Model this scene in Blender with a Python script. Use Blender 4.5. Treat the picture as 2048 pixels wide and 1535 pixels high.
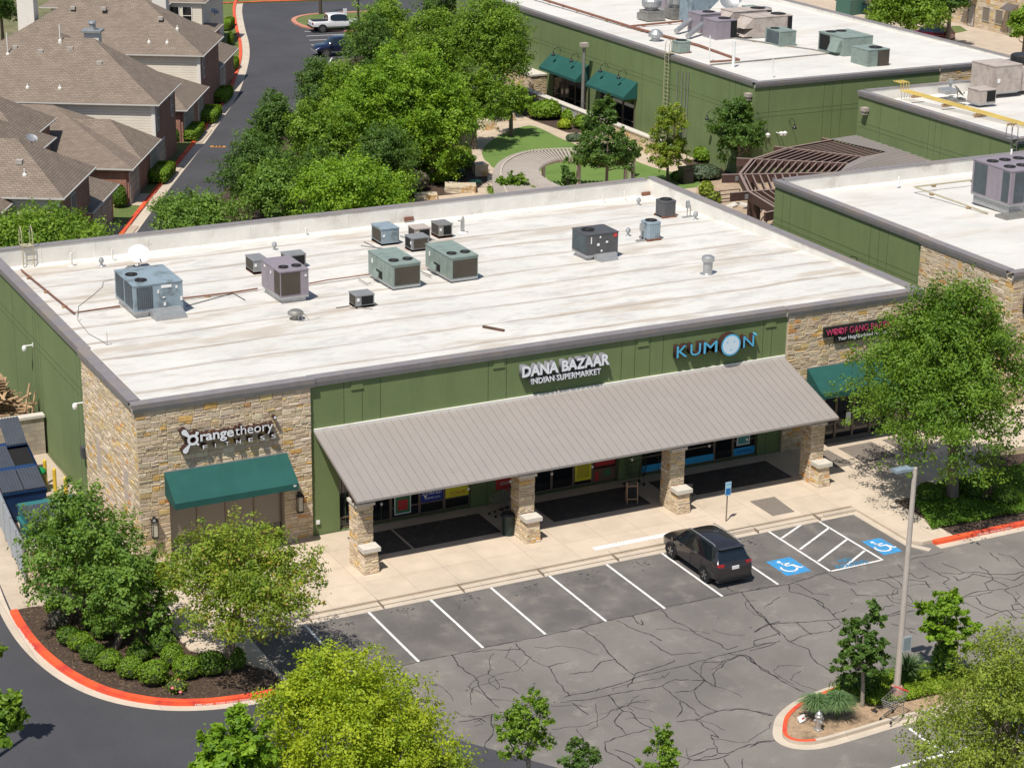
import bpy, bmesh, math, random
import numpy as np
from mathutils import Vector, Matrix
for o in list(bpy.data.objects): bpy.data.objects.remove(o)
S = bpy.context.scene; C = S.collection
R = math.radians
# ---------------------------------------------------------------- camera
CAM = np.array([-22.7707, -77.4405, 36.0682]); YAW, PIT, ROL, FPX = 0.4769, 0.3345, 0.0148, 4148.3
_d = np.array([math.sin(YAW)*math.cos(PIT), math.cos(YAW)*math.cos(PIT), -math.sin(PIT)])
_r = np.array([math.cos(YAW), -math.sin(YAW), 0.0]); _u = np.cross(_r, _d)
_r, _u = math.cos(ROL)*_r+math.sin(ROL)*_u, -math.sin(ROL)*_r+math.cos(ROL)*_u
cd = bpy.data.cameras.new('camera'); cam = bpy.data.objects.new('camera', cd); C.objects.link(cam)
cd.sensor_width = 36; cd.lens = FPX/2048*36; cd.clip_start = 1; cd.clip_end = 3000
cam.matrix_world = Matrix(((_r[0], _u[0], -_d[0], CAM[0]), (_r[1], _u[1], -_d[1], CAM[1]), (_r[2], _u[2], -_d[2], CAM[2]), (0, 0, 0, 1)))
S.camera = cam
# ---------------------------------------------------------------- light
S.view_settings.view_transform = 'Standard'; S.view_settings.look = 'None'; S.view_settings.gamma = 1
S.view_settings.exposure = 0.02
SUNV = Vector((-0.43, -0.33, 1.0)).normalized()          # towards the sun
w = bpy.data.worlds.new('World'); S.world = w; w.use_nodes = True
nt = w.node_tree; bg = nt.nodes['Background']; sk = nt.nodes.new('ShaderNodeTexSky'); sk.sky_type = 'NISHITA'
sk.sun_disc = False; sk.sun_elevation = math.asin(SUNV.z); sk.sun_rotation = math.atan2(SUNV.x, SUNV.y)
sk.air_density = 1.0; sk.dust_density = 1.0
nt.links.new(sk.outputs[0], bg.inputs[0]); bg.inputs[1].default_value = 0.09
sd = bpy.data.lights.new('sun', 'SUN'); sd.energy = 5.0; sd.angle = R(0.5); sd.color = (1.0, 0.945, 0.85)
so = bpy.data.objects.new('sun', sd); C.objects.link(so); so.location = (-40, -40, 100)
so.rotation_euler = (-SUNV).to_track_quat('-Z', 'Y').to_euler()
# ---------------------------------------------------------------- survey helpers (picture point -> point on a real plane of the site)
def ray(px, py):
    v = _d*FPX+_r*(px-1024)-_u*(py-767.5); return v/np.linalg.norm(v)
def G(px, py, z=0.0):
    v = ray(px, py); t = (z-CAM[2])/v[2]; p = CAM+v*t; return (float(p[0]), float(p[1]), z)
def YP(px, py, y):
    v = ray(px, py); t = (y-CAM[1])/v[1]; p = CAM+v*t; return (float(p[0]), y, float(p[2]))
def GL(pts, z=0.0): return [G(a, b, z) for a, b in pts]
def ZM(pts, f, ox, oy, z=0.0): return [G(a/f+ox, b/f+oy, z) for a, b in pts]
# ---------------------------------------------------------------- objects
def tag(o, label=None, cat=None, group=None, kind=None):
    if label: o['label'] = label
    if cat: o['category'] = cat
    if group: o['group'] = group
    if kind: o['kind'] = kind
    return o
def thing(name, label, cat, loc=(0, 0, 0), rz=0.0, group=None):
    o = bpy.data.objects.new(name, None); C.objects.link(o); o.empty_display_size = .3
    o.location = loc; o.rotation_euler = (0, 0, rz); return tag(o, label, cat, group)
def autouv(me):
    n = len(me.loops)
    if not n: return
    co = np.empty(len(me.vertices)*3); me.vertices.foreach_get('co', co); co = co.reshape(-1, 3)
    vi = np.empty(n, int); me.loops.foreach_get('vertex_index', vi)
    pn = np.empty(len(me.polygons)*3); me.polygons.foreach_get('normal', pn); pn = pn.reshape(-1, 3)
    lt = np.empty(len(me.polygons), int); me.polygons.foreach_get('loop_total', lt)
    nn = np.repeat(pn, lt, axis=0); u = np.stack([-nn[:, 1], nn[:, 0], 0*nn[:, 0]], 1); l = np.linalg.norm(u, axis=1)
    flat = l < .05; u[flat] = (1, 0, 0); l[flat] = 1; u /= l[:, None]
    v = np.cross(nn, u); p = co[vi]
    uv = np.stack([(p*u).sum(1), (p*v).sum(1)], 1)
    lay = me.uv_layers.new(name='UVMap'); lay.data.foreach_set('uv', uv.astype(np.float32).ravel())
class MB:
    def __init__(s): s.v = []; s.f = []; s.m = []; s.c = []
    def add(s, vs, fs, m=0, col=None):
        k = len(s.v); s.v += [tuple(map(float, p)) for p in vs]
        for f in fs: s.f.append([i+k for i in f]); s.m.append(m); s.c.append(col)
        return s
    def box(s, x0, x1, y0, y1, z0, z1, m=0, col=None):
        vs = [(x0, y0, z0), (x1, y0, z0), (x1, y1, z0), (x0, y1, z0), (x0, y0, z1), (x1, y0, z1), (x1, y1, z1), (x0, y1, z1)]
        return s.add(vs, [(0, 3, 2, 1), (4, 5, 6, 7), (0, 1, 5, 4), (1, 2, 6, 5), (2, 3, 7, 6), (3, 0, 4, 7)], m, col)
    def obox(s, c, sz, rz=0, rx=0, ry=0, m=0):
        M = Matrix.Translation(c) @ Matrix.Rotation(rz, 4, 'Z') @ Matrix.Rotation(ry, 4, 'Y') @ Matrix.Rotation(rx, 4, 'X')
        h = [q/2 for q in sz]; vs = [M @ Vector((a*h[0], b*h[1], c2*h[2])) for c2 in (-1, 1) for a, b in ((-1, -1), (1, -1), (1, 1), (-1, 1))]
        return s.add(vs, [(0, 3, 2, 1), (4, 5, 6, 7), (0, 1, 5, 4), (1, 2, 6, 5), (2, 3, 7, 6), (3, 0, 4, 7)], m)
    def bar(s, a, b, wd, ht, m=0):       # box beam from a to b, wd wide (horizontal), ht high (hanging below the line a-b)
        a = Vector(a); b = Vector(b); d = b-a; L = d.length
        if L < 1e-6: return s
        d /= L; h = Vector((-d.y, d.x, 0)); h = h.normalized() if h.length > 1e-6 else Vector((1, 0, 0)); u = d.cross(h)
        if u.z < 0: u = -u
        vs = []
        for p in (a, b):
            for i, j in ((-1, -1), (1, -1), (1, 0), (-1, 0)): vs.append(p+h*wd/2*i+u*ht*j)
        return s.add(vs, [(0, 1, 2, 3), (7, 6, 5, 4), (0, 4, 5, 1), (1, 5, 6, 2), (2, 6, 7, 3), (3, 7, 4, 0)], m)
    def poly(s, pts, m=0, col=None): return s.add(pts, [tuple(range(len(pts)))], m, col)
    def prism(s, pts, z0, z1, m=0):
        n = len(pts); area = sum(pts[i][0]*pts[(i+1) % n][1]-pts[(i+1) % n][0]*pts[i][1] for i in range(n))
        if area < 0: pts = pts[::-1]
        vs = [(p[0], p[1], z0) for p in pts]+[(p[0], p[1], z1) for p in pts]
        return s.add(vs, [tuple(range(n))[::-1], tuple(range(n, 2*n))]+[(i, (i+1) % n, n+(i+1) % n, n+i) for i in range(n)], m)
    def tube(s, pts, r, n=8, m=0, cap=True):
        pts = [Vector(p) for p in pts]; rs = r if isinstance(r, (list, tuple)) else [r]*len(pts); vs = []; fs = []
        for i, p in enumerate(pts):
            d = (pts[min(i+1, len(pts)-1)]-pts[max(i-1, 0)]).normalized()
            a = d.cross(Vector((0, 0, 1))) if abs(d.z) < .95 else d.cross(Vector((1, 0, 0))); a.normalize(); b = d.cross(a)
            for k in range(n): t = 2*math.pi*k/n; vs.append(p+(a*math.cos(t)+b*math.sin(t))*rs[i])
        for i in range(len(pts)-1):
            for k in range(n): fs.append((i*n+k, i*n+(k+1) % n, (i+1)*n+(k+1) % n, (i+1)*n+k))
        if cap: fs += [tuple(range(n)), tuple(range((len(pts)-1)*n, len(pts)*n))[::-1]]
        return s.add(vs, fs, m)
    def lathe(s, c, prof, n=16, m=0, ax='z', cap=True):   # prof: (radius, height)
        vs = []; fs = []
        for r, h in prof:
            for k in range(n):
                t = 2*math.pi*k/n; x, y = r*math.cos(t), r*math.sin(t)
                vs.append((c[0]+x, c[1]+y, c[2]+h) if ax == 'z' else ((c[0]+x, c[1]-h, c[2]+y) if ax == 'y' else (c[0]-h, c[1]+x, c[2]+y)))
        q = len(prof)
        for i in range(q-1):
            for k in range(n): fs.append((i*n+k, i*n+(k+1) % n, (i+1)*n+(k+1) % n, (i+1)*n+k))
        if cap: fs += [tuple(range(n))[::-1], tuple(range((q-1)*n, q*n))]
        return s.add(vs, fs, m)
    def build(s, name, mats, parent=None, world=True, smooth=False, label=None, cat=None, group=None, kind=None):
        v = np.array(s.v, float).reshape(-1, 3); me = bpy.data.meshes.new(name); o = bpy.data.objects.new(name, me); C.objects.link(o)
        if parent is not None:
            o.parent = parent
            if world:
                root = parent; off = Vector((0, 0, 0)); rz = 0.0; ch = []
                while root is not None: ch.append(root); root = root.parent
                M = Matrix.Identity(4)
                for q in reversed(ch): M = M @ Matrix.Translation(q.location) @ Matrix.Rotation(q.rotation_euler.z, 4, 'Z')
                Mi = np.array(M.inverted()); v = v @ Mi[:3, :3].T+Mi[:3, 3]
        elif kind is None and len(v):
            org = np.array([(v[:, 0].min()+v[:, 0].max())/2, (v[:, 1].min()+v[:, 1].max())/2, v[:, 2].min()]); v = v-org; o.location = org
        me.from_pydata(v.tolist(), [], s.f)
        mats = mats if isinstance(mats, (list, tuple)) else [mats]
        for q in mats: me.materials.append(q)
        if len(mats) > 1: me.polygons.foreach_set('material_index', s.m)
        if any(c is not None for c in s.c):
            ca = me.color_attributes.new('Col', 'FLOAT_COLOR', 'CORNER'); arr = []
            for f, c in zip(s.f, s.c):
                c = c or (1, 1, 1)
                for _ in f: arr += [c[0], c[1], c[2], 1.0]
            ca.data.foreach_set('color', arr)
        if smooth: me.polygons.foreach_set('use_smooth', [True]*len(me.polygons))
        me.update(); autouv(me)
        return tag(o, label, cat, group, kind)
def copy_tree(o, loc=None, rz=None, label=None, parent=None):
    c = o.copy(); C.objects.link(c); c.parent = parent
    if loc is not None: c.location = loc
    if rz is not None: c.rotation_euler = (0, 0, rz)
    if label: c['label'] = label
    for ch in list(o.children): copy_tree(ch, parent=c)
    return c
# ---------------------------------------------------------------- materials
def newmat(name):
    m = bpy.data.materials.new(name); m.use_nodes = True; t = m.node_tree; return m, t, t.nodes['Principled BSDF']
def N(t, typ, **k):
    n = t.nodes.new('ShaderNode'+typ)
    for a, b in k.items():
        if a in n.inputs: n.inputs[a].default_value = b
        else: setattr(n, a, b)
    return n
def Lk(t, a, b): t.links.new(a, b)
def noise(t, co, sc, det=4, ro=.55, scale3=None):
    if scale3:
        mp = N(t, 'Mapping'); mp.inputs['Scale'].default_value = scale3; Lk(t, co, mp.inputs[0]); co = mp.outputs[0]
    n = N(t, 'TexNoise'); n.inputs['Scale'].default_value = sc; n.inputs['Detail'].default_value = det; n.inputs['Roughness'].default_value = ro
    Lk(t, co, n.inputs['Vector']); return n.outputs['Fac']
def ramp(t, fac, stops):
    r = N(t, 'ValToRGB'); e = r.color_ramp.elements
    while len(e) < len(stops): e.new(.5)
    for q, (p, c) in zip(e, stops): q.position = p; q.color = (c[0], c[1], c[2], 1) if not isinstance(c, (int, float)) else (c, c, c, 1)
    Lk(t, fac, r.inputs[0]); return r.outputs[0]
def mix(t, f, a, b, mode='MIX'):
    n = N(t, 'Mix'); n.data_type = 'RGBA'; n.blend_type = mode
    for s_, v in ((n.inputs[0], f), (n.inputs[6], a), (n.inputs[7], b)):
        if isinstance(v, bpy.types.NodeSocket): Lk(t, v, s_)
        elif isinstance(v, (int, float)): s_.default_value = v
        else: s_.default_value = (v[0], v[1], v[2], 1)
    return n.outputs[2]
def mth(t, op, a, b=None, c=None):
    n = N(t, 'Math'); n.operation = op
    for i, v in enumerate((a, b, c)):
        if v is None: continue
        if isinstance(v, bpy.types.NodeSocket): Lk(t, v, n.inputs[i])
        else: n.inputs[i].default_value = v
    return n.outputs[0]
def bump(t, bs, h, st, dist=.02):
    b = N(t, 'Bump'); b.inputs['Strength'].default_value = st; b.inputs['Distance'].default_value = dist; Lk(t, h, b.inputs['Height']); Lk(t, b.outputs[0], bs.inputs['Normal'])
def sc(c, k): return tuple(min(1, q*k) for q in c)
def mat(name, col, rough=.7, var=.12, vs=1.5, bp=0.0, bs_=30, metal=0, col2=None, s2=.6, t2=(.5, .62), coat=0, spec=.5, emis=None, stretch=None):
    m, t, b = newmat(name); tc = N(t, 'TexCoord'); co = tc.outputs['Object']
    n1 = noise(t, co, vs, 5, .6, stretch); c = ramp(t, n1, [(.3, sc(col, 1-var)), (.7, sc(col, 1+var))])
    if col2: c = mix(t, ramp(t, noise(t, co, s2, 6, .65), [(t2[0], 0.0), (t2[1], 1.0)]), c, col2)
    Lk(t, c, b.inputs['Base Color']); b.inputs['Roughness'].default_value = rough; b.inputs['Metallic'].default_value = metal
    b.inputs['Coat Weight'].default_value = coat; b.inputs['Specular IOR Level'].default_value = spec
    if bp: bump(t, b, noise(t, co, bs_, 4), bp)
    return m
def colmat(name, rough=.85, bs_=25, bp=.5):      # per-face colours (stones)
    m, t, b = newmat(name); at = N(t, 'Attribute'); at.attribute_name = 'Col'; tc = N(t, 'TexCoord')
    n = noise(t, tc.outputs['Object'], 9, 5, .7)
    Lk(t, mix(t, 1.0, at.outputs['Color'], ramp(t, n, [(.25, .82), (.75, 1.18)]), 'MULTIPLY'), b.inputs['Base Color']); b.inputs['Roughness'].default_value = rough
    bump(t, b, noise(t, tc.outputs['Object'], bs_, 5, .7), bp, .03); return m
def brickmat(name, c1, c2, mortar, bw, bh, ms=.01, rough=.8, bp=.3, off=.5, var=.2):
    m, t, b = newmat(name); tc = N(t, 'TexCoord'); br = N(t, 'TexBrick')
    Lk(t, tc.outputs['UV'], br.inputs['Vector']); br.inputs['Scale'].default_value = 1
    br.inputs['Brick Width'].default_value = bw; br.inputs['Row Height'].default_value = bh; br.inputs['Mortar Size'].default_value = ms
    br.inputs['Color1'].default_value = (*c1, 1); br.inputs['Color2'].default_value = (*c2, 1); br.inputs['Mortar'].default_value = (*mortar, 1); br.offset = off
    n = noise(t, tc.outputs['Object'], 1.2, 5, .6); c = mix(t, 1.0, br.outputs['Color'], ramp(t, n, [(.3, 1-var), (.7, 1+var)]), 'MULTIPLY')
    Lk(t, c, b.inputs['Base Color']); b.inputs['Roughness'].default_value = rough
    if bp: bump(t, b, br.outputs['Fac'], -bp, .02)
    return m
def asphalt(name, base, dark, vs=.35, light=None):
    m, t, b = newmat(name); tc = N(t, 'TexCoord'); co = tc.outputs['Object']
    c = mix(t, ramp(t, noise(t, co, vs, 6, .6), [(.38, 0.0), (.62, 1.0)]), base, dark)
    if light: c = mix(t, ramp(t, noise(t, co, .9, 5, .65), [(.55, 0.0), (.75, .7)]), c, light)
    c = mix(t, 1.0, c, ramp(t, noise(t, co, 28, 3, .8), [(.25, .55), (.5, 1.0), (.8, 1.5)]), 'MULTIPLY')
    c = mix(t, ramp(t, noise(t, co, .7, 3, .5, (1, .12, 1)), [(.6, 0.0), (.8, .25)]), c, sc(base, 1.35))
    Lk(t, c, b.inputs['Base Color']); b.inputs['Roughness'].default_value = .88; bump(t, b, noise(t, co, 70, 2), .35, .01); return m
def concrete(name, col, jw=1.9, jh=1.9, var=.1, stain=None):
    m, t, b = newmat(name); tc = N(t, 'TexCoord'); co = tc.outputs['Object']
    br = N(t, 'TexBrick'); Lk(t, co, br.inputs['Vector']); br.inputs['Scale'].default_value = 1; br.offset = 0
    br.inputs['Brick Width'].default_value = jw; br.inputs['Row Height'].default_value = jh; br.inputs['Mortar Size'].default_value = .012
    br.inputs['Color1'].default_value = (*sc(col, 1.04), 1); br.inputs['Color2'].default_value = (*sc(col, .95), 1); br.inputs['Mortar'].default_value = (*sc(col, .68), 1)
    c = mix(t, 1.0, br.outputs['Color'], ramp(t, noise(t, co, .8, 7, .65), [(.3, 1-var), (.7, 1+var)]), 'MULTIPLY')
    c = mix(t, ramp(t, noise(t, co, .35, 6, .7), [(.58, 0.0), (.75, .5)]), c, stain or sc(col, .62))
    c = mix(t, 1.0, c, ramp(t, noise(t, co, 40, 2), [(.3, .92), (.7, 1.08)]), 'MULTIPLY')
    Lk(t, c, b.inputs['Base Color']); b.inputs['Roughness'].default_value = .85; return m
def leafmat(name, trans=.35):
    m, t, b = newmat(name); at = N(t, 'Attribute'); at.attribute_name = 'Col'
    Lk(t, at.outputs['Color'], b.inputs['Base Color']); b.inputs['Roughness'].default_value = .55; b.inputs['Specular IOR Level'].default_value = .35
    tr = N(t, 'BsdfTranslucent'); c2 = mix(t, 1.0, at.outputs['Color'], (1.5, 1.35, .5), 'MULTIPLY'); Lk(t, c2, tr.inputs[0])
    ms = N(t, 'MixShader'); ms.inputs[0].default_value = trans; Lk(t, b.outputs[0], ms.inputs[1]); Lk(t, tr.outputs[0], ms.inputs[2])
    Lk(t, ms.outputs[0], t.nodes['Material Output'].inputs[0]); return m
def roofmat(name, dirty=1.0, seams=None):
    m, t, b = newmat(name); tc = N(t, 'TexCoord'); co = tc.outputs['Object']; sx = N(t, 'SeparateXYZ'); Lk(t, co, sx.inputs[0])
    base = (.625, .608, .575); c = ramp(t, noise(t, co, .25, 6, .62), [(.3, sc(base, .93)), (.65, sc(base, 1.06))])
    c = mix(t, ramp(t, noise(t, co, 1.1, 8, .75, (.35, 1, 1)), [(.50, 0.0), (.70, .55*dirty)]), c, (.43, .37, .30))
    c = mix(t, ramp(t, noise(t, co, 2.6, 8, .75, (.5, 1, 1)), [(.56, 0.0), (.72, .40*dirty)]), c, (.36, .34, .32))
    if seams:       # lapped seams every so often across the roof, dust collecting along them
        wob = mth(t, 'MULTIPLY', mth(t, 'SUBTRACT', noise(t, co, .16, 3, .6), .5), .7)
        y = mth(t, 'ADD', sx.outputs['Y'], wob); ph = mth(t, 'FRACT', mth(t, 'DIVIDE', mth(t, 'ADD', y, seams[1]), seams[0])); d = mth(t, 'ABSOLUTE', mth(t, 'SUBTRACT', ph, .5))
        dd = mth(t, 'MULTIPLY', d, seams[0])
        wide = mth(t, 'MULTIPLY', ramp(t, dd, [(.0, 1.0), (.28, 0.0)]), ramp(t, noise(t, co, .45, 6, .7, (.5, 1.5, 1)), [(.38, .1), (.68, 1.0)]))
        wide = mth(t, 'MULTIPLY', wide, ramp(t, noise(t, co, .09, 3, .6), [(.36, .35), (.55, 1.0)]))
        c = mix(t, mth(t, 'MULTIPLY', wide, 1.0), c, (.27, .185, .11))
        thin = mth(t, 'MULTIPLY', ramp(t, dd, [(.0, 1.0), (.055, 0.0)]), ramp(t, noise(t, co, .8, 4, .6), [(.3, .35), (.6, .9)]))
        c = mix(t, mth(t, 'MULTIPLY', thin, .8), c, (.16, .11, .075))
    c = mix(t, ramp(t, noise(t, co, .33, 5, .6, (.4, 1.6, 1)), [(.55, 0.0), (.64, .6*dirty)]), c, (.42, .345, .26))
    c = mix(t, ramp(t, noise(t, co, .75, 7, .7, (.6, 1.2, 1)), [(.52, 0.0), (.62, .42*dirty)]), c, (.40, .385, .37))
    Lk(t, c, b.inputs['Base Color']); b.inputs['Roughness'].default_value = .7; bump(t, b, noise(t, co, 1.5, 5, .6), .25, .05); return m
GREEN = (.152, .205, .083)
def stucco(name, col):
    m, t, b = newmat(name); tc = N(t, 'TexCoord'); co = tc.outputs['Object']
    c = ramp(t, noise(t, co, .5, 5, .6), [(.3, sc(col, .93)), (.7, sc(col, 1.07))])
    c = mix(t, ramp(t, noise(t, co, 1.3, 5, .7, (1, 1, .12)), [(.50, 0.0), (.75, .42)]), c, sc(col, .70))
    c = mix(t, 1.0, c, ramp(t, noise(t, co, 35, 3, .7), [(.3, .9), (.7, 1.1)]), 'MULTIPLY')
    Lk(t, c, b.inputs['Base Color']); b.inputs['Roughness'].default_value = .9; bump(t, b, noise(t, co, 45, 3), .5, .01); return m
M = {}
M['green'] = stucco('green_stucco', GREEN); M['reveal'] = mat('reveal', sc(GREEN, .42), .9, .05)
M['stone'] = colmat('limestone'); M['mortar'] = mat('mortar', (.45, .38, .30), .95, .1)
M['coping'] = mat('coping_metal', (.235, .215, .22), .55, .1, 2, metal=.1, col2=(.27, .23, .205)); M['trim'] = mat('cornice', (.40, .37, .335), .8, .1, 2)
M['roofA'] = roofmat('roof_membrane_old', 1.0, (2.72, 2.40)); M['roofB'] = roofmat('roof_membrane_clean', .45, None); M['parapet'] = mat('parapet_lining', (.72, .695, .645), .7, .1, .8, col2=(.46, .41, .36), s2=.5, t2=(.56, .75))
M['lot'] = asphalt('lot_asphalt', (.222, .202, .184), (.150, .137, .127), .14, (.285, .257, .228)); M['road'] = asphalt('road_asphalt', (.062, .062, .070), (.050, .050, .057), .2)
M['bays'] = asphalt('bay_asphalt', (.112, .103, .098), (.165, .150, .138), .45, (.235, .21, .185)); M['seal'] = mat('crack_sealant', (.042, .040, .042), .6, .2); M['paint'] = mat('white_paint', (.78, .77, .75), .7, .06, 6, col2=(.40, .37, .34), s2=7, t2=(.52, .66))
M['bluepaint'] = mat('blue_paint', (.045, .28, .58), .7, .15, 3, col2=(.14, .19, .24), s2=5, t2=(.54, .66)); M['redpaint'] = mat('red_paint', (.78, .105, .035), .65, .2, 1.6, col2=(.52, .05, .035), s2=.9, t2=(.5, .64))
M['walk'] = concrete('sidewalk_concrete', (.56, .465, .365), 1.9, 1.75); M['path'] = concrete('path_concrete', (.50, .405, .31), 2.2, 2.2); M['kerb'] = concrete('kerb_concrete', (.53, .455, .37), 3.05, 50)
M['alley'] = concrete('alley_concrete', (.46, .38, .30), 4, 4, .12)
M['matdark'] = mat('stamped_dark_paving', (.072, .064, .058), .85, .2, 6, bp=.5, bs_=20, col2=(.11, .09, .075), s2=3); M['matmid'] = mat('dark_aggregate_paving', (.20, .17, .145), .9, .12, 8, bp=.3)
M['mulch'] = mat('mulch', (.058, .036, .025), .95, .5, 12, bp=1, bs_=18, col2=(.15, .10, .07), s2=6, t2=(.55, .66)); M['dirt'] = mat('dirt', (.36, .25, .16), .95, .25, 5, bp=.4, col2=(.2, .14, .09), s2=1.5)
M['grass'] = mat('grass', (.105, .145, .035), .95, .35, 8, bp=.8, bs_=30, col2=(.19, .17, .07), s2=.5, t2=(.5, .7)); M['turf'] = mat('artificial_turf', (.125, .205, .042), .9, .12, 14, bp=.5, bs_=60, col2=(.10, .175, .035), s2=.4)
M['ground'] = mat('dry_ground', (.15, .15, .07), .95, .3, .4, col2=(.26, .2, .12), s2=.15)
M['glass'] = mat('dark_glass', (.012, .014, .016), .06, .3, .5, spec=.8); M['bronze'] = mat('bronze_frame', (.20, .15, .115), .5, .1, metal=.3)
M['shade'] = mat('window_shade', (.17, .145, .115), .35, .08, .6, coat=.6)
M['awning'] = mat('green_canvas', (.008, .078, .068), .85, .10, 1.2, bp=.25, bs_=80, col2=(.010, .088, .076), s2=.8)
M['metalroof'] = mat('standing_seam_metal', (.300, .270, .253), .6, .05, .5, metal=0, col2=(.285, .258, .243), s2=1.0); M['seam'] = mat('seam_metal', (.25, .215, .20), .5, .1); M['seamd'] = mat('seam_dark', (.23, .20, .18), .6, .1)
M['galv'] = mat('galvanised_metal', (.42, .43, .44), .45, .12, 4, metal=.6); M['steel'] = mat('weathered_steel', (.30, .29, .27), .5, .15, 3, metal=.5); M['dark'] = mat('dark_plastic', (.02, .02, .022), .5, .2)
M['black'] = mat('black_metal', (.015, .015, .016), .4, .2); M['white'] = mat('white_plastic', (.78, .78, .76), .5, .05); M['rust'] = mat('rusty_pipe', (.20, .085, .055), .7, .3, 4); M['wood'] = mat('pallet_wood', (.42, .28, .16), .85, .35, 3, col2=(.22, .14, .09), s2=2)
M['stonecap'] = mat('stone_cap', (.58, .54, .48), .85, .1, 3, bp=.3); M['yellowp'] = mat('faded_yellow_paint', (.58, .43, .12), .6, .15); M['yellow'] = mat('yellow_paint', (.78, .53, .05), .5, .1); M['brown'] = mat('brown_timber', (.075, .038, .030), .7, .2, 3)
M['browntop'] = mat('pale_timber', (.25, .18, .155), .75, .1, 3); M['tan'] = mat('tan_timber', (.50, .43, .36), .8, .12, 2); M['rubber'] = mat('rubber', (.018, .018, .019), .8, .1)  # browntop: paler brown strip along the tops of the pergola timbers
M['bark'] = mat('bark', (.17, .135, .105), .95, .3, 6, bp=1, bs_=14, stretch=(1, 1, .25)); M['barkdark'] = mat('bark_dark', (.075, .058, .045), .95, .3, 6, bp=1, bs_=14); M['leaf'] = leafmat('leaves')
M['brick'] = brickmat('red_brick', (.36, .12, .075), (.26, .085, .06), (.36, .28, .22), .24, .085, .012, bp=.3); M['siding'] = brickmat('cream_siding', (.74, .68, .58), (.72, .66, .56), (.44, .40, .34), 60, .20, .014, var=.05)
M['shingle'] = brickmat('shingles', (.245, .192, .150), (.190, .148, .114), (.125, .096, .075), .36, .17, .022, bp=.3, var=.12); M['guttertrim'] = mat('gutter_trim', (.55, .53, .50), .6, .05); M['housetrim'] = mat('house_trim', (.74, .71, .66), .6, .05); M['garage'] = brickmat('garage_door', (.40, .36, .31), (.42, .37, .32), (.2, .18, .15), 3, .5, .02, off=0)
M['seasky'] = mat('far_glass', (.03, .05, .06), .08, .3)
def flat(name, col, rough=.5, **k): return mat(name, col, rough, .04, 2, **k)
M['hv_blue'] = mat('grey_blue_cabinet', (.26, .33, .38), .5, .1, 2, metal=.1, col2=(.16, .20, .22), s2=1.6); M['hv_purple'] = mat('mauve_grey_cabinet', (.27, .235, .27), .5, .08, 2, metal=.1); M['hv_green'] = mat('pale_green_cabinet', (.235, .295, .265), .55, .1, 2, metal=.1, col2=(.19, .235, .21), s2=1.5)
M['hv_dark'] = mat('dark_grey_cabinet', (.085, .085, .09), .5, .1, 2, metal=.1); M['hv_grey'] = mat('light_grey_cabinet', (.26, .265, .27), .5, .1, 2, metal=.2); M['hv_tan'] = mat('tan_cabinet', (.44, .38, .34), .6, .12, 1.5, col2=(.34, .28, .25), s2=1.2)
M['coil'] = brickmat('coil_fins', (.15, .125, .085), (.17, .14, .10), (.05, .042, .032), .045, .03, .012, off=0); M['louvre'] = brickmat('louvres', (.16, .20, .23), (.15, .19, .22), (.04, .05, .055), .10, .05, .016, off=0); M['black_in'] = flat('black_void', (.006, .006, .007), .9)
rnd = random.Random(7)
# ================================================================ SETTING
def sheet(name, pts, z, m, kind='structure'):
    b = MB(); b.poly([(p[0], p[1], z) for p in pts]); o = b.build(name, m, kind=kind)
    if o.data.polygons[0].normal.z < 0: o.data.flip_normals()
    return o
def offs(pts, d):           # offset an open polyline sideways (left is positive)
    out = []
    for i, p in enumerate(pts):
        a = Vector(pts[max(i-1, 0)][:2]); b = Vector(pts[min(i+1, len(pts)-1)][:2]); t = (b-a).normalized(); out.append((p[0]-t.y*d, p[1]+t.x*d))
    return out
def smooth(pts, n=6, closed=False):
    P = [Vector((p[0], p[1])) for p in pts]; out = []; L = len(P)
    for i in range(L if closed else L-1):
        p0 = P[(i-1) % L] if closed or i > 0 else P[i]; p1 = P[i]; p2 = P[(i+1) % L]; p3 = P[(i+2) % L] if closed or i < L-2 else p2
        for k in range(n):
            t = k/n; out.append(tuple(.5*((2*p1)+(p2-p0)*t+(2*p0-5*p1+4*p2-p3)*t*t+(3*p1-p0-3*p2+p3)*t**3)))
    if not closed: out.append(tuple(P[-1]))
    return out
def strip(mb, pts, d0, d1, z0, z1=None, m=0, close=False):   # flat or raised band following a line
    a = offs(pts, d0); b = offs(pts, d1); n = len(pts)
    for i in range(n-1):
        q = [a[i], a[i+1], b[i+1], b[i]]
        ar = sum(q[k][0]*q[(k+1) % 4][1]-q[(k+1) % 4][0]*q[k][1] for k in range(4))
        if ar < 0: q = q[::-1]
        if z1 is None: mb.poly([(x, y, z0) for x, y in q], m)
        else: mb.prism(q, z0, z1, m)
    return mb
sheet('ground', [(-400, -300), (600, -300), (600, 700), (-400, 700)], -.03, M['ground'])
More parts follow.
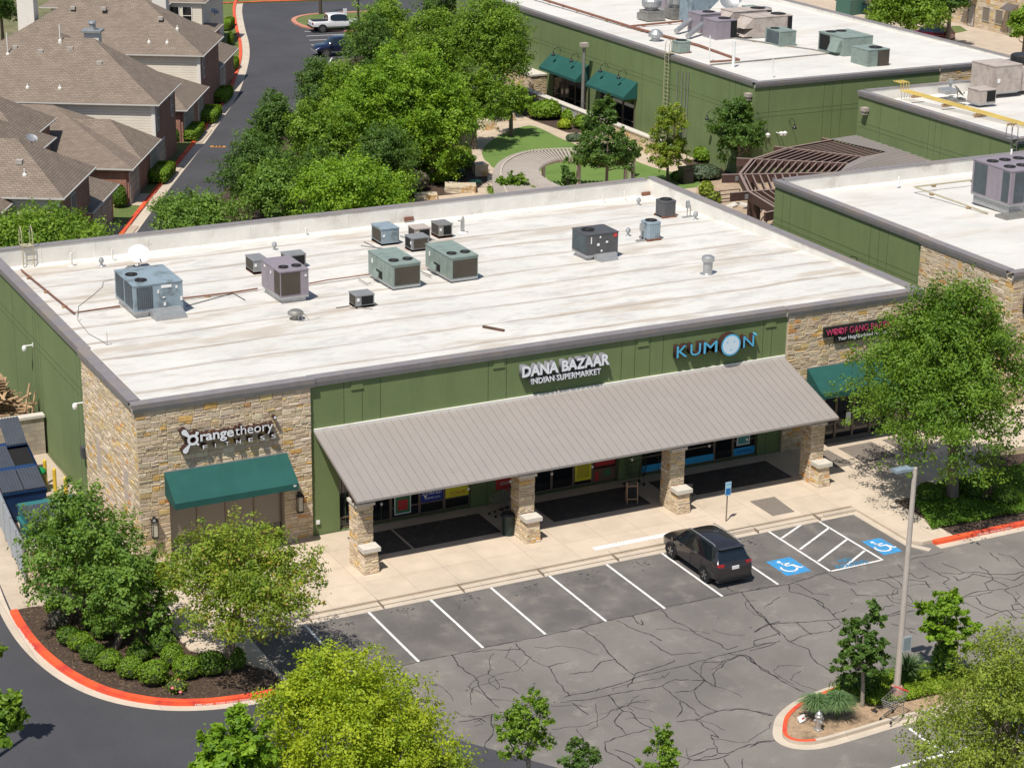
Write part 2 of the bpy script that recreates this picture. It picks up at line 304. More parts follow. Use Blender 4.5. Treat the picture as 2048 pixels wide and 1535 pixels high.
# asphalt
FY = -7.084; ISL = .15
sheet('parking_lot', [(-60, -75), (120, -75), (120, FY+.35), (1.5, FY+.35)]+[(1.5, -12.6), (8, -22), (-10, -45)], 0, M['lot'])
bay = [(1.55, FY-.2)]+[(1.55+29.4*i/24, FY-.2) for i in range(1, 25)]+[(30.95-29.4*i/40, -12.5+.05*math.sin(i*1.3)) for i in range(41)]
sheet('parking_bays', bay, .0025, M['bays'])
kerbl = smooth([(-5.2, 5.5), (-5.75, 1.2), (-6.02, -2.2), (-5.95, -5.2), (-5.45, -7.9), (-4.55, -10.0), (-3.2, -11.5), (-1.6, -12.35), (.2, -12.7), (1.7, -12.75)], 6)
sheet('driveway_road', [(-40, 24), (-6, 24), (-4.6, 9), (-5.2, 5.5), (-5.2, 0), (1.6, -9), (1.6, -12.7), (8, -22), (2, -45), (-70, -45), (-70, 24)], .004, M['road'])
sheet('dumpster_pad', [(-14, 3.2), (-5.6, 2.2), (-5.95, -2.2), (0, -2.6), (0, 15.1), (-14, 15.1)], .009, M['alley'])
# left planter
pl = MB(); pl.prism([(p[0]*.985+.05, p[1]*.985) for p in kerbl[11:]]+[(1.45, -10.8), (-.6, -8.0), (-.8, -2.6), (-5.2, -1.6)], -.02, .10); pl.build('planter_bed', M['mulch'], kind='structure')
kb = MB(); strip(kb, kerbl, -.36, .03, .012); kb.build('gutter', M['kerb'], kind='structure')
kb = MB(); strip(kb, kerbl[11:52], .03, .30, 0, .16); strip(kb, kerbl[11:52], .0, .03, 0, .10); kb.build('painted_kerb', M['redpaint'], kind='structure')
# sidewalk
sw = MB(); sw.prism([(-.9, .05), (-.9, -3.2), (-.7, -8.05), (1.35, -10.75), (1.6, -10.75), (1.6, FY), (31.0, FY), (31.0, -11.4), (31.4, -11.78), (33.1, -11.78), (33.1, -7.4), (39.3, -7.4), (39.8, -4.4), (60, -4.4), (60, 1), (39.6, .3), (39.6, 26), (45.7, 26), (45.7, .37), (39.6, .1)], -.02, .15)
sw.build('sidewalk', M['walk'], kind='structure')
kk = MB(); kk.box(1.6, 31, FY-.3, FY, 0, .05); kk.box(1.6, 31, FY-.6, FY-.3, 0, .012)
strip(kk, [(1.6, -12.7), (1.6, FY-.6)], -.16, 0, 0, .15); strip(kk, [(31.0, FY-.6), (31.0, -11.5), (31.5, -12.3)], -.32, -.0, 0, .03)
kk.build('kerb', M['kerb'], kind='structure')
e = MB(); e.box(1.6, 31, FY-.008, FY+.012, .148, .153); e.box(1.6, 31, FY-.306, FY-.29, .048, .0525)
for x in (4.5, 7.6, 11.2, 14.9, 18.5, 22, 25.6, 28.9): e.box(x, x+.02, FY-.6, FY+.3, .051, .1545)
e.build('kerb_joints', M['reveal'] if 0 else mat('joint', (.25, .2, .15), .9), kind='structure')
def pav(pts, m): return sheet('dark_paving', [(a, b) for a, b in pts], .155, M[m])
for x0, x1 in ((11.1, 15.3), (8.95, 11.0), (17.9, 22.9), (25.3, 30.6), (24.1, 25.2)): pav([(x0, -3.0), (x1, -3.0), (x1, -.68), (x0, -.68)], 'matdark')
for x0, x1 in ((33.15, 34.2), (34.75, 36.8), (37.4, 39.2)): pav([(x0, -2.9), (x1, -2.9), (x1, -.75), (x0, -.75)], 'matmid')
pav([(27.1, -6.55), (28.3, -6.55), (28.45, -4.66), (27.1, -4.66)], 'matmid')
# markings
mk = MB()
def stripe(mb, x0, y0, x1, y1, wd=.11, z=.008):
    d = Vector((x1-x0, y1-y0)).normalized(); nx, ny = -d.y*wd/2, d.x*wd/2; n = max(1, int(math.hypot(x1-x0, y1-y0)/.8)); A = []
    for i in range(n+1): t = i/n; A.append((x0+(x1-x0)*t, y0+(y1-y0)*t))
    for i in range(n): a, b = A[i], A[i+1]; mb.poly([(a[0]-nx, a[1]-ny, z), (b[0]-nx, b[1]-ny, z), (b[0]+nx, b[1]+ny, z), (a[0]+nx, a[1]+ny, z)][::1])
for i in range(8): stripe(mk, 4.21+2.74*i, FY-.55, 4.21+2.74*i, -12.5)
mk.build('stall_lines', M['paint'], kind='structure')
mk = MB()
def pxs(mb, a, b, wd=.11, z=.008): p, q = G(*a), G(*b); stripe(mb, p[0], p[1], q[0], q[1], wd, z)
for a, b in (((1521, 1052), (1661, 1142)), ((1624, 1034), (1765, 1119)), ((1661, 1142), (1765, 1119)), ((1563, 1076), (1624, 1034)), ((1600, 1098), (1658, 1055)), ((1636, 1122), (1694, 1078)), ((1688, 1134), (1729, 1101))): pxs(mk, a, b)
for a, b in (((1817, 1455), (1965, 1560)), ((1770, 1540), (1945, 1492))): pxs(mk, a, b, .13)
for a, b in (((605, 54), (650, 54)), ((609, 63), (650, 64)), ((613, 72.5), (712, 68)), ((619, 81), (700, 78)), ((622, 90), (660, 90)), ((655, 130), (664, 116))): pxs(mk, a, b, .14)
mk.build('aisle_lines', M['paint'], kind='structure')
def wheel_symbol(cx, cy, k, wx, wy, worn=False):
    b = MB(); b.poly([(cx-wx, cy-wy, .0075), (cx+wx, cy-wy, .0075), (cx+wx, cy+wy, .0075), (cx-wx, cy+wy, .0075)]); b.build('blue_pavement_square', M['bluepaint'], kind='structure')
    b = MB(); z = .011; ring = []
    for i in range(19):
        t = R(-215+i*14.5); ring.append((cx-.08*k+.36*k*math.cos(t), cy-.16*k+.36*k*math.sin(t)))
    strip(b, ring, -.05*k, .05*k, z)
    for q in ([(-.12, .42), (-.05, .05), (.28, .05), (.42, -.34), (.56, -.30)], [(-.10, .26), (.22, .26)]):
        strip(b, [(cx+a*k, cy+c*k) for a, c in q], -.055*k, .055*k, z+.002)
    b.poly([(cx-.14*k+.1*k*math.cos(i*.628), cy+.56*k+.1*k*math.sin(i*.628), z) for i in range(10)])
    b.build('wheelchair_symbol', M['paint'], kind='structure')
a = G(1577, 1132); wheel_symbol(a[0], a[1], .95, .62, .80)
a = G(1764, 1092); wheel_symbol(a[0], a[1], .95, .50, .80)
# crack sealant
crk = MB()
def crack(pts, wd=.045, jit=.05):
    P = [Vector(p[:2]) for p in pts]; out = [P[0]]
    for a, b in zip(P, P[1:]):
        n = max(1, int((b-a).length/.22)); d = (b-a); nn = Vector((-d.y, d.x)).normalized() if d.length > 0 else Vector((0, 0))
        for i in range(1, n+1): out.append(a+d*(i/n)+nn*(rnd.uniform(-jit, jit) if i < n else 0))
    for i in range(len(out)-1):
        a, b = out[i], out[i+1]; d = (b-a)
        if d.length < 1e-5: continue
        nn = Vector((-d.y, d.x)).normalized(); w1 = wd*rnd.uniform(.35, 1.1)/2; w2 = wd*rnd.uniform(.35, 1.1)/2; a2 = a-d.normalized()*.01
        crk.poly([(*(a2-nn*w1), .006), (*(b-nn*w2), .006), (*(b+nn*w2), .006), (*(a2+nn*w1), .006)])
def CZ(f, ox, oy, lines, wd=.056):
    for l in lines: crack([(x/f+ox, y/f+oy) and G(x/f+ox, y/f+oy) for x, y in l], wd)
CZ(2.844, 840, 1140, [[(-900, 720), (-300, 590), (0, 515), (180, 482), (350, 440), (540, 405), (720, 368), (920, 325), (1060, 285), (1210, 258), (1390, 210), (1590, 170), (1720, 145), (1830, 122), (2048, 85)],
    [(180, 482), (215, 540), (320, 615), (350, 680), (400, 735), (450, 780)], [(545, 415), (600, 480), (660, 520), (730, 548), (770, 610), (850, 715)], [(730, 548), (845, 517)],
    [(300, 465), (420, 450), (570, 450)], [(910, 325), (985, 375), (1040, 420), (1065, 460), (1110, 505), (1160, 550), (1225, 600)], [(845, 588), (980, 575), (1030, 520), (1110, 505)],
    [(1120, 285), (1210, 330), (1310, 365), (1375, 400)], [(1210, 260), (1240, 300), (1268, 310), (1255, 280)], [(1370, 225), (1430, 280), (1520, 320), (1590, 370), (1690, 410), (1750, 450)],
    [(1310, 402), (1370, 450), (1430, 480), (1520, 470), (1600, 465)], [(820, 720), (1000, 680), (1180, 630), (1240, 605), (1420, 560), (1560, 525), (1760, 470), (1930, 430), (2048, 400)],
    [(800, 750), (1000, 725), (1070, 710), (1250, 680), (1380, 655), (1450, 620), (1620, 625)], [(1000, 690), (1020, 670)], [(1220, 605), (1180, 665)], [(1070, 710), (1100, 740), (1155, 800), (1200, 805), (1240, 855), (1320, 895)],
    [(1155, 800), (1105, 860), (1175, 935)], [(1050, 975), (1175, 935), (1320, 900)], [(1380, 660), (1480, 740), (1490, 800), (1460, 835)], [(1490, 745), (1560, 790), (1590, 830)], [(1450, 695), (1560, 680), (1620, 625), (1530, 540)],
    [(1620, 625), (1680, 660), (1665, 590), (1740, 520)], [(1560, 690), (1575, 730), (1620, 770), (1690, 800)], [(1460, 860), (1560, 850), (1720, 795), (1850, 790), (2010, 825)],
    [(1570, 850), (1640, 900), (1700, 950), (1655, 935), (1695, 1040), (1750, 1040), (1870, 990), (2020, 965)], [(1440, 1050), (1560, 1080), (1690, 1045)], [(1560, 1080), (1690, 1070), (1760, 1045)], [(1530, 1060), (1640, 1015), (1680, 1010)],
    [(1050, 975), (1060, 1030), (1180, 1090), (1225, 1124)], [(1110, 1020), (1200, 1050), (1235, 1070)], [(280, 825), (360, 830), (420, 815)], [(410, 820), (415, 930), (370, 980), (385, 1040)], [(220, 860), (340, 840), (370, 860)], [(310, 885), (360, 870)],
    [(465, 662), (520, 672), (560, 700)], [(1750, 470), (1850, 490), (1950, 560), (2048, 615)], [(1850, 480), (1910, 530)], [(1830, 122), (1880, 200), (1980, 300), (2048, 370)], [(1900, 350), (1975, 305), (2048, 290)], [(2048, 355), (1900, 400), (1900, 425), (2000, 410)],
    [(1840, 480), (1720, 520), (1600, 525)], [(1220, 590), (1440, 520), (1450, 510)], [(870, 755), (900, 780), (960, 820)], [(1730, 1070), (1760, 1124)], [(1835, 1070), (1835, 1124)], [(1750, 450), (1810, 430)], [(1780, 120), (1740, 90)], [(1960, 210), (2048, 150)]])
CZ(3.737, 1500, 1140, [[(0, 150), (120, 125), (290, 105), (440, 60), (570, 10)], [(285, 105), (300, 160), (410, 185), (520, 230), (620, 330), (680, 395)], [(345, 100), (470, 175), (590, 185)], [(470, 205), (560, 290)], [(0, 250), (130, 380), (290, 530), (440, 590), (480, 670), (580, 740)],
    [(40, 460), (140, 405), (330, 390), (560, 375), (690, 360)], [(300, 530), (450, 470), (600, 455), (680, 405)], [(0, 600), (100, 575), (190, 545)], [(0, 650), (80, 740), (410, 910)], [(580, 390), (640, 440)], [(880, 355), (1060, 340), (1230, 300)], [(0, 1320), (60, 1280), (150, 1270)], [(0, 1045), (160, 1085)],
    [(350, 390), (460, 480)], [(570, 20), (640, 60), (790, 100)], [(620, 330), (720, 290)]])
CZ(5.565, 1680, 1040, [[(0, 650), (110, 710), (190, 720)], [(120, 760), (180, 830), (340, 840), (520, 830), (640, 810), (640, 770)], [(200, 690), (400, 660), (560, 630), (700, 610)], [(410, 660), (520, 690), (560, 720), (650, 760)], [(520, 590), (650, 680), (690, 740)], [(640, 490), (690, 550), (760, 580), (880, 650), (990, 615)],
    [(760, 660), (950, 680), (1000, 750)], [(880, 460), (1000, 540), (1120, 610), (1220, 655), (1150, 700), (1180, 720)], [(1180, 740), (1280, 800)], [(760, 450), (830, 420), (1060, 380), (1150, 350)], [(1130, 470), (1380, 580), (1320, 600), (1120, 580)], [(1380, 580), (1560, 580), (1690, 600), (1900, 600), (2048, 575)],
    [(1480, 600), (1380, 650), (1310, 670), (1260, 620)], [(1480, 595), (1690, 640), (1800, 640), (1930, 670), (2048, 600)], [(1550, 510), (1640, 560), (1690, 620), (1700, 660), (1610, 700), (1650, 770)], [(1700, 660), (1870, 740)], [(1380, 840), (1540, 790), (1660, 775), (1840, 770), (2000, 720), (2048, 690)],
    [(1230, 880), (1400, 850), (1540, 835), (1700, 790)], [(1830, 780), (1940, 850), (2000, 930), (2048, 970)], [(1510, 850), (1560, 930), (1640, 970), (1800, 1015), (1860, 1000), (1970, 1100)], [(1800, 1015), (1690, 1060), (1610, 1090)], [(1380, 910), (1690, 1055)], [(1910, 940), (2000, 930)], [(1910, 940), (1930, 990), (2048, 1040)],
    [(520, 840), (590, 910), (700, 930), (840, 970), (940, 940)], [(740, 800), (840, 940), (840, 980)], [(330, 1100), (480, 1070), (640, 1020), (720, 990)], [(480, 1000), (490, 960), (600, 940)], [(570, 1150), (700, 1190), (830, 1210)], [(700, 1190), (850, 1260)], [(0, 1135), (80, 1160)], [(1670, 360), (1770, 450)], [(1760, 370), (1900, 400), (2048, 520)], [(1900, 1150), (1950, 1210)],
    [(1440, 1250), (1570, 1370)], [(1380, 1440), (1600, 1370), (1760, 1340)]], .056)
for i in range(80):
    x, y = rnd.uniform(5, 38), rnd.uniform(-27, -13); th = rnd.choice((.2, 1.4, 2.2))+rnd.gauss(0, .4); P_ = [(x, y)]
    for k in range(rnd.randint(3, 8)): th += rnd.gauss(0, .5); x += .45*math.cos(th); y += .45*math.sin(th); P_.append((x, y))
    if y < -12.8: crack(P_, .03)
oil = MB()
for i in range(9):
    for k in range(26):
        x = 5.6+2.74*i+rnd.gauss(0, .35) if i < 8 else rnd.uniform(4, 30); y = (-8.3 if i < 8 else rnd.uniform(-20, -13))+rnd.gauss(0, .3); r_ = rnd.uniform(.015, .06); oil.poly([(x+r_*rnd.uniform(.6, 1.5)*math.cos(t*1.05), y+r_*rnd.uniform(.5, 1)*math.sin(t*1.05), .0052) for t in range(6)])
oil.build('oil_spots', M['seal'], kind='structure')
crk.build('crack_sealant', M['seal'], kind='structure')
# right planter and island
rp = MB(); rp.prism([(33.1, -11.75), (36.9, -11.75), (44, -11.75), (44, -5.4), (39.8, -4.6), (33.1, -7.45)], -.02, .13); rp.build('planter_bed', M['mulch'], kind='structure')
rk = MB(); rk.box(31.95, 50, -12.05, -11.78, 0, .17); rk.build('painted_kerb', M['redpaint'], kind='structure')
rg = MB(); rg.box(31.9, 50, -12.45, -12.06, 0, .014); rg.build('gutter', M['kerb'], kind='structure')
isl = smooth([G(*p)[:2] for p in ((1547, 1448), (1549, 1478), (1583, 1496), (1640, 1497), (1720, 1476), (1800, 1452), (1905, 1425), (1975, 1395), (1985, 1360), (1930, 1338), (1850, 1333), (1775, 1345), (1680, 1366), (1600, 1396), (1560, 1424))], 6, True)
isl.append(isl[0]); cxy = (sum(p[0] for p in isl)/len(isl), sum(p[1] for p in isl)/len(isl))
dd = 1 if Vector((offs(isl, .1)[3][0]-cxy[0], offs(isl, .1)[3][1]-cxy[1])).length < Vector((isl[3][0]-cxy[0], isl[3][1]-cxy[1])).length else -1
gi = MB(); strip(gi, isl, 0, dd*.34, .012); gi.build('gutter', M['kerb'], kind='structure')
gi = MB(); strip(gi, isl, dd*.34, dd*.50, 0, .15); gi.build('kerb', M['kerb'], kind='structure')
gi = MB(); nI = len(isl); red = [p for p in isl[-32:-1]]+isl[:19]; strip(gi, red, dd*.343, dd*.50, .0, .154); gi.build('painted_kerb', M['redpaint'], kind='structure')
inner = offs(isl, dd*.45)[:-1]; gi = MB(); gi.prism(inner, -.02, .12); gi.build('island_soil', M['dirt'], kind='structure')
# townhouse lane
lane_l = [(12, 46), (16.2, 54.2), (21.7, 64.3), (26.7, 73.4), (30.8, 81), (37.2, 93.3), (43.4, 107.4), (47.0, 117), (50.2, 127), (54.5, 139.5), (60, 152), (70, 175)]
lane_l = smooth(lane_l, 4)
sheet('townhouse_lane', lane_l+[(120, 175), (95, 150), (80, 136), (72, 124), (63.5, 119), (61.5, 106), (52.5, 106), (46, 99), (40.5, 82), (36, 62), (27, 40), (-10, 40), (-10, 30), (6, 36)], .004, M['road'])
ln = MB(); strip(ln, lane_l, -.75, -.02, .012); ln.build('gutter', M['kerb'], kind='structure')
ln = MB(); strip(ln, lane_l, -.02, .26, 0, .14); ln.build('painted_kerb', M['redpaint'], kind='structure')
ln = MB(); strip(ln, lane_l, .26, 7.5, .05); ln.build('verge', M['grass'], kind='structure')
tr = smooth([G(*p)[:2] for p in ((588, 40), (600, 52), (640, 60), (720, 62), (760, 50), (760, 26), (690, 27), (620, 31))], 5, True); trc = tr+[tr[0]]
b = MB(); b.prism(tr, -.02, .10); b.build('verge', M['grass'], kind='structure'); b = MB(); strip(b, trc, -.25, .25, 0, .14); b.build('painted_kerb', mat('faded_red_kerb', (.5, .22, .15), .8), kind='structure')
b = MB(); far = [G(*p)[:2] for p in ((425, 10), (520, 6), (620, 3), (720, 1), (800, -8))]; strip(b, far, 0, .5, 0, .14); strip(b, far, .5, 14, .02); b.build('verge', M['grass'], kind='structure')
b = MB(); strip(b, far, -.02, .5, .141, .146); b.build('painted_kerb', M['redpaint'], kind='structure')
dr = MB()
for b0, b1, a1 in ((-9.0, -5.6, 1.3), (-2.0, .5, 1.1), (.8, 3.5, 1.0), (11.2, 15.8, .9), (17.2, 19.8, .8), (-20, -14.4, 1.4)):
    q_ = [(22.6+a_*math.cos(R(-29.5))-b_*math.sin(R(-29.5)), 67.1+a_*math.sin(R(-29.5))+b_*math.cos(R(-29.5))) for a_, b_ in ((-.5, b0), (a1, b0), (a1, b1), (-.5, b1))]; dr.poly([(x, y, .062) for x, y in q_])
dr.build('driveway', M['path'], kind='structure')
hump = G(446, 294.5); h2 = G(424, 294); b = MB()
for i in range(4): b.obox((h2[0]+(hump[0]-h2[0])*(i+.3)/3.6*1.1, h2[1]+(hump[1]-h2[1])*(i+.3)/3.6*1.1, .04), (.42, .3, .06), rz=R(-29.5))
b.build('speed_bump_markers', flat('faded_orange', (.62, .30, .10)), kind='structure')
# courtyard
yard = [G(*p)[:2] for p in ((800, 420), (830, 360), (900, 300), (880, 250), (930, 215), (960, 195), (1040, 180), (1100, 215), (1300, 280), (1420, 330), (1560, 330), (1900, 330), (1720, 560), (1330, 460), (900, 430))]
sheet('courtyard_path', yard, .004, M['path'])
sheet('planter_bed', [G(*p)[:2] for p in ((300, 480), (420, 400), (520, 330), (640, 160), (700, 120), (900, 60), (1040, 150), (960, 190), (930, 235), (985, 235), (940, 268), (931, 305), (950, 335), (975, 350), (975, 362), (945, 385), (600, 420), (600, 480))], .006, M['mulch'])
sheet('artificial_lawn', smooth(ZM([(780, 368), (640, 410), (500, 470), (390, 545), (328, 625), (345, 700), (400, 750), (470, 800), (800, 800), (1310, 610), (1290, 560), (1120, 490), (960, 410), (860, 372)], 5.12, 900, 180), 5, True), .010, M['turf'])
sheet('artificial_lawn', smooth(ZM([(920, 820), (960, 755), (1060, 700), (1290, 640), (1600, 640), (1840, 705), (2100, 800), (2500, 890), (2650, 960), (2400, 1010), (1500, 1060), (1200, 1010), (1020, 930)], 5.12, 900, 180), 5, True), .010, M['turf'])
sheet('planter_bed', ZM([(575, 178), (740, 130), (840, 60), (1500, 290), (1950, 480), (1700, 480), (1400, 440), (1210, 440), (860, 315)], 5.12, 900, 180), .012, M['mulch'])
sheet('planter_bed', GL([(1360, 320), (1440, 318), (1500, 330), (1460, 360), (1400, 368), (1390, 345)]), .013, M['mulch'])
pv = brickmat('tan_pavers', (.44, .33, .23), (.38, .28, .20), (.25, .19, .14), .3, .15, .01)
sheet('paver_court', GL([(1395, 372), (1470, 345), (1600, 345), (1640, 430), (1600, 470), (1380, 420)]), .016, pv)
sheet('grey_paving', GL([(960, 228), (1000, 215), (1030, 222), (1050, 240), (1010, 246), (960, 248)]), .011, M['path'])
# service alley top right
sheet('alley', [(66, 96), (88, 88), (88, 30), (170, 20), (170, 140), (100, 150)], .004, M['alley'])
sheet('verge', GL([(1800, 55), (1920, 52), (1935, 62), (1850, 80)]), .012, M['grass'])
sheet('alley', GL([(1560, -10), (1700, -12), (1760, 40), (1660, 32), (1560, 20)]), .015, M['alley'])
# ================================================================ BUILDINGS
def rects(a0, a1, z0, z1, ops):      # wall minus openings -> rectangles
    ops = sorted(ops); out = []; x = a0
    for (p, q, r, s_) in ops:
        if p > x: out.append((x, p, z0, z1))
        if r > z0: out.append((p, q, z0, r))
        if s_ < z1: out.append((p, q, s_, z1))
        x = q
    if x < a1: out.append((x, a1, z0, z1))
    return out
def panel(mb, ax, a0, a1, z0, z1, face, th, ops=()):
    for p, q, r, s_ in rects(a0, a1, z0, z1, list(ops)):
        if ax == 'x': mb.box(p, q, face, face+th, r, s_)
        else: mb.box(face, face+th, p, q, r, s_)
STC = [((.56, .455, .33), 13), ((.60, .50, .38), 10), ((.50, .40, .285), 6), ((.64, .55, .44), 6), ((.60, .38, .14), 2.4), ((.58, .45, .24), 3.5), ((.53, .43, .31), 4), ((.56, .29, .12), .6), ((.43, .35, .25), 1.2)]
STW = [w_ for c_, w_ in STC]
def stones(mb, ax, a0, a1, z0, z1, face, seed=1, ops=(), sgn=-1, hs=(.13, .18, .24), g=.008):
    q = random.Random(seed)
    def cell(p0, p1, r0, r1):
        if p1-p0 < .03 or r1-r0 < .03: return
        d = q.uniform(.012, .038); be = min(.016, (p1-p0)*.2); c = q.choices(STC, STW)[0][0]; k = q.uniform(.90, 1.10); c = (c[0]*k, c[1]*k*q.uniform(.96, 1.02)*.985, c[2]*k*q.uniform(.86, .98))
        o = [(p0+g/2, r0+g/2), (p1-g/2, r0+g/2), (p1-g/2, r1-g/2), (p0+g/2, r1-g/2)]
        i_ = [(p0+be+q.uniform(0, .02), r0+be+q.uniform(0, .02)), (p1-be-q.uniform(0, .02), r0+be+q.uniform(0, .02)), (p1-be-q.uniform(0, .02), r1-be-q.uniform(0, .015)), (p0+be+q.uniform(0, .02), r1-be-q.uniform(0, .015))]
        dj = [d+q.uniform(-.012, .012) for _ in range(4)]
        if ax == 'x': vs = [(u, face, z) for u, z in o]+[(u, face+sgn*dj[k2], z) for k2, (u, z) in enumerate(i_)]
        else: vs = [(face, u, z) for u, z in o]+[(face+sgn*dj[k2], u, z) for k2, (u, z) in enumerate(i_)]
        fs = [(4, 5, 6, 7), (0, 1, 5, 4), (1, 2, 6, 5), (2, 3, 7, 6), (3, 0, 4, 7)]
        if (ax == 'x') != (sgn < 0): fs = [f[::-1] for f in fs]
        mb.add(vs, fs, 0, c)
    for p, q1, r, s_ in rects(a0, a1, z0, z1, list(ops)):
        z = r
        while z < s_-.02:
            h = q.choice(hs)*q.uniform(.9, 1.1)
            if s_-z-h < .09: h = s_-z
            x = p+0.0
            while x < q1-.02:
                w_ = q.uniform(.9, 3.0)*max(h, .15)*q.choice((.8, 1, 1.2)); w_ = max(.13, min(.62, w_))
                if q1-x-w_ < .1: w_ = q1-x
                if h > .17 and q.random() < .22: zz = z+h*q.uniform(.4, .6); cell(x, x+w_, z, zz); cell(x, x+w_, zz, z+h)
                else: cell(x, x+w_, z, z+h)
                x += w_
            z += h
def coping(mb, tb, ax, a0, a1, H, face, sgn=-1, wd=.52, ov=.15, m=0):    # metal cap + stepped cornice under it; ax = direction it runs along
    def bx(b, f0, f1, z0, z1):
        lo, hi = sorted((f0, f1))
        if ax == 'x': b.box(a0, a1, lo, hi, z0, z1)
        else: b.box(lo, hi, a0, a1, z0, z1)
    bx(mb, face+sgn*ov, face-sgn*(wd-ov), H-.03, H); bx(mb, face+sgn*ov, face+sgn*(ov-.02), H-.20, H-.03)
    bx(tb, face+sgn*(ov-.035), face, H-.30, H-.20); bx(tb, face+sgn*(ov-.075), face, H-.40, H-.301)
def window(root, ax, a0, a1, z0, z1, face, nv=1, nh=0, name='window', glass='glass', fr='bronze', fw=.06, hz=None, sgn=-1, pn='pane'):
    f = MB(); d = .06
    def bx(b, p, q, r, s_, dd0, dd1):
        lo, hi = sorted((face+sgn*dd0, face+sgn*dd1))
        if ax == 'x': b.box(p, q, lo, hi, r, s_)
        else: b.box(lo, hi, p, q, r, s_)
    bx(f, a0, a0+fw, z0, z1, 0, d); bx(f, a1-fw, a1, z0, z1, 0, d); bx(f, a0+fw, a1-fw, z1-fw, z1, 0, d); bx(f, a0+fw, a1-fw, z0, z0+fw, 0, d)
    for i in range(1, nv): x = a0+(a1-a0)*i/nv; bx(f, x-fw/2, x+fw/2, z0+fw, z1-fw, 0, d-.004)
    for z in (hz or []): bx(f, a0+fw, a1-fw, z-fw/2, z+fw/2, 0, d-.008)
    o = f.build(name, M[fr], root); g = MB(); bx(g, a0+fw*.5, a1-fw*.5, z0+fw*.5, z1-fw*.5, -.02, .015); g.build(pn, M[glass], o); return o
def store(name, label, cat, X0, X1, Y0, Y1, H, zf, zb, front, left, roofm, fops=(), lops=(), back_z=None, zbase=-.2, leftfull=True):
    root = thing(name, label, cat, (X0, Y0, 0)); gw = MB(); st = MB(); mo = MB(); cp = MB(); tb = MB(); GO = .12
    for a, b, k in front:
        ops = [o for o in fops if o[0] >= a-.01 and o[1] <= b+.01]
        if k == 'green': panel(gw, 'x', a, b, zbase, H-.2, Y0+GO, .3, ops)
        else: mo = MB(); st = MB(); panel(mo, 'x', a, b, zbase, H-.2, Y0, .3+GO, ops); stones(st, 'x', a, b, zbase, H-.40, Y0, int(a*7)+3, ops); mo.build('stone_backing', M['mortar'], root); st.build('stone_wall', M['stone'], root)
        coping(cp, tb, 'x', a-(0.15 if (k == 'stone' or a == X0) else 0), b+(.15 if (k == 'stone' or b == X1) else 0), H-(0 if k == 'stone' else .012), Y0+(GO if k == 'green' else 0), ov=.15 if k == 'stone' else .17)
    for a, b, k in left:
        ops = [o for o in lops if o[0] >= a-.01 and o[1] <= b+.01]; aa = max(a, Y0+.30+GO)
        if k == 'green': panel(gw, 'y', aa, b, zbase, H-.2, X0+GO, .3, ops)
        else: mo = MB(); st = MB(); panel(mo, 'y', aa, b, zbase, H-.2, X0, .3+GO, ops); stones(st, 'y', a, b, zbase, H-.40, X0, int(a*5)+9, ops); mo.build('stone_backing', M['mortar'], root); st.build('stone_wall', M['stone'], root)
        if k == 'stone' and aa > a: pass
        if k == 'green' and aa > a: gw.box(X0+GO, X0+GO+.3, Y0+GO+.301, aa, zbase, H-.2) if aa-.001 > Y0+GO+.301 else None
        coping(cp, tb, 'y', max(a, Y0+.47), b+(0.1 if k == 'stone' else .0), H-.004-(0 if k == 'stone' else .012), X0+(GO if k == 'green' else 0), ov=.15 if k == 'stone' else .17)
    coping(cp, tb, 'y', Y0+.47, Y1+.15, H-.006, X1, sgn=1); coping(cp, tb, 'x', X0+.6, X1-.6, H-.009, Y1, sgn=1)
    gw.box(X0+.5, X1, Y1-.3, Y1, zbase, H-.2); gw.box(X1-.3, X1, Y0+.42, Y1-.3, zbase, H-.2)
    if gw.v: gw.build('green_wall', M['green'], root)
    cp.build('coping', M['coping'], root); tb.build('cornice', M['trim'], root)
    r = MB(); nx = 8; x0, x1, y0, y1 = X0+.42, X1-.3, Y0+.42, Y1-.3
    ny = 10; vs = [(x0+(x1-x0)*i/nx, y0+(y1-y0)*j/ny, zf+(zb-zf)*j/ny+.03*math.sin(i*1.7+j)*(0 < i < nx and 0 < j < ny)) for j in range(ny+1) for i in range(nx+1)]
    r.add(vs, [(j*(nx+1)+i, j*(nx+1)+i+1, (j+1)*(nx+1)+i+1, (j+1)*(nx+1)+i) for j in range(ny) for i in range(nx)]); r.build('roof', M[roofm], root)
    p = MB(); zt = H-.04
    p.box(x0-.0, x0+.03, y0, y1, zb-.1, zt-.01); p.box(x1-.03, x1, y0, y1, zb-.1, zt-.01); p.box(x0+.03, x1-.03, y1-.03, y1, zb-.1, zt-.01); p.box(x0+.03, x1-.03, y0, y0+.03, zf-.1, zt-.01)
    p.add([(x0+.03, y1-.03, zb+.1), (x1-.03, y1-.03, zb+.1), (x1-.03, y1-.16, zb+.002), (x0+.03, y1-.16, zb+.002)], [(3, 2, 1, 0)][::1])
    p.build('parapet_lining', M['parapet'], root); return root
def reveals(root, ax, face, hs, vs, a0, a1, z0, z1, sgn=-1):
    f0, f1 = sorted((face, face+sgn*.004))
    for z in hs: b = MB(); b.box(a0, a1, f0, f1, z, z+.028) if ax == 'x' else b.box(f0, f1, a0, a1, z, z+.028); b.build('reveal_joint', M['reveal'], root)
    for v in vs: b = MB(); b.box(v, v+.028, f0-.001, f1, z0, z1) if ax == 'x' else b.box(f0-.001, f1, v, v+.028, z0, z1); b.build('reveal_joint', M['reveal'], root)
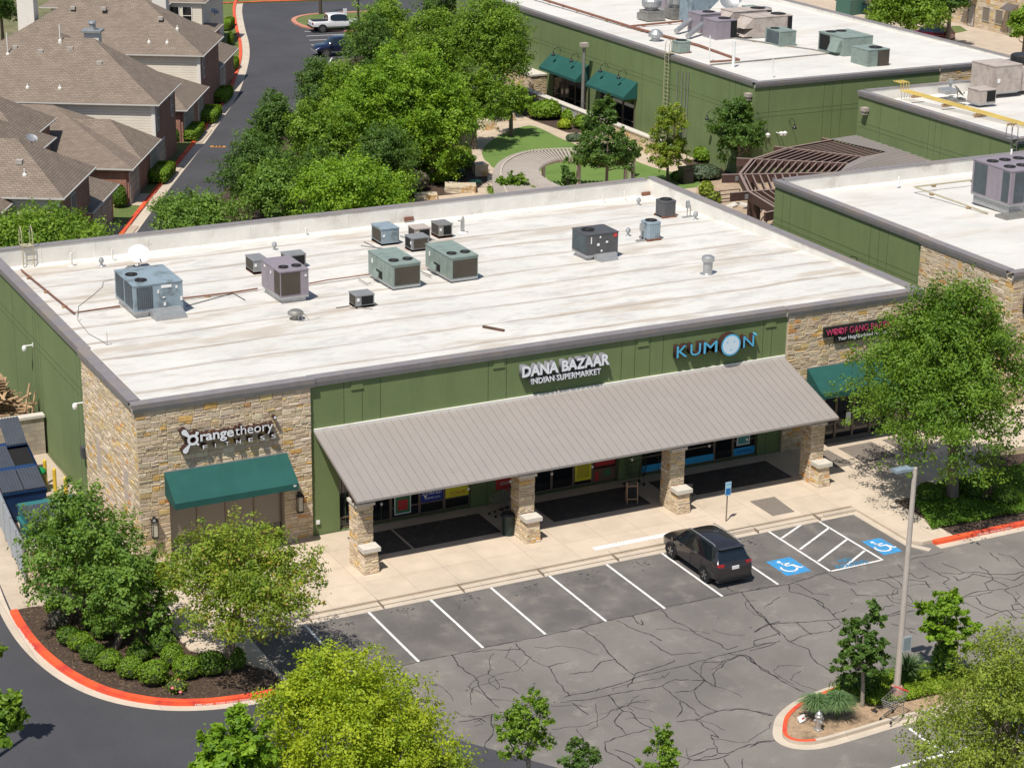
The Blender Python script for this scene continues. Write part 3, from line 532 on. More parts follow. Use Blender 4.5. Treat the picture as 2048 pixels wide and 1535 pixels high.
# ---- supermarket building
W0 = 39.67; D0 = 25.6; H0 = 7.42
FO = [(1.29, 6.36, .05, 2.9)]; FO2 = [(8.95, 15.32, .16, 2.85), (18.55, 22.95, .16, 2.85), (24.2, 30.65, .16, 2.85)]; FO3 = [(34.4, 38.4, .15, 2.85)]
main = store('retail_building', 'green and limestone retail building with a long grey metal porch roof beside the parking lot', 'building', 0, W0, 0, D0, H0, 7.30, 6.36,
    [(0, 7.65, 'stone'), (7.65, 31.95, 'green'), (31.95, W0, 'stone')], [(0, 7.85, 'stone'), (7.85, D0, 'green')], 'roofA', FO+FO2+FO3)
reveals(main, 'y', .12, (5.27, 4.93), (8.6, 9.2, 15.6, 16.1, 16.6, 20.5), 7.9, D0, -.2, 7.0)
reveals(main, 'x', .12, (), (9.2, 10.05, 10.9, 16.1, 17.0, 22.9, 23.6, 24.4, 25.1, 30.6, 31.1), 7.7, 31.9, 0, 7.02)
for x in (9.55, 16.35, 23.75, 30.75): b = MB(); b.box(x, x+.55, .085, .118, 6.62, 7.0); b.box(x-.02, x+.57, .07, .118, 6.59, 6.62); b.build('cornice_bracket', M['green'], main)
for k, (y, z) in enumerate(((5.7, 3.2), (1.7, 3.2), (3.7, 3.2))): MB().box(-.03, .0, y-.32, y+.32, z-.6, z+.75).build('blank_panel', flat('pinkish_panel', (.52, .44, .38)), main) if k < 2 else None
# interiors behind the glazing
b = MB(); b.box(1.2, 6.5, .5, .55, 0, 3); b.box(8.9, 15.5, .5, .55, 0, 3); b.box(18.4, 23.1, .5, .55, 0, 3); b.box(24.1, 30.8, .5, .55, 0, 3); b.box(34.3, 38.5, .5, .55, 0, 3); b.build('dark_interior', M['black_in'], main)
o = window(main, 'x', 1.29, 6.36, .12, 2.9, .34, 4, hz=(.75,), glass='shade')
MB().box(1.32, 6.33, .30, .32, .15, .98).build('lower_glass', M['glass'], o)
for a, bb in ((8.95, 9.5), (11.45, 12.85), (12.85, 14.06), (14.06, 15.32)): window(main, 'x', a, bb, .18, 2.85, .34, 1, hz=(.68,))
for a, bb in ((9.5, 10.45), (10.45, 11.45)): window(main, 'x', a, bb, .18, 2.85, .34, 1, name='door', hz=(2.35,))
window(main, 'x', 18.55, 19.5, .18, 2.85, .34, 1)
for a, bb in ((19.5, 20.65), (20.65, 21.65)): window(main, 'x', a, bb, .18, 2.85, .34, 1, name='door')
window(main, 'x', 21.65, 22.95, .18, 2.85, .34, 1, hz=(1.0,))
for a, bb in ((24.2, 25.5), (25.5, 26.6), (26.6, 28.3), (29.35, 30.65)): window(main, 'x', a, bb, .18, 2.85, .34, 1, hz=(1.0,))
window(main, 'x', 28.3, 29.35, .18, 2.85, .34, 1, name='door')
for a, bb in ((34.4, 35.3), (37.4, 38.4)): window(main, 'x', a, bb, .18, 2.85, .34, 1, hz=(1.0,))
for a, bb in ((35.3, 36.35), (36.35, 37.4)): window(main, 'x', a, bb, .18, 2.85, .34, 1, name='door', hz=(2.3,))
# posters and lettering on the glass
GY = .34-.065
def text_obj(body, size, ext, off, name='t'):
    cu = bpy.data.curves.new(name, 'FONT'); cu.body = body; cu.size = size; cu.extrude = ext; cu.offset = off; cu.resolution_u = 3
    o = bpy.data.objects.new(name, cu); C.objects.link(o); bpy.context.view_layer.update()
    me = bpy.data.meshes.new_from_object(o.evaluated_get(bpy.context.evaluated_depsgraph_get())); C.objects.unlink(o); bpy.data.objects.remove(o); bpy.data.curves.remove(cu); return me
def measure(body, size=1.0, off=0.0):
    me = text_obj(body, size, 0, off); xs = [v.co.x for v in me.vertices]; ys = [v.co.y for v in me.vertices]; bpy.data.meshes.remove(me)
    return (min(xs), max(xs), min(ys), max(ys)) if xs else (0, 0, 0, 0)
def lettering(parent, body, x0, x1, zb, zt, y, m, name='lettering', off=0.0, ext=.004, shear=0.0, plane='x', fitcap=True):
    me = text_obj(body, 1.0, ext, off); c0 = measure(body, 1, off); cz = (0, .70) if fitcap else (c0[2], c0[3])
    kx = (x1-x0)/(c0[1]-c0[0]); kz = (zt-zb)/(cz[1]-cz[0])
    for v in me.vertices:
        x = x0+(v.co.x-c0[0])*kx+shear*(v.co.y)*kz; z = zb+(v.co.y-cz[0])*kz; d = v.co.z
        v.co = (x, y-d, z) if plane == 'x' else (x, z, y+d)
    me.materials.append(m); o = bpy.data.objects.new(name, me); C.objects.link(o)
    if parent is not None:
        o.parent = parent; ch = []; q = parent
        while q is not None: ch.append(q); q = q.parent
        Mx = Matrix.Identity(4)
        for q in reversed(ch): Mx = Mx @ Matrix.Translation(q.location)
        me.transform(Mx.inverted())
    return o
def poster(name, label, x0, x1, z0, z1, fields, y=GY, cat='poster', grp=None):
    p = thing(name, label, cat, ((x0+x1)/2, y, z0), 0, grp); MB().box(x0, x1, y-.006, y, z0, z1).build('poster_sheet', fields[0], p)
    for k, (a, b_, c, d, m_) in enumerate(fields[1:]): MB().box(x0+a*(x1-x0), x0+b_*(x1-x0), y-.009-.001*k, y-.0065, z0+c*(z1-z0), z0+d*(z1-z0)).build('printed_block', m_, p)
    return p
cr, cy, cb, cw, co_, cg = flat('print_red', (.55, .04, .04)), flat('print_yellow', (.88, .76, .04)), flat('print_navy', (.02, .04, .32)), flat('print_white', (.82, .82, .82)), flat('print_orange', (.6, .2, .05)), flat('print_green', (.05, .2, .08))
cbl = flat('print_sky', (.03, .38, .72)); cpk = flat('print_pink', (.55, .25, .22))
poster('window_poster', 'tall red and white framed poster behind the glass beside the left doors', 11.62, 12.42, .35, 2.3, [cw, (.06, .94, .50, .97, cr), (.12, .88, .6, .8, cpk), (.06, .94, .03, .46, cg), (.2, .8, .1, .35, cr)])
p = poster('window_banner', 'yellow and navy window banner with a red block and a phone number', 12.92, 14.0, .73, 1.95, [cb, (0, 1, .5, 1, cy), (.08, .42, .55, .9, cr), (.5, .95, .6, .63, cb), (.5, .95, .7, .73, cb)])
lettering(p, '512-363-3227', 12.97, 13.95, 1.06, 1.26, GY-.013, cw, off=.015); lettering(p, 'CEDAR PARK, AUSTIN', 13.1, 13.85, .84, .94, GY-.013, cw)
p = poster('window_banner', 'pale window banner with yellow band and orange phone number', 14.12, 15.26, .73, 1.95, [cw, (0, 1, 0, .5, cy), (.06, .3, .7, .74, cb), (.34, .55, .7, .74, cb), (.6, .8, .7, .74, cb)])
lettering(p, '512.336.5763', 14.35, 15.1, .84, 1.0, GY-.013, co_, off=.01)
poster('wall_poster', 'large white and red food poster on the green wall by the shopping carts', 16.55, 18.5, .75, 2.4, [cw, (0, 1, 0, .55, cr), (.1, .25, .6, .85, co_), (.35, .55, .55, .8, co_), (.1, .9, .12, .22, cpk)], y=.115)
poster('window_poster', 'plain yellow panel filling the right leaf of the middle doors', 20.72, 21.58, .4, 1.7, [cy, (.12, .88, .1, .9, flat('print_mustard', (.62, .5, .03)))])
poster('window_poster', 'dark red food poster in the window right of the yellow panel', 21.72, 22.88, .9, 2.5, [flat('print_maroon', (.13, .012, .015)), (.1, .9, .45, .9, cr), (.2, .55, .5, .85, cpk), (.6, .85, .6, .8, cw), (.05, .95, .05, .2, cr)])
poster('window_poster', 'brown notice at the foot of the window right of the yellow panel', 21.72, 22.88, .25, .85, [flat('print_brown', (.17, .11, .06)), (.04, .22, 0, .8, cr), (.5, .75, .3, .8, cg)])
for i, (a, bb) in enumerate(((24.25, 25.46), (25.54, 26.56), (26.64, 28.26))):
    poster('window_strip', ['bright blue strip at the foot of the window just left of the third stone column', 'bright blue strip at the foot of the window right behind the third stone column', 'bright blue window strip left of the tutoring centre door'][i], a, bb, .25, .58, [cbl])
p = poster('window_strip', 'bright blue window strip with lettering, right of the tutoring centre door', 29.4, 30.6, .25, .62, [cbl]); lettering(p, 'KUMON', 29.6, 30.4, .35, .52, GY-.012, cb)
poster('window_poster', 'small white framed poster above the lettered blue strip', 29.55, 30.3, .75, 2.0, [cw, (.1, .9, .05, .4, flat('print_teal', (.1, .35, .33))), (.25, .75, .45, .6, cr)])
poster('paper_notice', 'white sheet taped inside the door under the right hand green awning', 35.9, 36.2, .9, 1.5, [cw])
# ---- porch roof and columns
xa0, xa1, ya, Ha, Hb = 7.80, 31.89, -4.53, 4.976, 3.447
b = MB(); b.add([(xa0, .1, Ha), (xa1, .1, Ha), (xa1, ya, Hb), (xa0, ya, Hb), (xa0, .1, Ha-.10), (xa1, .1, Ha-.10), (xa1, ya, Hb-.10), (xa0, ya, Hb-.10)], [(3, 2, 1, 0), (4, 5, 6, 7), (0, 4, 7, 3), (2, 6, 5, 1), (3, 7, 6, 2)])
pr = b.build('porch_roof', M['metalroof'], main)
n = 61; b = MB()
for i in range(n+1):
    x = xa0+(xa1-xa0)*i/n; x = min(max(x, xa0+.015), xa1-.015); b.add([(x-.008, .1, Ha), (x+.008, .1, Ha), (x+.008, ya, Hb), (x-.008, ya, Hb), (x-.008, .1, Ha+.018), (x+.008, .1, Ha+.018), (x+.008, ya, Hb+.018), (x-.008, ya, Hb+.018)], [(7, 6, 5, 4), (0, 4, 5, 1)[::-1], (3, 2, 6, 7), (0, 3, 7, 4), (1, 5, 6, 2)])
b.build('roof_seam', M['seamd'], pr); MB().box(xa0, xa1+.02, .02, .119, Ha-.03, Ha+.10).build('flashing', M['parapet'], pr)
b = MB(); b.box(xa0+.02, xa1-.02, ya+.45, ya+.6, Hb-.22, Hb+.03)
for i in range(25): x = xa0+.3+i*(xa1-xa0-.6)/24; b.add([(x-.04, .1, Ha-.3), (x+.04, .1, Ha-.3), (x+.04, ya+.3, Hb-.25), (x-.04, ya+.3, Hb-.25), (x-.04, .1, Ha-.1), (x+.04, .1, Ha-.1), (x+.04, ya+.3, Hb-.05), (x-.04, ya+.3, Hb-.05)], [(0, 1, 2, 3)[::-1], (0, 4, 5, 1), (3, 2, 6, 7), (0, 3, 7, 4), (1, 5, 6, 2)])
b.build('porch_framing', M['brown'], main)
b = MB(); 
for i in range(12): x = xa0+1.2+i*2.0; b.lathe((x, ya+.2, Hb-.46), [(.03, .03), (.055, .07), (.055, .14)], 10)
b.build('soffit_lamps', M['trim'], main)
c0, cs = 8.05, 7.6
for i in range(4):
    x = c0+i*cs; y0, y1 = -3.95, -3.15; col = MB(); bk = MB(); bk.box(x, x+.72, y0, y1, .15, 2.95); o = bk.build('column', M['mortar'], main)
    stones(col, 'x', x, x+.72, .15, 2.95, y0, i*11+1, hs=(.11, .16, .2)); stones(col, 'y', y0, y1, .15, 2.95, x, i*11+2, hs=(.11, .16, .2)); stones(col, 'y', y0, y1, .15, 2.95, x+.72, i*11+4, sgn=1, hs=(.12, .18)); stones(col, 'x', x, x+.72, .15, 2.95, y1, i*11+5, sgn=1, hs=(.12, .18))
    px0, px1, py0 = x+.02, x+.72, -4.62; t = .07
    def taper(fn, zz0=.15, zz1=1.1): pass
    bk = MB(); bk.add([(px0, py0, .15), (px1, py0, .15), (px1, y0, .15), (px0, y0, .15), (px0+t, py0+t, 1.12), (px1-t, py0+t, 1.12), (px1-t, y0, 1.12), (px0+t, y0, 1.12)], [(0, 1, 5, 4), (1, 2, 6, 5), (3, 0, 4, 7), (4, 5, 6, 7)]); bk.build('pedestal', M['mortar'], o)
    k0 = len(col.v); stones(col, 'x', px0, px1, .15, 1.12, py0, i*11+7, hs=(.12, .17)); stones(col, 'y', py0, y0, .15, 1.12, px0, i*11+8, hs=(.12, .17)); stones(col, 'y', py0, y0, .15, 1.12, px1, i*11+9, sgn=1, hs=(.12, .17))
    cxm = (px0+px1)/2
    for j in range(k0, len(col.v)):
        vx, vy, vz = col.v[j]; f = (vz-.15)/.97; col.v[j] = (vx+(t*f if vx < cxm else -t*f)*abs(vx-cxm)/((px1-px0)/2), vy+t*f*(y0-vy)/(y0-py0), vz)
    col.build('stone_facing', M['stone'], o)
    MB().box(x-.08, x+.80, y0-.08, y1+.08, 2.95, 3.08).build('column_cap', M['stonecap'], o); MB().box(px0-.05, px1+.05, py0-.04, y0-.085, 1.12, 1.30).build('pedestal_cap', M['stonecap'], o)
    MB().box(x+.24, x+.48, -3.7, -3.45, 3.08, 3.55).build('bracket', M['brown'], o)
# ---- awnings
def awning(x0, x1, ztop, proj, zf, vd, y=-.03, label='', logo=False):
    t = thing('window_awning', label, 'awning', ((x0+x1)/2, y, zf-vd)); b = MB(); n = 1
    b.add([(x0, y, ztop), (x1, y, ztop), (x1, y-proj, zf), (x0, y-proj, zf), (x0, y-proj, zf-vd), (x1, y-proj, zf-vd), (x0, y, zf-vd+.15), (x1, y, zf-vd+.15), (x0, y, ztop-.9*(ztop-zf)), (x0, y, zf)],
          [(3, 2, 1, 0), (4, 5, 2, 3), (0, 6, 4, 3), (1, 2, 5, 7)]); b.build('canvas', M['awning'], t)
    b = MB(); b.box(x0, x1, y-.02, y+.02, ztop-.01, ztop+.025)
    for x in (x0+.02, x1-.02): b.tube([(x, y, zf-vd+.17), (x, y-proj+.03, zf-vd+.02)], .02, 6)
    b.build('awning_frame', M['galv'], t); return t
a1_ = awning(1.09, 6.50, 4.27, 1.33, 3.36, .27, y=-.06, label='green canvas awning under the fitness studio sign')
# small fleur emblem at the right end of the valance
b = MB(); ex, ez = 6.32, 3.24
for a_ in (-50, 0, 50): c_, s_ = math.sin(R(a_)), math.cos(R(a_)); b.poly([(ex, -1.40, ez-.02), (ex+c_*.05+s_*.03, -1.40, ez+s_*.05-c_*.03), (ex+c_*.11, -1.40, ez+s_*.11), (ex+c_*.05-s_*.03, -1.40, ez+s_*.05+c_*.03)])
b.build('emblem', M['white'], a1_)
awning(33.17, 38.75, 4.25, 1.33, 3.36, .27, y=-.06, label='green canvas awning under the pet bakery sign, partly behind the big oak')
# ---- sign letters
whiteface = flat('acrylic_white', (.80, .82, .86), .35); darkcan = flat('dark_letter_can', (.045, .018, .014), .5); blueface = flat('acrylic_blue', (.10, .46, .72), .35); blackcan = flat('black_letter_can', (.02, .02, .022), .5); pinkface = flat('acrylic_magenta', (.62, .06, .17), .35)
def sign_word(root, body, x0, x1, zb, zt, yw, depth, face, can, off=.0, canoff=.035, thick=.008, slope=0.0, caps=.70):
    # every character its own can with its own face
    tot = measure(body, 1, off); kx = (x1-x0)/(tot[1]-tot[0]); kz = (zt-zb)/caps
    for i, ch in enumerate(body):
        if ch == ' ': continue
        pm = measure(body[:i+1], 1, off)[1]; own = measure(ch, 1, off); sh = pm-own[1]
        for part in (0, 1):
            me = text_obj(ch, 1.0, 1.0, off+(canoff if part == 0 else 0))
            for v in me.vertices:
                x = x0+(v.co.x+sh-tot[0])*kx; z = zb+v.co.y*kz
                if part == 0: yy = yw-.004 if v.co.z < 0 else yw-depth
                else: yy = yw-depth-.001 if v.co.z < 0 else yw-depth-thick
                v.co = (x, yy, z)
            me.materials.append(can if part == 0 else face); me.transform(Matrix.Translation(-root.location))
            o = bpy.data.objects.new('letter' if part == 0 else 'letter_face', me); C.objects.link(o)
            if part == 0: o.parent = root; let = o
            else: o.parent = let
sg = thing('sign', 'white fitness studio lettering with round emblem on the limestone wall', 'sign', (3.9, -.03, 4.9))
sign_word(sg, 'range', 2.62, 4.08, 5.50, 5.92, -.03, .28, whiteface, darkcan, .022); sign_word(sg, 'theory', 4.14, 5.82, 5.50, 5.92, -.03, .28, whiteface, darkcan, .0)
xx = [2.80, 3.36, 3.80, 4.32, 4.88, 5.40, 5.86]
for q_, (ch, x_) in enumerate(zip('FITNESS', [2.72, 3.25, 3.68, 4.18, 4.72, 5.24, 5.74])): sign_word(sg, ch, x_, x_+(.20 if ch != 'I' else .035), 5.12, 5.29, -.03, .26, whiteface, darkcan, .0, .02)
for part, (m_, ex_, y0_, y1_) in enumerate(((darkcan, .04, -.034, -.31), (whiteface, 0, -.311, -.32))):
    b = MB(); cx_, cz_ = 2.30, 5.60; n = 28; ro, ri = .24+ex_, .135-ex_
    for i in range(n):
        a_, c_ = 2*math.pi*i/n, 2*math.pi*(i+1)/n; P = lambda r_, t_, y_: (cx_+r_*math.cos(t_), y_, cz_+r_*math.sin(t_))
        b.add([P(ri, a_, y1_), P(ro, a_, y1_), P(ro, c_, y1_), P(ri, c_, y1_), P(ri, a_, y0_), P(ro, a_, y0_), P(ro, c_, y0_), P(ri, c_, y0_)], [(0, 1, 2, 3), (1, 5, 6, 2), (4, 0, 3, 7)])
    def drop(ang, L_, r0, r1):
        pts = []; u_ = (math.cos(R(ang)), math.sin(R(ang))); v_ = (-u_[1], u_[0])
        for s_ in range(13):
            t = -90+s_*15; pts.append((L_+(r1+ex_)*math.cos(R(t)), (r1+ex_)*math.sin(R(t))))
        pts = [(.2, -r0-ex_)]+pts+[(.2, r0+ex_)]
        w_ = [(cx_+a_*u_[0]+c_*v_[0], cz_+a_*u_[1]+c_*v_[1]) for a_, c_ in pts]; n = len(w_)
        b.add([(x, y1_-.0005, z) for x, z in w_]+[(x, y0_, z) for x, z in w_], [tuple(range(n))]+[(i, n+i, n+(i+1) % n, (i+1) % n) for i in range(n)])
    drop(133, .52, .035, .125); drop(232, .55, .035, .115); drop(55, .33, .03, .075); drop(-48, .31, .02, .05)
    if part == 0: em = b.build('emblem', m_, sg)
    else: b.build('emblem_face', m_, em)
def disc_sign(root, cx_, cz_, r_, y0_, y1_, m_, name='registered_mark', par=None):
    b = MB(); b.lathe((cx_, y0_, cz_), [(r_, 0), (r_, y0_-y1_)], 24, ax='y'); return b.build(name, m_, par or root)
o = disc_sign(sg, 5.93, 6.02, .075, -.034, -.28, darkcan); disc_sign(sg, 5.93, 6.02, .055, -.281, -.29, whiteface, 'mark_face', o)
dz = thing('sign', 'white two line supermarket lettering on the green wall above the porch roof', 'sign', (19.9, .1, 5.6))
silver = flat('silver_can', (.22, .22, .25), .4)
sign_word(dz, 'DANA BAZAAR', 17.66, 22.12, 6.08, 6.56, .1, .27, whiteface, silver, .035, .03); sign_word(dz, 'INDIAN SUPERMARKET', 18.12, 21.66, 5.68, 5.94, .1, .30, whiteface, silver, .006, .02)
km = thing('sign', 'light blue tutoring centre lettering with a round face, right of the supermarket sign', 'sign', (27.8, .1, 5.6))
for ch, a_, c_ in (('K', 25.68, 26.26), ('U', 26.42, 26.98), ('M', 27.14, 27.88), ('N', 29.32, 29.92)): sign_word(km, ch, a_, c_, 5.86, 6.44, .1, .28, blueface, darkcan, .0, .03)
o = disc_sign(km, 28.6, 6.12, .56, .096, -.24, darkcan, 'round_face'); o2 = disc_sign(km, 28.6, 6.12, .53, -.241, -.25, blueface, 'rim', o); o3 = disc_sign(km, 28.6, 6.12, .45, -.2505, -.26, flat('acrylic_pale', (.62, .74, .84), .3), 'disc', o)
for x_, w_, h_, z_ in ((28.39, .05, .07, 6.28), (28.76, .05, .07, 6.28)): disc_sign(km, x_, z_, .035, -.2605, -.264, blueface, 'eye', o)
MB().box(28.53, 28.69, -.264, -.2605, 5.86, 5.89).build('mouth', blueface, o); disc_sign(km, 30.02, 6.42, .045, .05, -.22, blueface)
wf = thing('sign', 'magenta and white pet bakery lettering on a black plate, partly behind the big oak', 'sign', (36, -.03, 5.2))
b = MB(); b.box(33.95, 38.1, -.16, -.03, 5.72, 6.22); b.box(34.62, 37.9, -.159, -.031, 5.36, 5.719); b.build('plate', blackcan, wf)
sign_word(wf, 'WOOF GANG BAKERY', 34.02, 38.02, 5.81, 6.13, -.16, .07, pinkface, blackcan, .0, .015); sign_word(wf, 'Your Neighborhood Pet Store', 34.75, 37.8, 5.50, 5.68, -.16, .05, whiteface, blackcan, .0, .01)
b = MB()
for cx_ in (34.53, 34.83):
    for dx, dz_, r_ in ((0, -.03, .09), (-.11, .08, .035), (-.04, .13, .038), (.04, .13, .038), (.11, .08, .035)): b.lathe((cx_+dx, -.235, 5.97+dz_), [(r_, 0), (r_, .02)], 12, ax='y')
b.build('paw_print', pinkface, wf)
# ---- neighbouring retail buildings
r2 = store('retail_building', 'green and limestone retail building on the right with the large purple rooftop unit', 'building', 45.9, 95, .45, 22.1, 7.42, 7.30, 6.45, [(45.9, 95, 'stone')], [(.45, 8.0, 'stone'), (8.0, 22.1, 'green')], 'roofB')
reveals(r2, 'y', 46.02, (5.1, 4.75), (12.6, 11.8, 11.0, 20.4, 21.2), 8.1, 22.1, -.2, 7.0)
b = MB(); b.box(45.86, 46.01, 18.0, 22.3, 4.0, 4.25); b.box(45.86, 46.01, 17.7, 18.0, -.2, 4.25); b.build('door_surround', M['trim'], r2)
wl = thing('sign', 'small dark sign letters on the limestone front of the right hand building', 'sign', (46.9, .4, 5.3)); lettering(wl, 'A', 46.75, 47.05, 5.3, 5.9, .36, blackcan, ext=.03) if 0 else MB().box(46.6, 47.6, .30, .39, 5.2, 6.2).build('plate', blackcan, wl)
fb = store('retail_building', 'long green retail building at the back with twin green awnings and a big white roof', 'building', 61.8, 86.5, 48.0, 99, 7.40, 7.22, 6.8, [(61.8, 78.6, 'green'), (78.6, 86.5, 'stone')], [(48.0, 99, 'green')], 'roofB')
reveals(fb, 'y', 61.92, (5.05, 4.72), (50.2, 51.0, 51.8, 58, 58.8, 64.5, 70.5, 76.8, 82, 88), 48.2, 99, -.2, 6.98)
reveals(fb, 'x', 48.12, (5.05, 4.72), (63, 67.9, 68.7, 69.5, 75, 75.8), 62, 78.5, -.2, 6.98)
window(fb, 'y', 58.0, 59.4, .1, 2.3, 61.915, 1, glass='seasky')
for y0_, y1_, l_ in ((65.2, 71.5, 'right'), (73.2, 79.8, 'left')):
    for k in range(3): a_ = y0_+.3+k*(y1_-y0_-.6)/3; window(fb, 'y', a_, a_+(y1_-y0_-.6)/3-.1, .3, 3.0, 61.90, 1, hz=(1.0,))
    t = thing('window_awning', 'dark green awning on the back building, '+('nearer the roof ladder' if l_ == 'right' else 'nearer the maples'), 'awning', (61.2, (y0_+y1_)/2, 3), 0, 'twin awnings on the back building'); b = MB(); x_ = 61.88
    b.add([(x_, y0_, 4.32), (x_, y1_, 4.32), (x_-1.25, y1_, 3.2), (x_-1.25, y0_, 3.2), (x_-1.25, y0_, 2.98), (x_-1.25, y1_, 2.98), (x_, y0_, 3.0), (x_, y1_, 3.0)], [(0, 1, 2, 3), (3, 2, 5, 4), (0, 3, 4, 6), (1, 7, 5, 2)]); b.build('canvas', M['awning'], t)
r3 = store('retail_building', 'mid right green retail building with yellow gas pipes across its white roof', 'building', 66.95, 112, 25.2, 42.7, 7.40, 7.22, 6.5, [(66.95, 112, 'green')], [(25.2, 42.7, 'green')], 'roofB')
reveals(r3, 'y', 67.07, (5.1, 4.78), (40, 34.5, 33.8, 33.1, 28), 25.4, 42.6, -.2, 6.98)
for bt, nm in ((r3, 'a'), (fb, 'b')): pass
# stone back building, top right
rb = thing('stone_building', 'tan limestone building at the far top right with small metal door hoods', 'building', (122.4, 88, 0)); s = MB(); s2 = MB(); s2.box(122.42, 150, 70, 125, 0, 9); s2.build('wall', M['mortar'], rb); stones(s, 'y', 84, 103.5, 0, 5.2, 122.42, 5, hs=(.3, .4, .5), g=.03); s.build('stone_wall', M['stone'], rb)
for y_ in (91.4, 97.9):
    h = MB(); h.add([(122.4, y_-.9, 3.3), (122.4, y_+.9, 3.3), (121.3, y_+.9, 2.75), (121.3, y_-.9, 2.75)], [(0, 1, 2, 3), (3, 2, 1, 0)]); h.build('door_hood', M['coping'], rb); window(rb, 'y', y_-.55, y_+.55, 0, 2.3, 122.38, 1, name='door', glass='garage')
for y_ in (93.4, 95.5): window(rb, 'y', y_-.6, y_+.6, .9, 2.4, 122.38, 1, glass='shade', fr='trim')
MB().tube([G(1990, 62), (G(1990, 62)[0], G(1990, 62)[1], 9)], .12, 8).build('utility_pole', M['bark'], label='brown wooden pole in front of the far stone building', cat='pole')
# ================================================================ TOWNHOUSES (their own grid, turned 29.5 degrees)
TO = (22.6, 67.1, 0.0); TR = R(-29.5); _c, _s = math.cos(TR), math.sin(TR)
def TW(a, b, z=0): return (TO[0]+a*_c-b*_s, TO[1]+a*_s+b*_c, z)
def hip(mb, tb, a0, a1, b0, b1, z, r0, r1, rz, th=.12):
    c = [(a0, b0, z), (a1, b0, z), (a1, b1, z), (a0, b1, z)]; P = (r0[0], r0[1], rz); Q = (r1[0], r1[1], rz)
    mb.add(c+[P, Q], [(0, 1, 5, 4), (1, 2, 5), (2, 3, 4, 5), (3, 0, 4)]); mb.poly([(a0, b0, z-.02), (a0, b1, z-.02), (a1, b1, z-.02), (a1, b0, z-.02)])
    t = .07
    tb.box(a0, a1+t, b0-t, b0, z-.10, z-.01); tb.box(a1, a1+t, b0+.001, b1, z-.10, z-.01)
def house(name, label, b_off, blocks, walls, doors, wins, extra=None):
    loc = TW(0, b_off); rt = thing('townhouse', label, 'house', loc, TR); rf = MB(); tb = MB()
    for q in blocks: hip(rf, tb, *q)
    ro = rf.build('roof', M['shingle'], rt, world=False); tb.build('gutter', M['guttertrim'], rt, world=False)
    for nm, m_, bxs in walls:
        for q in bxs: MB().box(*q).build(nm, M[m_], rt, world=False)
    for a, b0, b1, z1 in doors:
        d = MB().box(a, a+.05, b0-.1, b1+.1, 0, z1+.1).build('garage_door', M['housetrim'], rt, world=False); MB().box(a+.03, a+.07, b0, b1, 0, z1).build('door_panel', M['garage'], d, world=False)
    for (ax, f, p0, p1, z0, z1) in wins:
        b = MB(); g = MB()
        if ax == 'e': b.box(f, f+.06, p0-.08, p1+.08, z0-.08, z1+.08); g.box(f+.02, f+.075, p0, p1, z0, z1); b.box(f+.02, f+.085, p0, p1, (z0+z1)/2-.03, (z0+z1)/2+.03)
        else: b.box(p0-.08, p1+.08, f-.06, f, z0-.08, z1+.08); g.box(p0, p1, f-.075, f-.02, z0, z1); b.box(p0, p1, f-.085, f-.02, (z0+z1)/2-.03, (z0+z1)/2+.03)
        w_ = b.build('window', M['housetrim'], rt, world=False); g.build('pane', M['glass'], w_, world=False)
    return rt, ro
def roof_bits(rt, ro, vents, stacks):
    for a, b_, z in vents: b = MB(); b.box(a-.2, a+.2, b_-.2, b_+.2, z-.1, z+.16); b.build('roof_vent', M['trim'], ro, world=False)
    for a, b_, z, h in stacks: b = MB(); b.lathe((a, b_, z-.2), [(.16, 0), (.14, .25), (.05, .35), (.05, h)], 8); b.build('vent_pipe', M['housetrim'], ro, world=False)
# middle house
h1, ro = house('townhouse', 'middle townhouse of the row, broad tan hip roof over cream siding and red brick', 0,
    [(-18.5, 0, 0, 8.3, 5.3, (-12.2, 5.5), (-5.9, 5.5), 9.1), (-17, 0, -9.3, .3, 2.7, (-14, -1.0), (-7.4, -1.4), 5.4), (-8, .01, -6.4, .32, 2.71, (-8, -3.0), (-3.0, -2.7), 4.75), (-20, -6.2, -13.5, -5.2, 5.3, (-15, -9.3), (-9.9, -9.3), 7.9)],
    [('siding_wall', 'siding', [(-8.7, -.45, .35, .5, 0, 5.2), (-8.7, -.7, 7.6, 7.9, 0, 5.2), (-18, -6.6, -13.2, -13.0, 0, 5.25)]), ('brick_wall', 'brick', [(-18, -8.7, .8, 1.0, 0, 5.2), (-.55, -.4, .35, 7.9, 0, 5.24), (-.55, -.4, -8.9, .35, 0, 2.64), (-3.8, -.55, -9.0, -8.85, 0, 2.64), (-7, -6.6, -13.2, -5.6, 0, 5.24)]), ('corner_trim', 'housetrim', [(-.62, -.36, .28, .5, 0, 5.22), (-8.8, -8.6, .33, .7, 0, 5.22)])],
    [(-.4, -8.7, -5.9, 2.2), (-.4, -1.7, .2, 2.1), (-.4, .9, 3.3, 2.1)], [('s', .8, -12.3, -11.2, 3.2, 4.7), ('s', .8, -10.8, -9.7, 3.2, 4.7), ('e', -.4, 1.0, 1.7, 3.2, 4.9), ('e', -.4, 6.2, 6.9, 3.2, 4.7)])
roof_bits(h1, ro, [(-9.6, 4.3, 8.2), (-7.4, 4.6, 8.4), (-5, 3.4, 7.6), (-11.6, 4.6, 8.4)], [(-8.3, 5.1, 8.9, 1.4), (-12, 4, 8, 1.8), (-9.9, 1.2, 6.1, .5), (-7.5, 1.2, 6.1, .5), (-15, 3.5, 7.6, 1.5)])
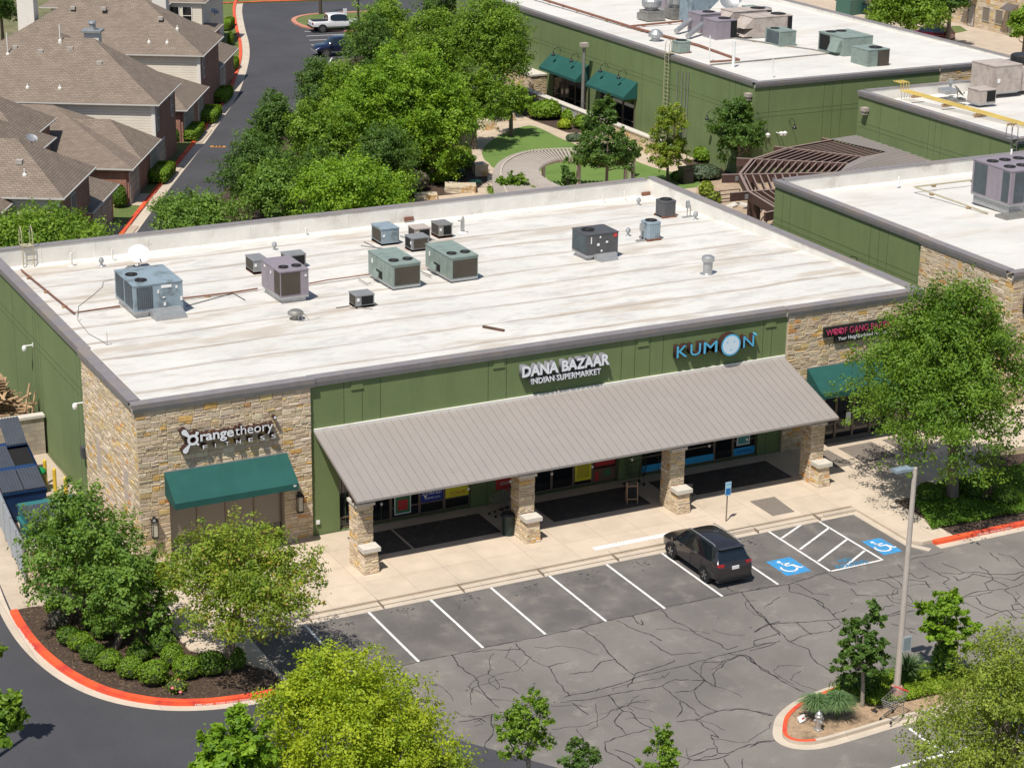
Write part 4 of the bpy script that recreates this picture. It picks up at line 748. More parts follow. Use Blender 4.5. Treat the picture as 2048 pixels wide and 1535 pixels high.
b = MB(); b.box(-7.0, -5.9, 7.2, 8.2, 6.6, 9.2); c_ = b.build('chimney', M['housetrim'], h1, world=False); b = MB(); b.box(-7.2, -5.7, 7.0, 8.4, 9.2, 9.35); b.lathe((-6.45, 7.7, 9.35), [(.25, 0), (.25, .5), (.35, .5), (.3, .65)], 10); b.build('chimney_cap', M['galv'], c_, world=False)
# upper house
h2, ro = house('townhouse', 'townhouse just behind the middle one, with cream siding and paired garage doors', 20,
    [(-18.5, -.4, 0, 9.4, 5.3, (-12, 5.0), (-6.4, 5.6), 9.0), (-12, -.1, -9.3, .3, 2.7, (-10, -4.2), (-3.4, -4.0), 4.7), (-9, -.7, 9.2, 18.5, 2.7, (-8.5, 13), (-4.4, 13), 5.2), (-16, -8.2, -9, .3, 5.3, (-12, -3.2), (-11.5, -3.2), 7.6)],
    [('siding_wall', 'siding', [(-8.7, -.85, .35, .5, 0, 5.2), (-12, -8.6, -8.6, -.2, 2.7, 5.24)]), ('brick_wall', 'brick', [(-.95, -.8, .35, 9.0, 0, 5.24), (-.7, -.5, -8.9, .35, 0, 2.64), (-3.8, -.7, -9.0, -8.85, 0, 2.64), (-1.25, -1.1, 9.5, 18.1, 0, 2.64), (-4, -1.2, 9.5, 9.7, 0, 2.64)]), ('corner_trim', 'housetrim', [(-1.0, -.75, .28, .5, 0, 5.22)])],
    [(-.5, -8.5, -6.9, 2.2), (-.5, -6.5, -4.6, 2.2), (-.5, -2.6, -.6, 2.1), (-1.1, 11, 13.4, 2.1)], [('e', -.8, 1.6, 2.3, 3.2, 4.7), ('s', .35, -3, -2, .8, 2)])
roof_bits(h2, ro, [(-4.5, 3.3, 7.7), (-12, 4.0, 8.3), (-9.4, 4.0, 8.3)], [(-3.6, 1.2, 6.1, .5), (-5.1, 1.2, 6.1, .5), (-3, 2.6, 7, .5), (-9.6, 1.5, 6.4, 1.5)])
b = MB(); b.box(-17, -15.6, 5, 6.4, 5, 11.0); b.build('chimney', M['housetrim'], h2, world=False); b = MB(); b.box(-6.4, -5.2, 9.0, 10.2, 5, 11.6); b.build('chimney', M['housetrim'], h2, world=False)
# front house
h3, ro = house('townhouse', 'nearest townhouse at lower left, tan hip roof ending in a brick wall by the parapet', -28,
    [(-16, 0, 0, 8.3, 5.3, (-9, 4.2), (-3.7, 3.9), 8.0), (-12, 0, 6.8, 14.4, 2.7, (-9, 10.5), (-3.4, 10.5), 4.7), (-18, -4.65, 7.0, 16.6, 5.3, (-13, 12), (-8.4, 12), 7.8), (-7.5, -3.2, -2.4, 3.0, 4.9, (-5.4, .0), (-5.3, 2.9), 6.2)],
    [('siding_wall', 'siding', [(-15.5, -.45, .35, .5, 0, 5.2), (-15, -5.0, 7.4, 7.6, 2.7, 5.2)]), ('brick_wall', 'brick', [(-.55, -.4, .35, 7.95, 0, 5.24), (-.55, -.4, 8, 14.1, 0, 2.64), (-5.2, -5.0, 7.4, 16.2, 2.6, 5.24), (-7.2, -3.5, -2.1, -1.9, 0, 4.85)]), ('corner_trim', 'housetrim', [(-.62, -.36, .28, .5, 0, 5.22)])],
    [(-.4, 8.6, 10.8, 2.1), (-.4, 11.3, 13.4, 2.1)], [('e', -.4, 3.2, 4.2, 2.6, 4.6)])
roof_bits(h3, ro, [(-3.2, 2.3, 6.9)], [(-2.7, 1.5, 6.3, .6)])
# far unit at the top with the small dish on its porch roof
h4, ro = house('townhouse', 'farthest townhouse, cream siding with white windows at the top edge', 43,
    [(-9, -4.3, 0, 8, 2.75, (-8, 4), (-6.5, 4), 3.6), (-20, -8.5, 0, 12, 5.3, (-15, 6), (-12.5, 6), 8.4), (-16, -5.2, 4.0, 16, 5.4, (-12, 10), (-9.5, 10), 8.4)],
    [('siding_wall', 'siding', [(-19, -8.9, .4, .6, 0, 5.2), (-9.3, -5.6, 4.2, 4.4, 0, 5.3), (-5.8, -5.6, 4.4, 15.5, 0, 5.3)]), ('brick_wall', 'brick', [(-8.9, -4.6, .4, .6, 0, 2.65), (-4.75, -4.6, .6, 7.6, 0, 2.65)])], [(-4.6, 1, 3.2, 2.1)], [('s', 4.2, -8.6, -7.8, 3.3, 4.9), ('s', 4.2, -7.4, -6.6, 3.3, 4.9)])
def dish(label, p, r_, az, el, mast=.9, cat='satellite dish', base=True, col='white', grp=None):
    t = thing('satellite_dish', label, cat, p, 0, grp); b = MB(); prof = [(r_*k/5, .22*r_*(k/5)**2) for k in range(6)]; b.lathe((0, 0, 0), prof, 24, cap=False)
    o = b.build('reflector', M[col], t, world=False, smooth=True); o.rotation_euler = (R(90-el), 0, az); o.location = (0, 0, mast)
    b = MB(); b.tube([(0, 0, 0), (0, 0, mast)], .035, 6); d = Vector((math.sin(az), -math.cos(az), .3)); e_ = Vector((0, 0, mast-.5*r_)); b.tube([e_, e_+d*r_*.9], .018, 5); b.obox(tuple(e_+d*r_*.95), (.08, .08, .12))
    b.build('mast', M['steel'], t, world=False)
    if base: b = MB(); b.box(-.6, .6, -.45, -.3, 0, .08); b.box(-.6, .6, .3, .45, 0, .08); b.box(-.6, .6, -.3, .3, .03, .06); b.box(-.55, -.15, -.3, .3, .06, .2); b.box(.15, .55, -.3, .3, .06, .2); b.build('ballast_base', M['steel'], t, world=False)
    return t
q = TW(-6.0, -11.4, 6.4); dish('grey dish on the shingles of the left hand townhouse', G(64, 288, 6.3), .38, R(20), 60, .35, base=False, col='galv')
dish('small dish on the porch roof of the farthest townhouse', G(429, 32, 3.3), .42, R(20), 60, .4, base=False, col='galv')
# ================================================================ ROOFTOP EQUIPMENT
def zr(y): return 7.30-(.94/25.0)*(y-.4)
def fan(b, rg, x, y, z, r_):
    b.lathe((x, y, z+.004), [(r_, 0), (r_, .004)], 24, m=0)
    rg.lathe((x, y, z), [(r_*1.0, 0), (r_*1.0, .05), (r_*1.07, .05), (r_*1.07, 0)], 24, cap=False)
    for k in range(1, 4): rr = r_*k/4; pts = [(x+rr*math.cos(t*.524), y+rr*math.sin(t*.524), z+.05) for t in range(13)]; rg.tube(pts, .006, 4, cap=False)
    for k in range(4): t = k*.785; rg.tube([(x+r_*math.cos(t), y+r_*math.sin(t), z+.05), (x-r_*math.cos(t), y-r_*math.sin(t), z+.05)], .006, 4)
def rtu(label, x0, x1, y0, y1, z, h, m_, curb=.3, fans=(), coils=(), labels=(), seams=True, curbm='galv', cat='rooftop unit', grp=None, curbin=.12, hoods=None, cx0=None):
    t = thing('rooftop_unit', label, cat, ((x0+x1)/2, (y0+y1)/2, z), 0, grp); zt = z+curb+h
    b = MB(); b.box(x0, x1, y0, y1, z+curb, zt-.05); b.box(x0-.025, x1+.025, y0-.025, y1+.025, zt-.05, zt)
    if seams:
        for f in (.33, .66): yy = y0+(y1-y0)*f; b.box(x0-.01, x0, yy, yy+.03, z+curb+.05, zt-.06); xx_ = x0+(x1-x0)*f; b.box(xx_, xx_+.03, y0-.01, y0, z+curb+.05, zt-.06)
    cab = b.build('cabinet', M[m_], t)
    b = MB(); i_ = curbin; b.box(x0+i_, x1-i_, y0+i_, y1-i_, z-.05, z+curb); b.box(x0+.0, x1-.0, y0, y0+.08, z+curb-.1, z+curb-.001); b.box(x0, x0+.08, y0+.08, y1, z+curb-.1, z+curb-.001); b.build('curb', M[curbm], t)
    if fans:
        fb_ = MB(); rg = MB()
        for fx, fy, r_ in fans: fan(fb_, rg, x0+(x1-x0)*fx, y0+(y1-y0)*fy, zt, r_)
        g_ = fb_.build('fan_opening', M['black_in'], cab); rg.build('fan_guard', M['dark'], g_)
    for sd, a0, a1, z0, z1, mm in coils:
        b = MB()
        if sd == 's': b.box(x0+(x1-x0)*a0, x0+(x1-x0)*a1, y0-.02, y0-.001, z+curb+h*z0, z+curb+h*z1)
        else: b.box(x0-.02, x0-.001, y0+(y1-y0)*a0, y0+(y1-y0)*a1, z+curb+h*z0, z+curb+h*z1)
        b.build('coil_grille' if mm == 'coil' else ('louvre_panel' if mm == 'louvre' else 'dark_opening'), M[mm], cab)
    if labels:
        b = MB()
        for sd, a0, z0, w_, hh in labels:
            if sd == 's': b.box(x0+(x1-x0)*a0, x0+(x1-x0)*a0+w_, y0-.03, y0-.012, z+curb+h*z0, z+curb+h*z0+hh)
            else: b.box(x0-.03, x0-.012, y0+(y1-y0)*a0, y0+(y1-y0)*a0+w_, z+curb+h*z0, z+curb+h*z0+hh)
        b.build('sticker', M['white'], cab)
    if hoods:
        b = MB()
        for sd, a0, a1, z0, z1, dp in hoods:
            if sd == 's': p, q_ = x0+(x1-x0)*a0, x0+(x1-x0)*a1; zz0, zz1 = z+curb+h*z0, z+curb+h*z1; b.add([(p, y0, zz1), (q_, y0, zz1), (q_, y0-dp, zz0), (p, y0-dp, zz0), (p, y0, zz0), (q_, y0, zz0)], [(0, 3, 2, 1), (0, 4, 3), (1, 2, 5), (3, 4, 5, 2)])
            else: p, q_ = y0+(y1-y0)*a0, y0+(y1-y0)*a1; zz0, zz1 = z+curb+h*z0, z+curb+h*z1; b.add([(x0, p, zz1), (x0, q_, zz1), (x0-dp, q_, zz0), (x0-dp, p, zz0), (x0, p, zz0), (x0, q_, zz0)], [(0, 1, 2, 3), (0, 3, 4), (1, 5, 2), (3, 2, 5, 4)])
        b.build('intake_hood', M[m_], cab)
    return t
t = rtu('big grey blue rooftop unit with two fans, near the left edge of the front roof', 4.0, 6.38, 12.9, 15.9, zr(14)-.05, 1.28, 'hv_blue', .42, [(.2, .62, .27), (.25, .25, .27)], [('s', .06, .38, .08, .9, 'louvre'), ('w', .08, .46, .08, .92, 'louvre'), ('w', .54, .93, .08, .92, 'louvre')], [('s', .56, .80, .5, .14), ('s', .48, .62, .08, .16), ('s', .85, .74, .1, .12), ('s', .58, .42, .12, .06), ('s', .60, .12, .1, .16), ('s', .94, .25, .11, .2)], hoods=[('s', .45, .98, -.02, -.28, .0)], cx0=4.9)
b = MB(); z = zr(12); b.add([(4.75, 12.95, z+.38), (6.25, 12.95, z+.38), (6.25, 12.0, z+.16), (4.75, 12.0, z+.16), (4.75, 12.0, z-.05), (6.25, 12.0, z-.05), (4.75, 12.95, z-.05), (6.25, 12.95, z-.05)], [(3, 2, 1, 0), (4, 5, 2, 3), (0, 6, 4, 3), (1, 2, 5, 7)]); b.build('duct_apron', M['galv'], t)
rtu('mauve rooftop unit with two fans and a wrap-around coil, second unit from the left', 11.0, 12.45, 12.2, 14.75, zr(13)-.05, 1.30, 'hv_purple', .40, [(.30, .27, .23), (.76, .27, .23)], [('s', .03, .70, .08, .92, 'coil'), ('w', .02, .30, .08, .92, 'coil')], [('w', .45, .7, .12, .14), ('w', .75, .8, .2, .09), ('s', .86, .72, .1, .1)])
for i, (x, l_) in enumerate(((16.82, 'left of the pale green pair of rooftop units, two fans at its near end'), (19.98, 'right of the pale green pair of rooftop units, two fans at its near end'))):
    rtu(l_, x, x+1.5, 12.1, 15.1, zr(13)-.05, 1.12, 'hv_green', .26, [(.25, .24, .24), (.75, .24, .24)], [('s', .07, .96, .05, .86, 'coil'), ('w', .42, .66, .05, .38, 'black_in')], [('w', .8, .55, .14, .22)], hoods=[('w', .55, .78, .02, .35, .12)], grp='pale green rooftop units')
t = rtu('dark grey rooftop unit with one fan and angled duct, right part of the front roof', 28.15, 30.0, 12.9, 14.5, zr(13.5)-.05, 1.12, 'hv_dark', .36, [(.28, .55, .33)], [('w', .05, .95, .1, .95, 'louvre')], [('s', .12, .55, .05, .35), ('s', .32, .42, .14, .13), ('s', .6, .52, .13, .1), ('s', .44, .12, .1, .1), ('s', .40, .78, .07, .1)])
b = MB(); z = zr(13); b.add([(28.6, 12.95, z+.36), (29.9, 12.95, z+.36), (29.75, 12.35, z+.05), (28.7, 12.35, z+.05), (28.6, 12.95, z), (29.9, 12.95, z)], [(3, 2, 1, 0), (0, 4, 3), (1, 2, 5), (3, 4, 5, 2)]); b.build('duct_apron', M['galv'], t); MB().box(29.72, 29.9, 12.86, 12.895, zr(13)+1.15, zr(13)+1.32).build('badge', cr, t)
def small_unit(label, x0, x1, y0, y1, h, m_='hv_grey', face='s', op=(.3, .93)):
    z = zr(y0); h *= .86; return rtu(label, x0, x1, y0, y1, z, h, m_, .12, (), [(face, op[0], op[1], .1, .85, 'black_in'), ('w' if face == 's' else 's', .1, .9, .1, .85, 'coil')], [(face, .05, .45, .12, .15)], False, 'rust', 'condensing unit', 'small condensing units', curbin=.0)
small_unit('small grey condensing unit behind and left of the mauve unit', 11.9, 12.65, 18.3, 19.5, .72, face='s', op=(.55, .9))
small_unit('small grey condensing unit just behind the mauve unit, dark open front', 13.75, 14.8, 18.5, 19.3, .72)
small_unit('blue grey box unit, leftmost of the cluster of four near the rear parapet', 20.1, 21.1, 20.9, 22.3, .95, 'hv_blue', 's', (.98, .99))
small_unit('grey condensing unit with dark left side, front one of the rear cluster', 20.95, 21.95, 18.9, 19.8, .75, 'hv_grey', 'w', (.2, .9))
small_unit('tan topped condensing unit half hidden in the rear cluster', 22.0, 22.9, 20.8, 21.7, .75, 'hv_tan')
small_unit('weathered condensing unit, rightmost of the rear cluster', 23.55, 24.35, 21.1, 22.1, .75, 'steel', 's', (.35, .9))
small_unit('lone small condensing unit nearest the porch roof, dark open front', 13.88, 14.82, 9.75, 10.6, .62)
def condenser(label, x, y, z, w_, h, m_):
    t = thing('condenser', label, 'condenser', (x, y, z), 0, 'upright air conditioning condensers'); b = MB(); n = 40; r_ = w_/2
    def sq(k, rr): a = 2*math.pi*k/n+.001; c_, s_ = math.cos(a), math.sin(a); q_ = (abs(c_)**5+abs(s_)**5)**(-.2); return (rr*c_*q_, rr*s_*q_)
    vs = []
    for zz in (.12, h): vs += [(*sq(k, r_*(.965 if k % 2 else 1.0)), zz) for k in range(n)]
    b.add(vs, [(k, (k+1) % n, n+(k+1) % n, n+k) for k in range(n)]+[tuple(range(n))[::-1]]); t1 = [(*sq(k, r_*1.02), h) for k in range(n)]; t2 = [(*sq(k, r_*1.02), h+.07) for k in range(n)]; t3 = [(r_*.72*math.cos(2*math.pi*k/n), r_*.72*math.sin(2*math.pi*k/n), h+.11) for k in range(n)]
    b.add(t1+t2+t3, [(k, (k+1) % n, n+(k+1) % n, n+k) for k in range(n)]+[(n+k, n+(k+1) % n, 2*n+(k+1) % n, 2*n+k) for k in range(n)]); o = b.build('louvred_casing', M[m_], t, world=False)
    f_ = MB(); rg = MB(); fan(f_, rg, 0, 0, h+.10, r_*.70); f_.build('fan_opening', M['black_in'], o, world=False); rg.build('fan_guard', M['dark'], o, world=False)
    b = MB(); b.box(-r_, r_, -r_, -r_+.1, 0, .12); b.box(-r_, r_, r_-.1, r_, 0, .12); b.build('support', M['rust'], t, world=False); return t
condenser('dark grey upright condenser in the rear right corner of the front roof', 37.25, 20.1, zr(20), .95, .88, 'hv_dark')
condenser('light blue upright condenser with disconnect box, right part of the front roof', 33.65, 15.7, zr(15.6), .88, .92, 'hv_blue')
# electrical boxes beside them
for k, (x, y, l_) in enumerate(((33.0, 15.6, 'electrical post beside the light blue condenser'), (38.2, 19.3, 'electrical post beside the dark grey condenser'))):
    b = MB(); z = zr(y); b.tube([(x, y, z), (x, y, z+.9)], .03, 6); b.tube([(x+.2, y, z), (x+.2, y, z+.7)], .03, 6); b.box(x-.08, x+.12, y-.06, y+.06, z+.55, z+.95); b.box(x-.3, x+.5, y-.1, y+.1, z, z+.05); b.build('electrical_post', M['galv'], label=l_, cat='electrical box')
dish('white satellite dish on a ballast frame behind the grey blue unit', (7.05, 22.0, zr(22)), .56, R(-8), 50, .78)
def pipe_vent(label, x, y, z, h, r_, m_='parapet', cap=None, nm='vent_pipe', cat='vent pipe', grp='white plumbing vents on the front roof'):
    b = MB(); b.lathe((x, y, z-.02), [(r_*2.2, 0), (r_*1.2, .06), (r_, .1), (r_, h)], 12)
    if cap == 'hood': b.lathe((x, y, z+h), [(r_*1.9, 0), (r_*1.9, .12), (r_*1.2, .22), (.02, .25)], 14)
    if cap == 'ring': b.lathe((x, y, z+h-.25), [(r_*1.35, 0), (r_*1.35, .2), (r_*.9, .27), (.01, .33)], 16)
    return b.build(nm, M[m_], smooth=False, label=label, cat=cat, group=grp)
pipe_vent('white vent pipe by the rear parapet, right of the roof ladder', 4.2, 24.4, 6.4, .7, .07); pipe_vent('white vent pipe by the rear parapet, behind the satellite dish', 6.4, 24.5, 6.4, .65, .05)
pipe_vent('short white vent pipe by the rear parapet, left of centre', *G(612, 470, 6.42)[:2], 6.4, .45, .06); pipe_vent('thin white vent pipe near the parapet, left of the gooseneck', *G(905, 455, 6.42)[:2], 6.4, .4, .04)
pipe_vent('white vent pipe near the right rear corner, left one of two', *G(1206, 405, 6.42)[:2], 6.4, .65, .05); pipe_vent('white vent pipe near the right rear corner, right one of two', *G(1249, 401, 6.42)[:2], 6.4, .65, .05)
pipe_vent('stubby galvanised flue with ribbed cap, right front of the front roof', 32.25, 7.7, zr(7.7), .95, .24, 'galv', 'ring', 'flue', 'flue', None)
for (px_, py_), l_ in (((203, 531), 'small hooded vent left of the satellite dish'), ((549, 500), 'small hooded vent behind the two small condensing units'), ((1277, 410), 'small hooded vent by the right rear corner'), ((1391, 439), 'small hooded vent right of the dark grey condenser'), ((1256, 472), 'small hooded vent left of the light blue condenser')):
    g = G(px_, py_, 6.6); g = G(px_, py_, zr(g[1])); pipe_vent(l_, g[0], g[1], zr(g[1]), .22, .07, 'galv', 'hood', 'hooded_vent', 'roof vent', 'hooded roof vents on the front roof')
b = MB(); g = G(925, 466, 6.5); b.tube([g, (g[0], g[1], 7.25), (g[0]-.04, g[1]-.05, 7.42), (g[0]-.22, g[1]-.2, 7.46), (g[0]-.34, g[1]-.3, 7.3)], .11, 10); b.lathe(g, [(.3, 0), (.12, .12)], 12); b.build('gooseneck_vent', M['parapet'], label='white gooseneck vent behind the rear cluster of units', cat='roof vent')
# mushroom fan
t = thing('exhaust_fan', 'dull metal mushroom exhaust fan with a fallen bracket, near the mauve unit', 'exhaust fan', (10.65, 9.35, zr(9.3))); b = MB(); b.lathe((0, 0, 0), [(.2, 0), (.2, .25), (.38, .28), (.36, .38), (.25, .46), (.05, .5)], 20); b.build('fan_dome', M['steel'], t, world=False, smooth=False)
b = MB(); 
for dx in (-.02, .16): b.tube([(dx, -.45, -.02), (dx, -.45, .5)], .02, 5)
b.tube([(-.02, -.45, .0), (.16, -.45, .0)], .02, 5); b.tube([(-.02, -.45, .3), (.16, -.45, .3)], .02, 5); b.tube([(.16, -.45, .5), (.5, -.5, .02), (.0, -.45, .02)], .02, 5); b.tube([(.5, -.5, .02), (1.1, -.3, .02), (1.5, -.7, .02)], .018, 5); b.build('bracket', M['steel'], t, world=False)
b = MB(); p0, p1 = G(966, 654, 7.2), G(1008, 663, 7.22); b.bar((p0[0], p0[1], 7.28), (p1[0], p1[1], 7.32), .12, .10); b.build('timber_offcut', mat('old_timber', (.10, .055, .035), .9, .3), label='short dark timber lying on the white roof above the supermarket sign', cat='timber')
# pipe runs on the front roof
def piperun(label, pts, r_, m_, blocks=True, par=None, cat='pipe', grp=None):
    t = thing('gas_pipe', label, cat, pts[0], 0, grp); b = MB(); b.tube(pts, r_, 6); b.build('pipe', M[m_], t)
    if blocks:
        b = MB()
        for a, c_ in zip(pts, pts[1:]):
            L_ = (Vector(c_)-Vector(a)).length; n = int(L_/2.6)
            for i in range(n): f = (i+.5)/n; q_ = Vector(a).lerp(Vector(c_), f); b.box(q_.x-.12, q_.x+.12, q_.y-.08, q_.y+.08, q_.z-.14, q_.z-r_*.5)
        if b.v: b.build('pipe_block', M['wood'], t)
    return t
def rp_(px_, py_, dz=.12):
    g = G(px_, py_, 6.8); g = G(px_, py_, zr(g[1])+dz); return (g[0], g[1], zr(g[1])+dz)
piperun('rusty gas pipe along the left edge of the front roof to the grey blue unit', [rp_(42, 538), rp_(148, 626), rp_(240, 612)], .045, 'rust'); piperun('rusty gas pipe between the grey blue unit and the mauve unit', [rp_(360, 597), rp_(470, 584), rp_(515, 577)], .04, 'rust')
piperun('thin black cable from the grey blue unit to the pipe junction', [rp_(372, 612, .05), rp_(466, 586, .05), rp_(490, 600, .05)], .02, 'black', False); piperun('thin gas pipe from the mauve unit to the first pale green unit', [rp_(612, 568), rp_(655, 560), rp_(745, 548)], .03, 'rust'); piperun('thin drain pipe left of the first pale green unit', [rp_(715, 556), rp_(735, 568), rp_(742, 566)], .02, 'steel', False)
piperun('short pipe between the two pale green units', [rp_(842, 543), rp_(862, 552)], .03, 'steel', False)
for k, pts in enumerate((((722, 490), (760, 495), (800, 505)), ((728, 482), (765, 500), (790, 510)), ((800, 470), (830, 480), (870, 478)), ((700, 612), (672, 616)), ((700, 615), (745, 618)))): piperun(['loose line set on the roof left of the rear cluster', 'second loose line set under the rear cluster', 'line set joining the rear cluster units', 'short drain line left of the lone small unit', 'line set under the lone small unit'][k], [rp_(*p, .05) for p in pts], .025, 'steel', False)
pts = [rp_(215, 690, .03), rp_(205, 683, .03), rp_(178, 668, .03), (*rp_(155, 640, .03)[:2], 6.85), rp_(157, 612, .03), rp_(185, 590, .03), rp_(205, 572, .03), rp_(206, 562, .03), rp_(235, 556, .03)]
piperun('long thin grey cable looping across the left of the white roof', pts, .012, 'steel', False, cat='cable')
b = MB(); g = rp_(215, 690, 0); b.tube([g, (g[0], g[1], g[2]+.6)], .012, 5); b.tube([g, (g[0]+.2, g[1], g[2])], .02, 5); b.build('antenna_rod', M['steel'], label='thin upright rod on the left of the white roof', cat='antenna'); b = MB(); g = rp_(155, 642, 0); b.tube([g, (g[0], g[1], g[2]+.55)], .03, 6); b.build('roof_post', M['parapet'], label='short white post where the loose cable climbs', cat='post')
# rear roof hatch ladder with curved rails
def ladder(label, x0, x1, y, z0, z1, hoop, ax='x', m_='yellowgrey'):
    t = thing('ladder', label, 'ladder', ((x0+x1)/2, y, z0) if ax == 'x' else (y, (x0+x1)/2, z0)); b = MB()
    P = (lambda a, d, z: (a, y+d, z)) if ax == 'x' else (lambda a, d, z: (y+d, a, z))
    for a in (x0, x1): b.tube([P(a, 0, z0), P(a, 0, z1), P(a, .05*hoop, z1+.8), P(a, .3*hoop, z1+1.05), P(a, .55*hoop, z1+.8), P(a, .6*hoop, z1)], .028, 6)
    b.build('rail', M[m_], t); b = MB(); n = int((z1-z0)/.3)
    for i in range(n): z = z0+.2+i*.3; b.tube([P(x0, 0, z), P(x1, 0, z)], .016, 5)
    b.build('rungs', M[m_], t); b = MB(); b.box(*( (x0, x1, min(y, y+.6*hoop), max(y, y+.6*hoop)) if ax == 'x' else (min(y, y+.6*hoop), max(y, y+.6*hoop), x0, x1)), z1, z1+.04); b.build('platform', M[m_], t); return t
M['yellowgrey'] = mat('weathered_yellow_metal', (.40, .36, .24), .6, .15, 4)
ladder('weathered roof ladder with curved rails over the rear parapet, left end', 1.9, 2.45, 25.1, 6.4, 7.45, 1)
ladder('tall wall ladder with hooped rails on the back building', 60.0, 60.6, 61.55, .8, 7.5, 1, 'y'); 
b = MB()
for y_, z_ in ((59.1, 6.3), (58.4, 6.4), (57.9, 6.45), (57.5, 6.5)): b.tube([(61.85, y_, .5), (61.85, y_, z_)], .04, 6)
b.build('conduit', M['steel'], label='group of four thin vertical conduits right of the wall ladder', cat='conduit')
b = MB()
for px_, py_ in ((818, 438), (1292, 388)): g = YP(px_, py_, D0-.33-.06); b.box(g[0]-.28, g[0]+.28, D0-.41, D0-.335, g[2]-.1, g[2]+.12)
b.build('scupper', M['rust'], main)
b = MB(); 
for x_ in range(1, 14): b.box(x_*2.85, x_*2.85+.04, D0-.345, D0-.329, 6.42, 7.3)
b.build('lining_lap', M['parapet'], main)
# far building equipment (z of that roof about 7)
FZ = 7.05
def exhaust(label, x, y, z, r_, h):
    t = thing('exhaust_fan', label, 'exhaust fan', (x, y, z), 0, 'round exhaust fans on the back building'); b = MB(); b.box(-r_*1.2, r_*1.2, -r_*1.2, r_*1.2, 0, .3*h); b.box(-r_, r_, -r_, r_, .3*h, .45*h); b.build('curb', M['steel'], t, world=False)
    b = MB(); b.lathe((0, 0, .45*h), [(r_*.7, 0), (r_*.75, .08*h), (r_*1.1, .2*h), (r_*1.15, .45*h), (r_*1.0, .55*h), (r_*.9, .55*h)], 20); b.build('fan_bowl', M['galv'], t, world=False); return t
exhaust('round exhaust fan, left of the mauve cabinet on the back building', 70.2, 77.3, FZ, .75, 1.8); exhaust('round exhaust fan, right of the mauve cabinet on the back building', 72.8, 77.4, FZ, .75, 1.9)
b = MB(); g = G(1311, 82, FZ); b.lathe(g, [(.35, 0), (.35, .3), (.6, .35), (.6, .6), (.3, .9), (.05, .95)], 16); b.build('roof_vent', M['galv'], label='squat domed vent by the gas pipe on the back building', cat='roof vent')
rtu('pale mauve cabinet at the top edge of the back roof', 73.5, 76.5, 80.5, 83.5, FZ, 2.2, 'hv_purple', .2, (), [('s', .3, .7, .1, .5, 'louvre')])
t = rtu('tall grey blue intake box with a flared hood on the back building', 72.0, 73.8, 73.6, 75.6, FZ, 2.2, 'hv_blue', .1, seams=False); b = MB(); b.add([(73.8, 73.6, 9.35), (73.8, 75.6, 9.35), (75.0, 75.6, 9.2), (75.0, 73.6, 9.2), (73.8, 73.6, 8.2), (73.8, 75.6, 8.2)], [(0, 3, 2, 1), (0, 4, 3), (1, 2, 5), (3, 4, 5, 2)]); b.build('flared_hood', M['hv_blue'], t)
rtu('pinkish unit with duct, behind its twin on the back building', 70.2, 72.2, 69.3, 71.3, FZ, 1.5, 'hv_purple', .1, [(.7, .5, .5)], [], grp='pinkish units'); rtu('pinkish unit with duct, nearer of the two on the back building', 69.6, 71.6, 65.9, 67.9, FZ, 1.5, 'hv_purple', .1, [(.7, .5, .5)], [('s', .7, 1.0, .05, .95, 'black_in')], grp='pinkish units')
for i, (a, c_) in enumerate((((1352, 70), (1380, 62)), ((1375, 80), (1405, 70)))): b = MB(); b.tube([(*G(*a, FZ)[:2], FZ+.3), (*G(*c_, FZ)[:2], FZ+.9)], .22, 10); b.build('duct', M['galv'], label=['round metal duct, rear one, beside the pinkish units', 'round metal duct, front one, beside the pinkish units'][i], cat='duct')
for i, (x, y, l_) in enumerate(((73.0, 68.6, 'long tan unit with angled hoods, rear one on the back building'), (72.9, 65.4, 'long tan unit with angled hoods, front one on the back building'))): rtu(l_, x, x+3.8, y, y+2.0, FZ, 1.6, 'hv_tan', .15, [(.8, .5, .6)], [('s', .88, 1.0, .05, .95, 'black_in')], hoods=[('w', .05, .95, .45, .95, .9), ('w', .05, .95, .02, .4, .9)], grp='long tan units')
rtu('pale green box unit on its own in the middle of the back roof', 72.6, 74.1, 61.0, 63.2, FZ, 1.2, 'hv_green', .12, [(.3, .7, .35)], [('w', .1, .9, .1, .9, 'louvre')]); rtu('large pale green unit near the front edge of the back roof', 74.6, 77.4, 55.2, 58.6, FZ, 1.5, 'hv_green', .12, [(.25, .8, .4), (.6, .8, .4)], [('w', .55, .95, .1, .9, 'black_in')], hoods=[('w', .1, .45, .2, .9, .5)])
rtu('pale green unit with brown coils by the front edge of the back roof', 73.6, 75.6, 50.6, 52.8, FZ, 1.35, 'hv_green', .1, [(.65, .4, .5)], [('s', .45, .98, .05, .95, 'coil')])
condenser('pale green condenser by the roof ladder of the back building', 64.0, 62.2, FZ, 1.2, .9, 'hv_green')
dish('grey dish at the top edge of the back roof', (*G(1463, 25, FZ)[:2], FZ), 1.0, R(10), 35, 1.6, base=False, col='galv', grp='dishes on the back roof'); dish('grey dish on stone ballast on the back roof', (*G(1457, 32, FZ)[:2], FZ), .85, R(-15), 50, 1.1, col='galv', grp='dishes on the back roof')
for i, (a, w_) in enumerate((((1500, 33), 1.0), ((1525, 36), 1.1))): g = G(*a, FZ); rtu(['dark fronted small unit, left of a pair on the back roof', 'pale small unit, right of a pair on the back roof'][i], g[0]-.5, g[0]+.6, g[1]-.4, g[1]+.6, FZ, .8, 'hv_grey' if i else 'hv_green', .1, (), [('s', .1, .6, .1, .9, 'black_in')])
def fz(px_, py_, h=.15): return (*G(px_, py_, FZ)[:2], FZ+h)
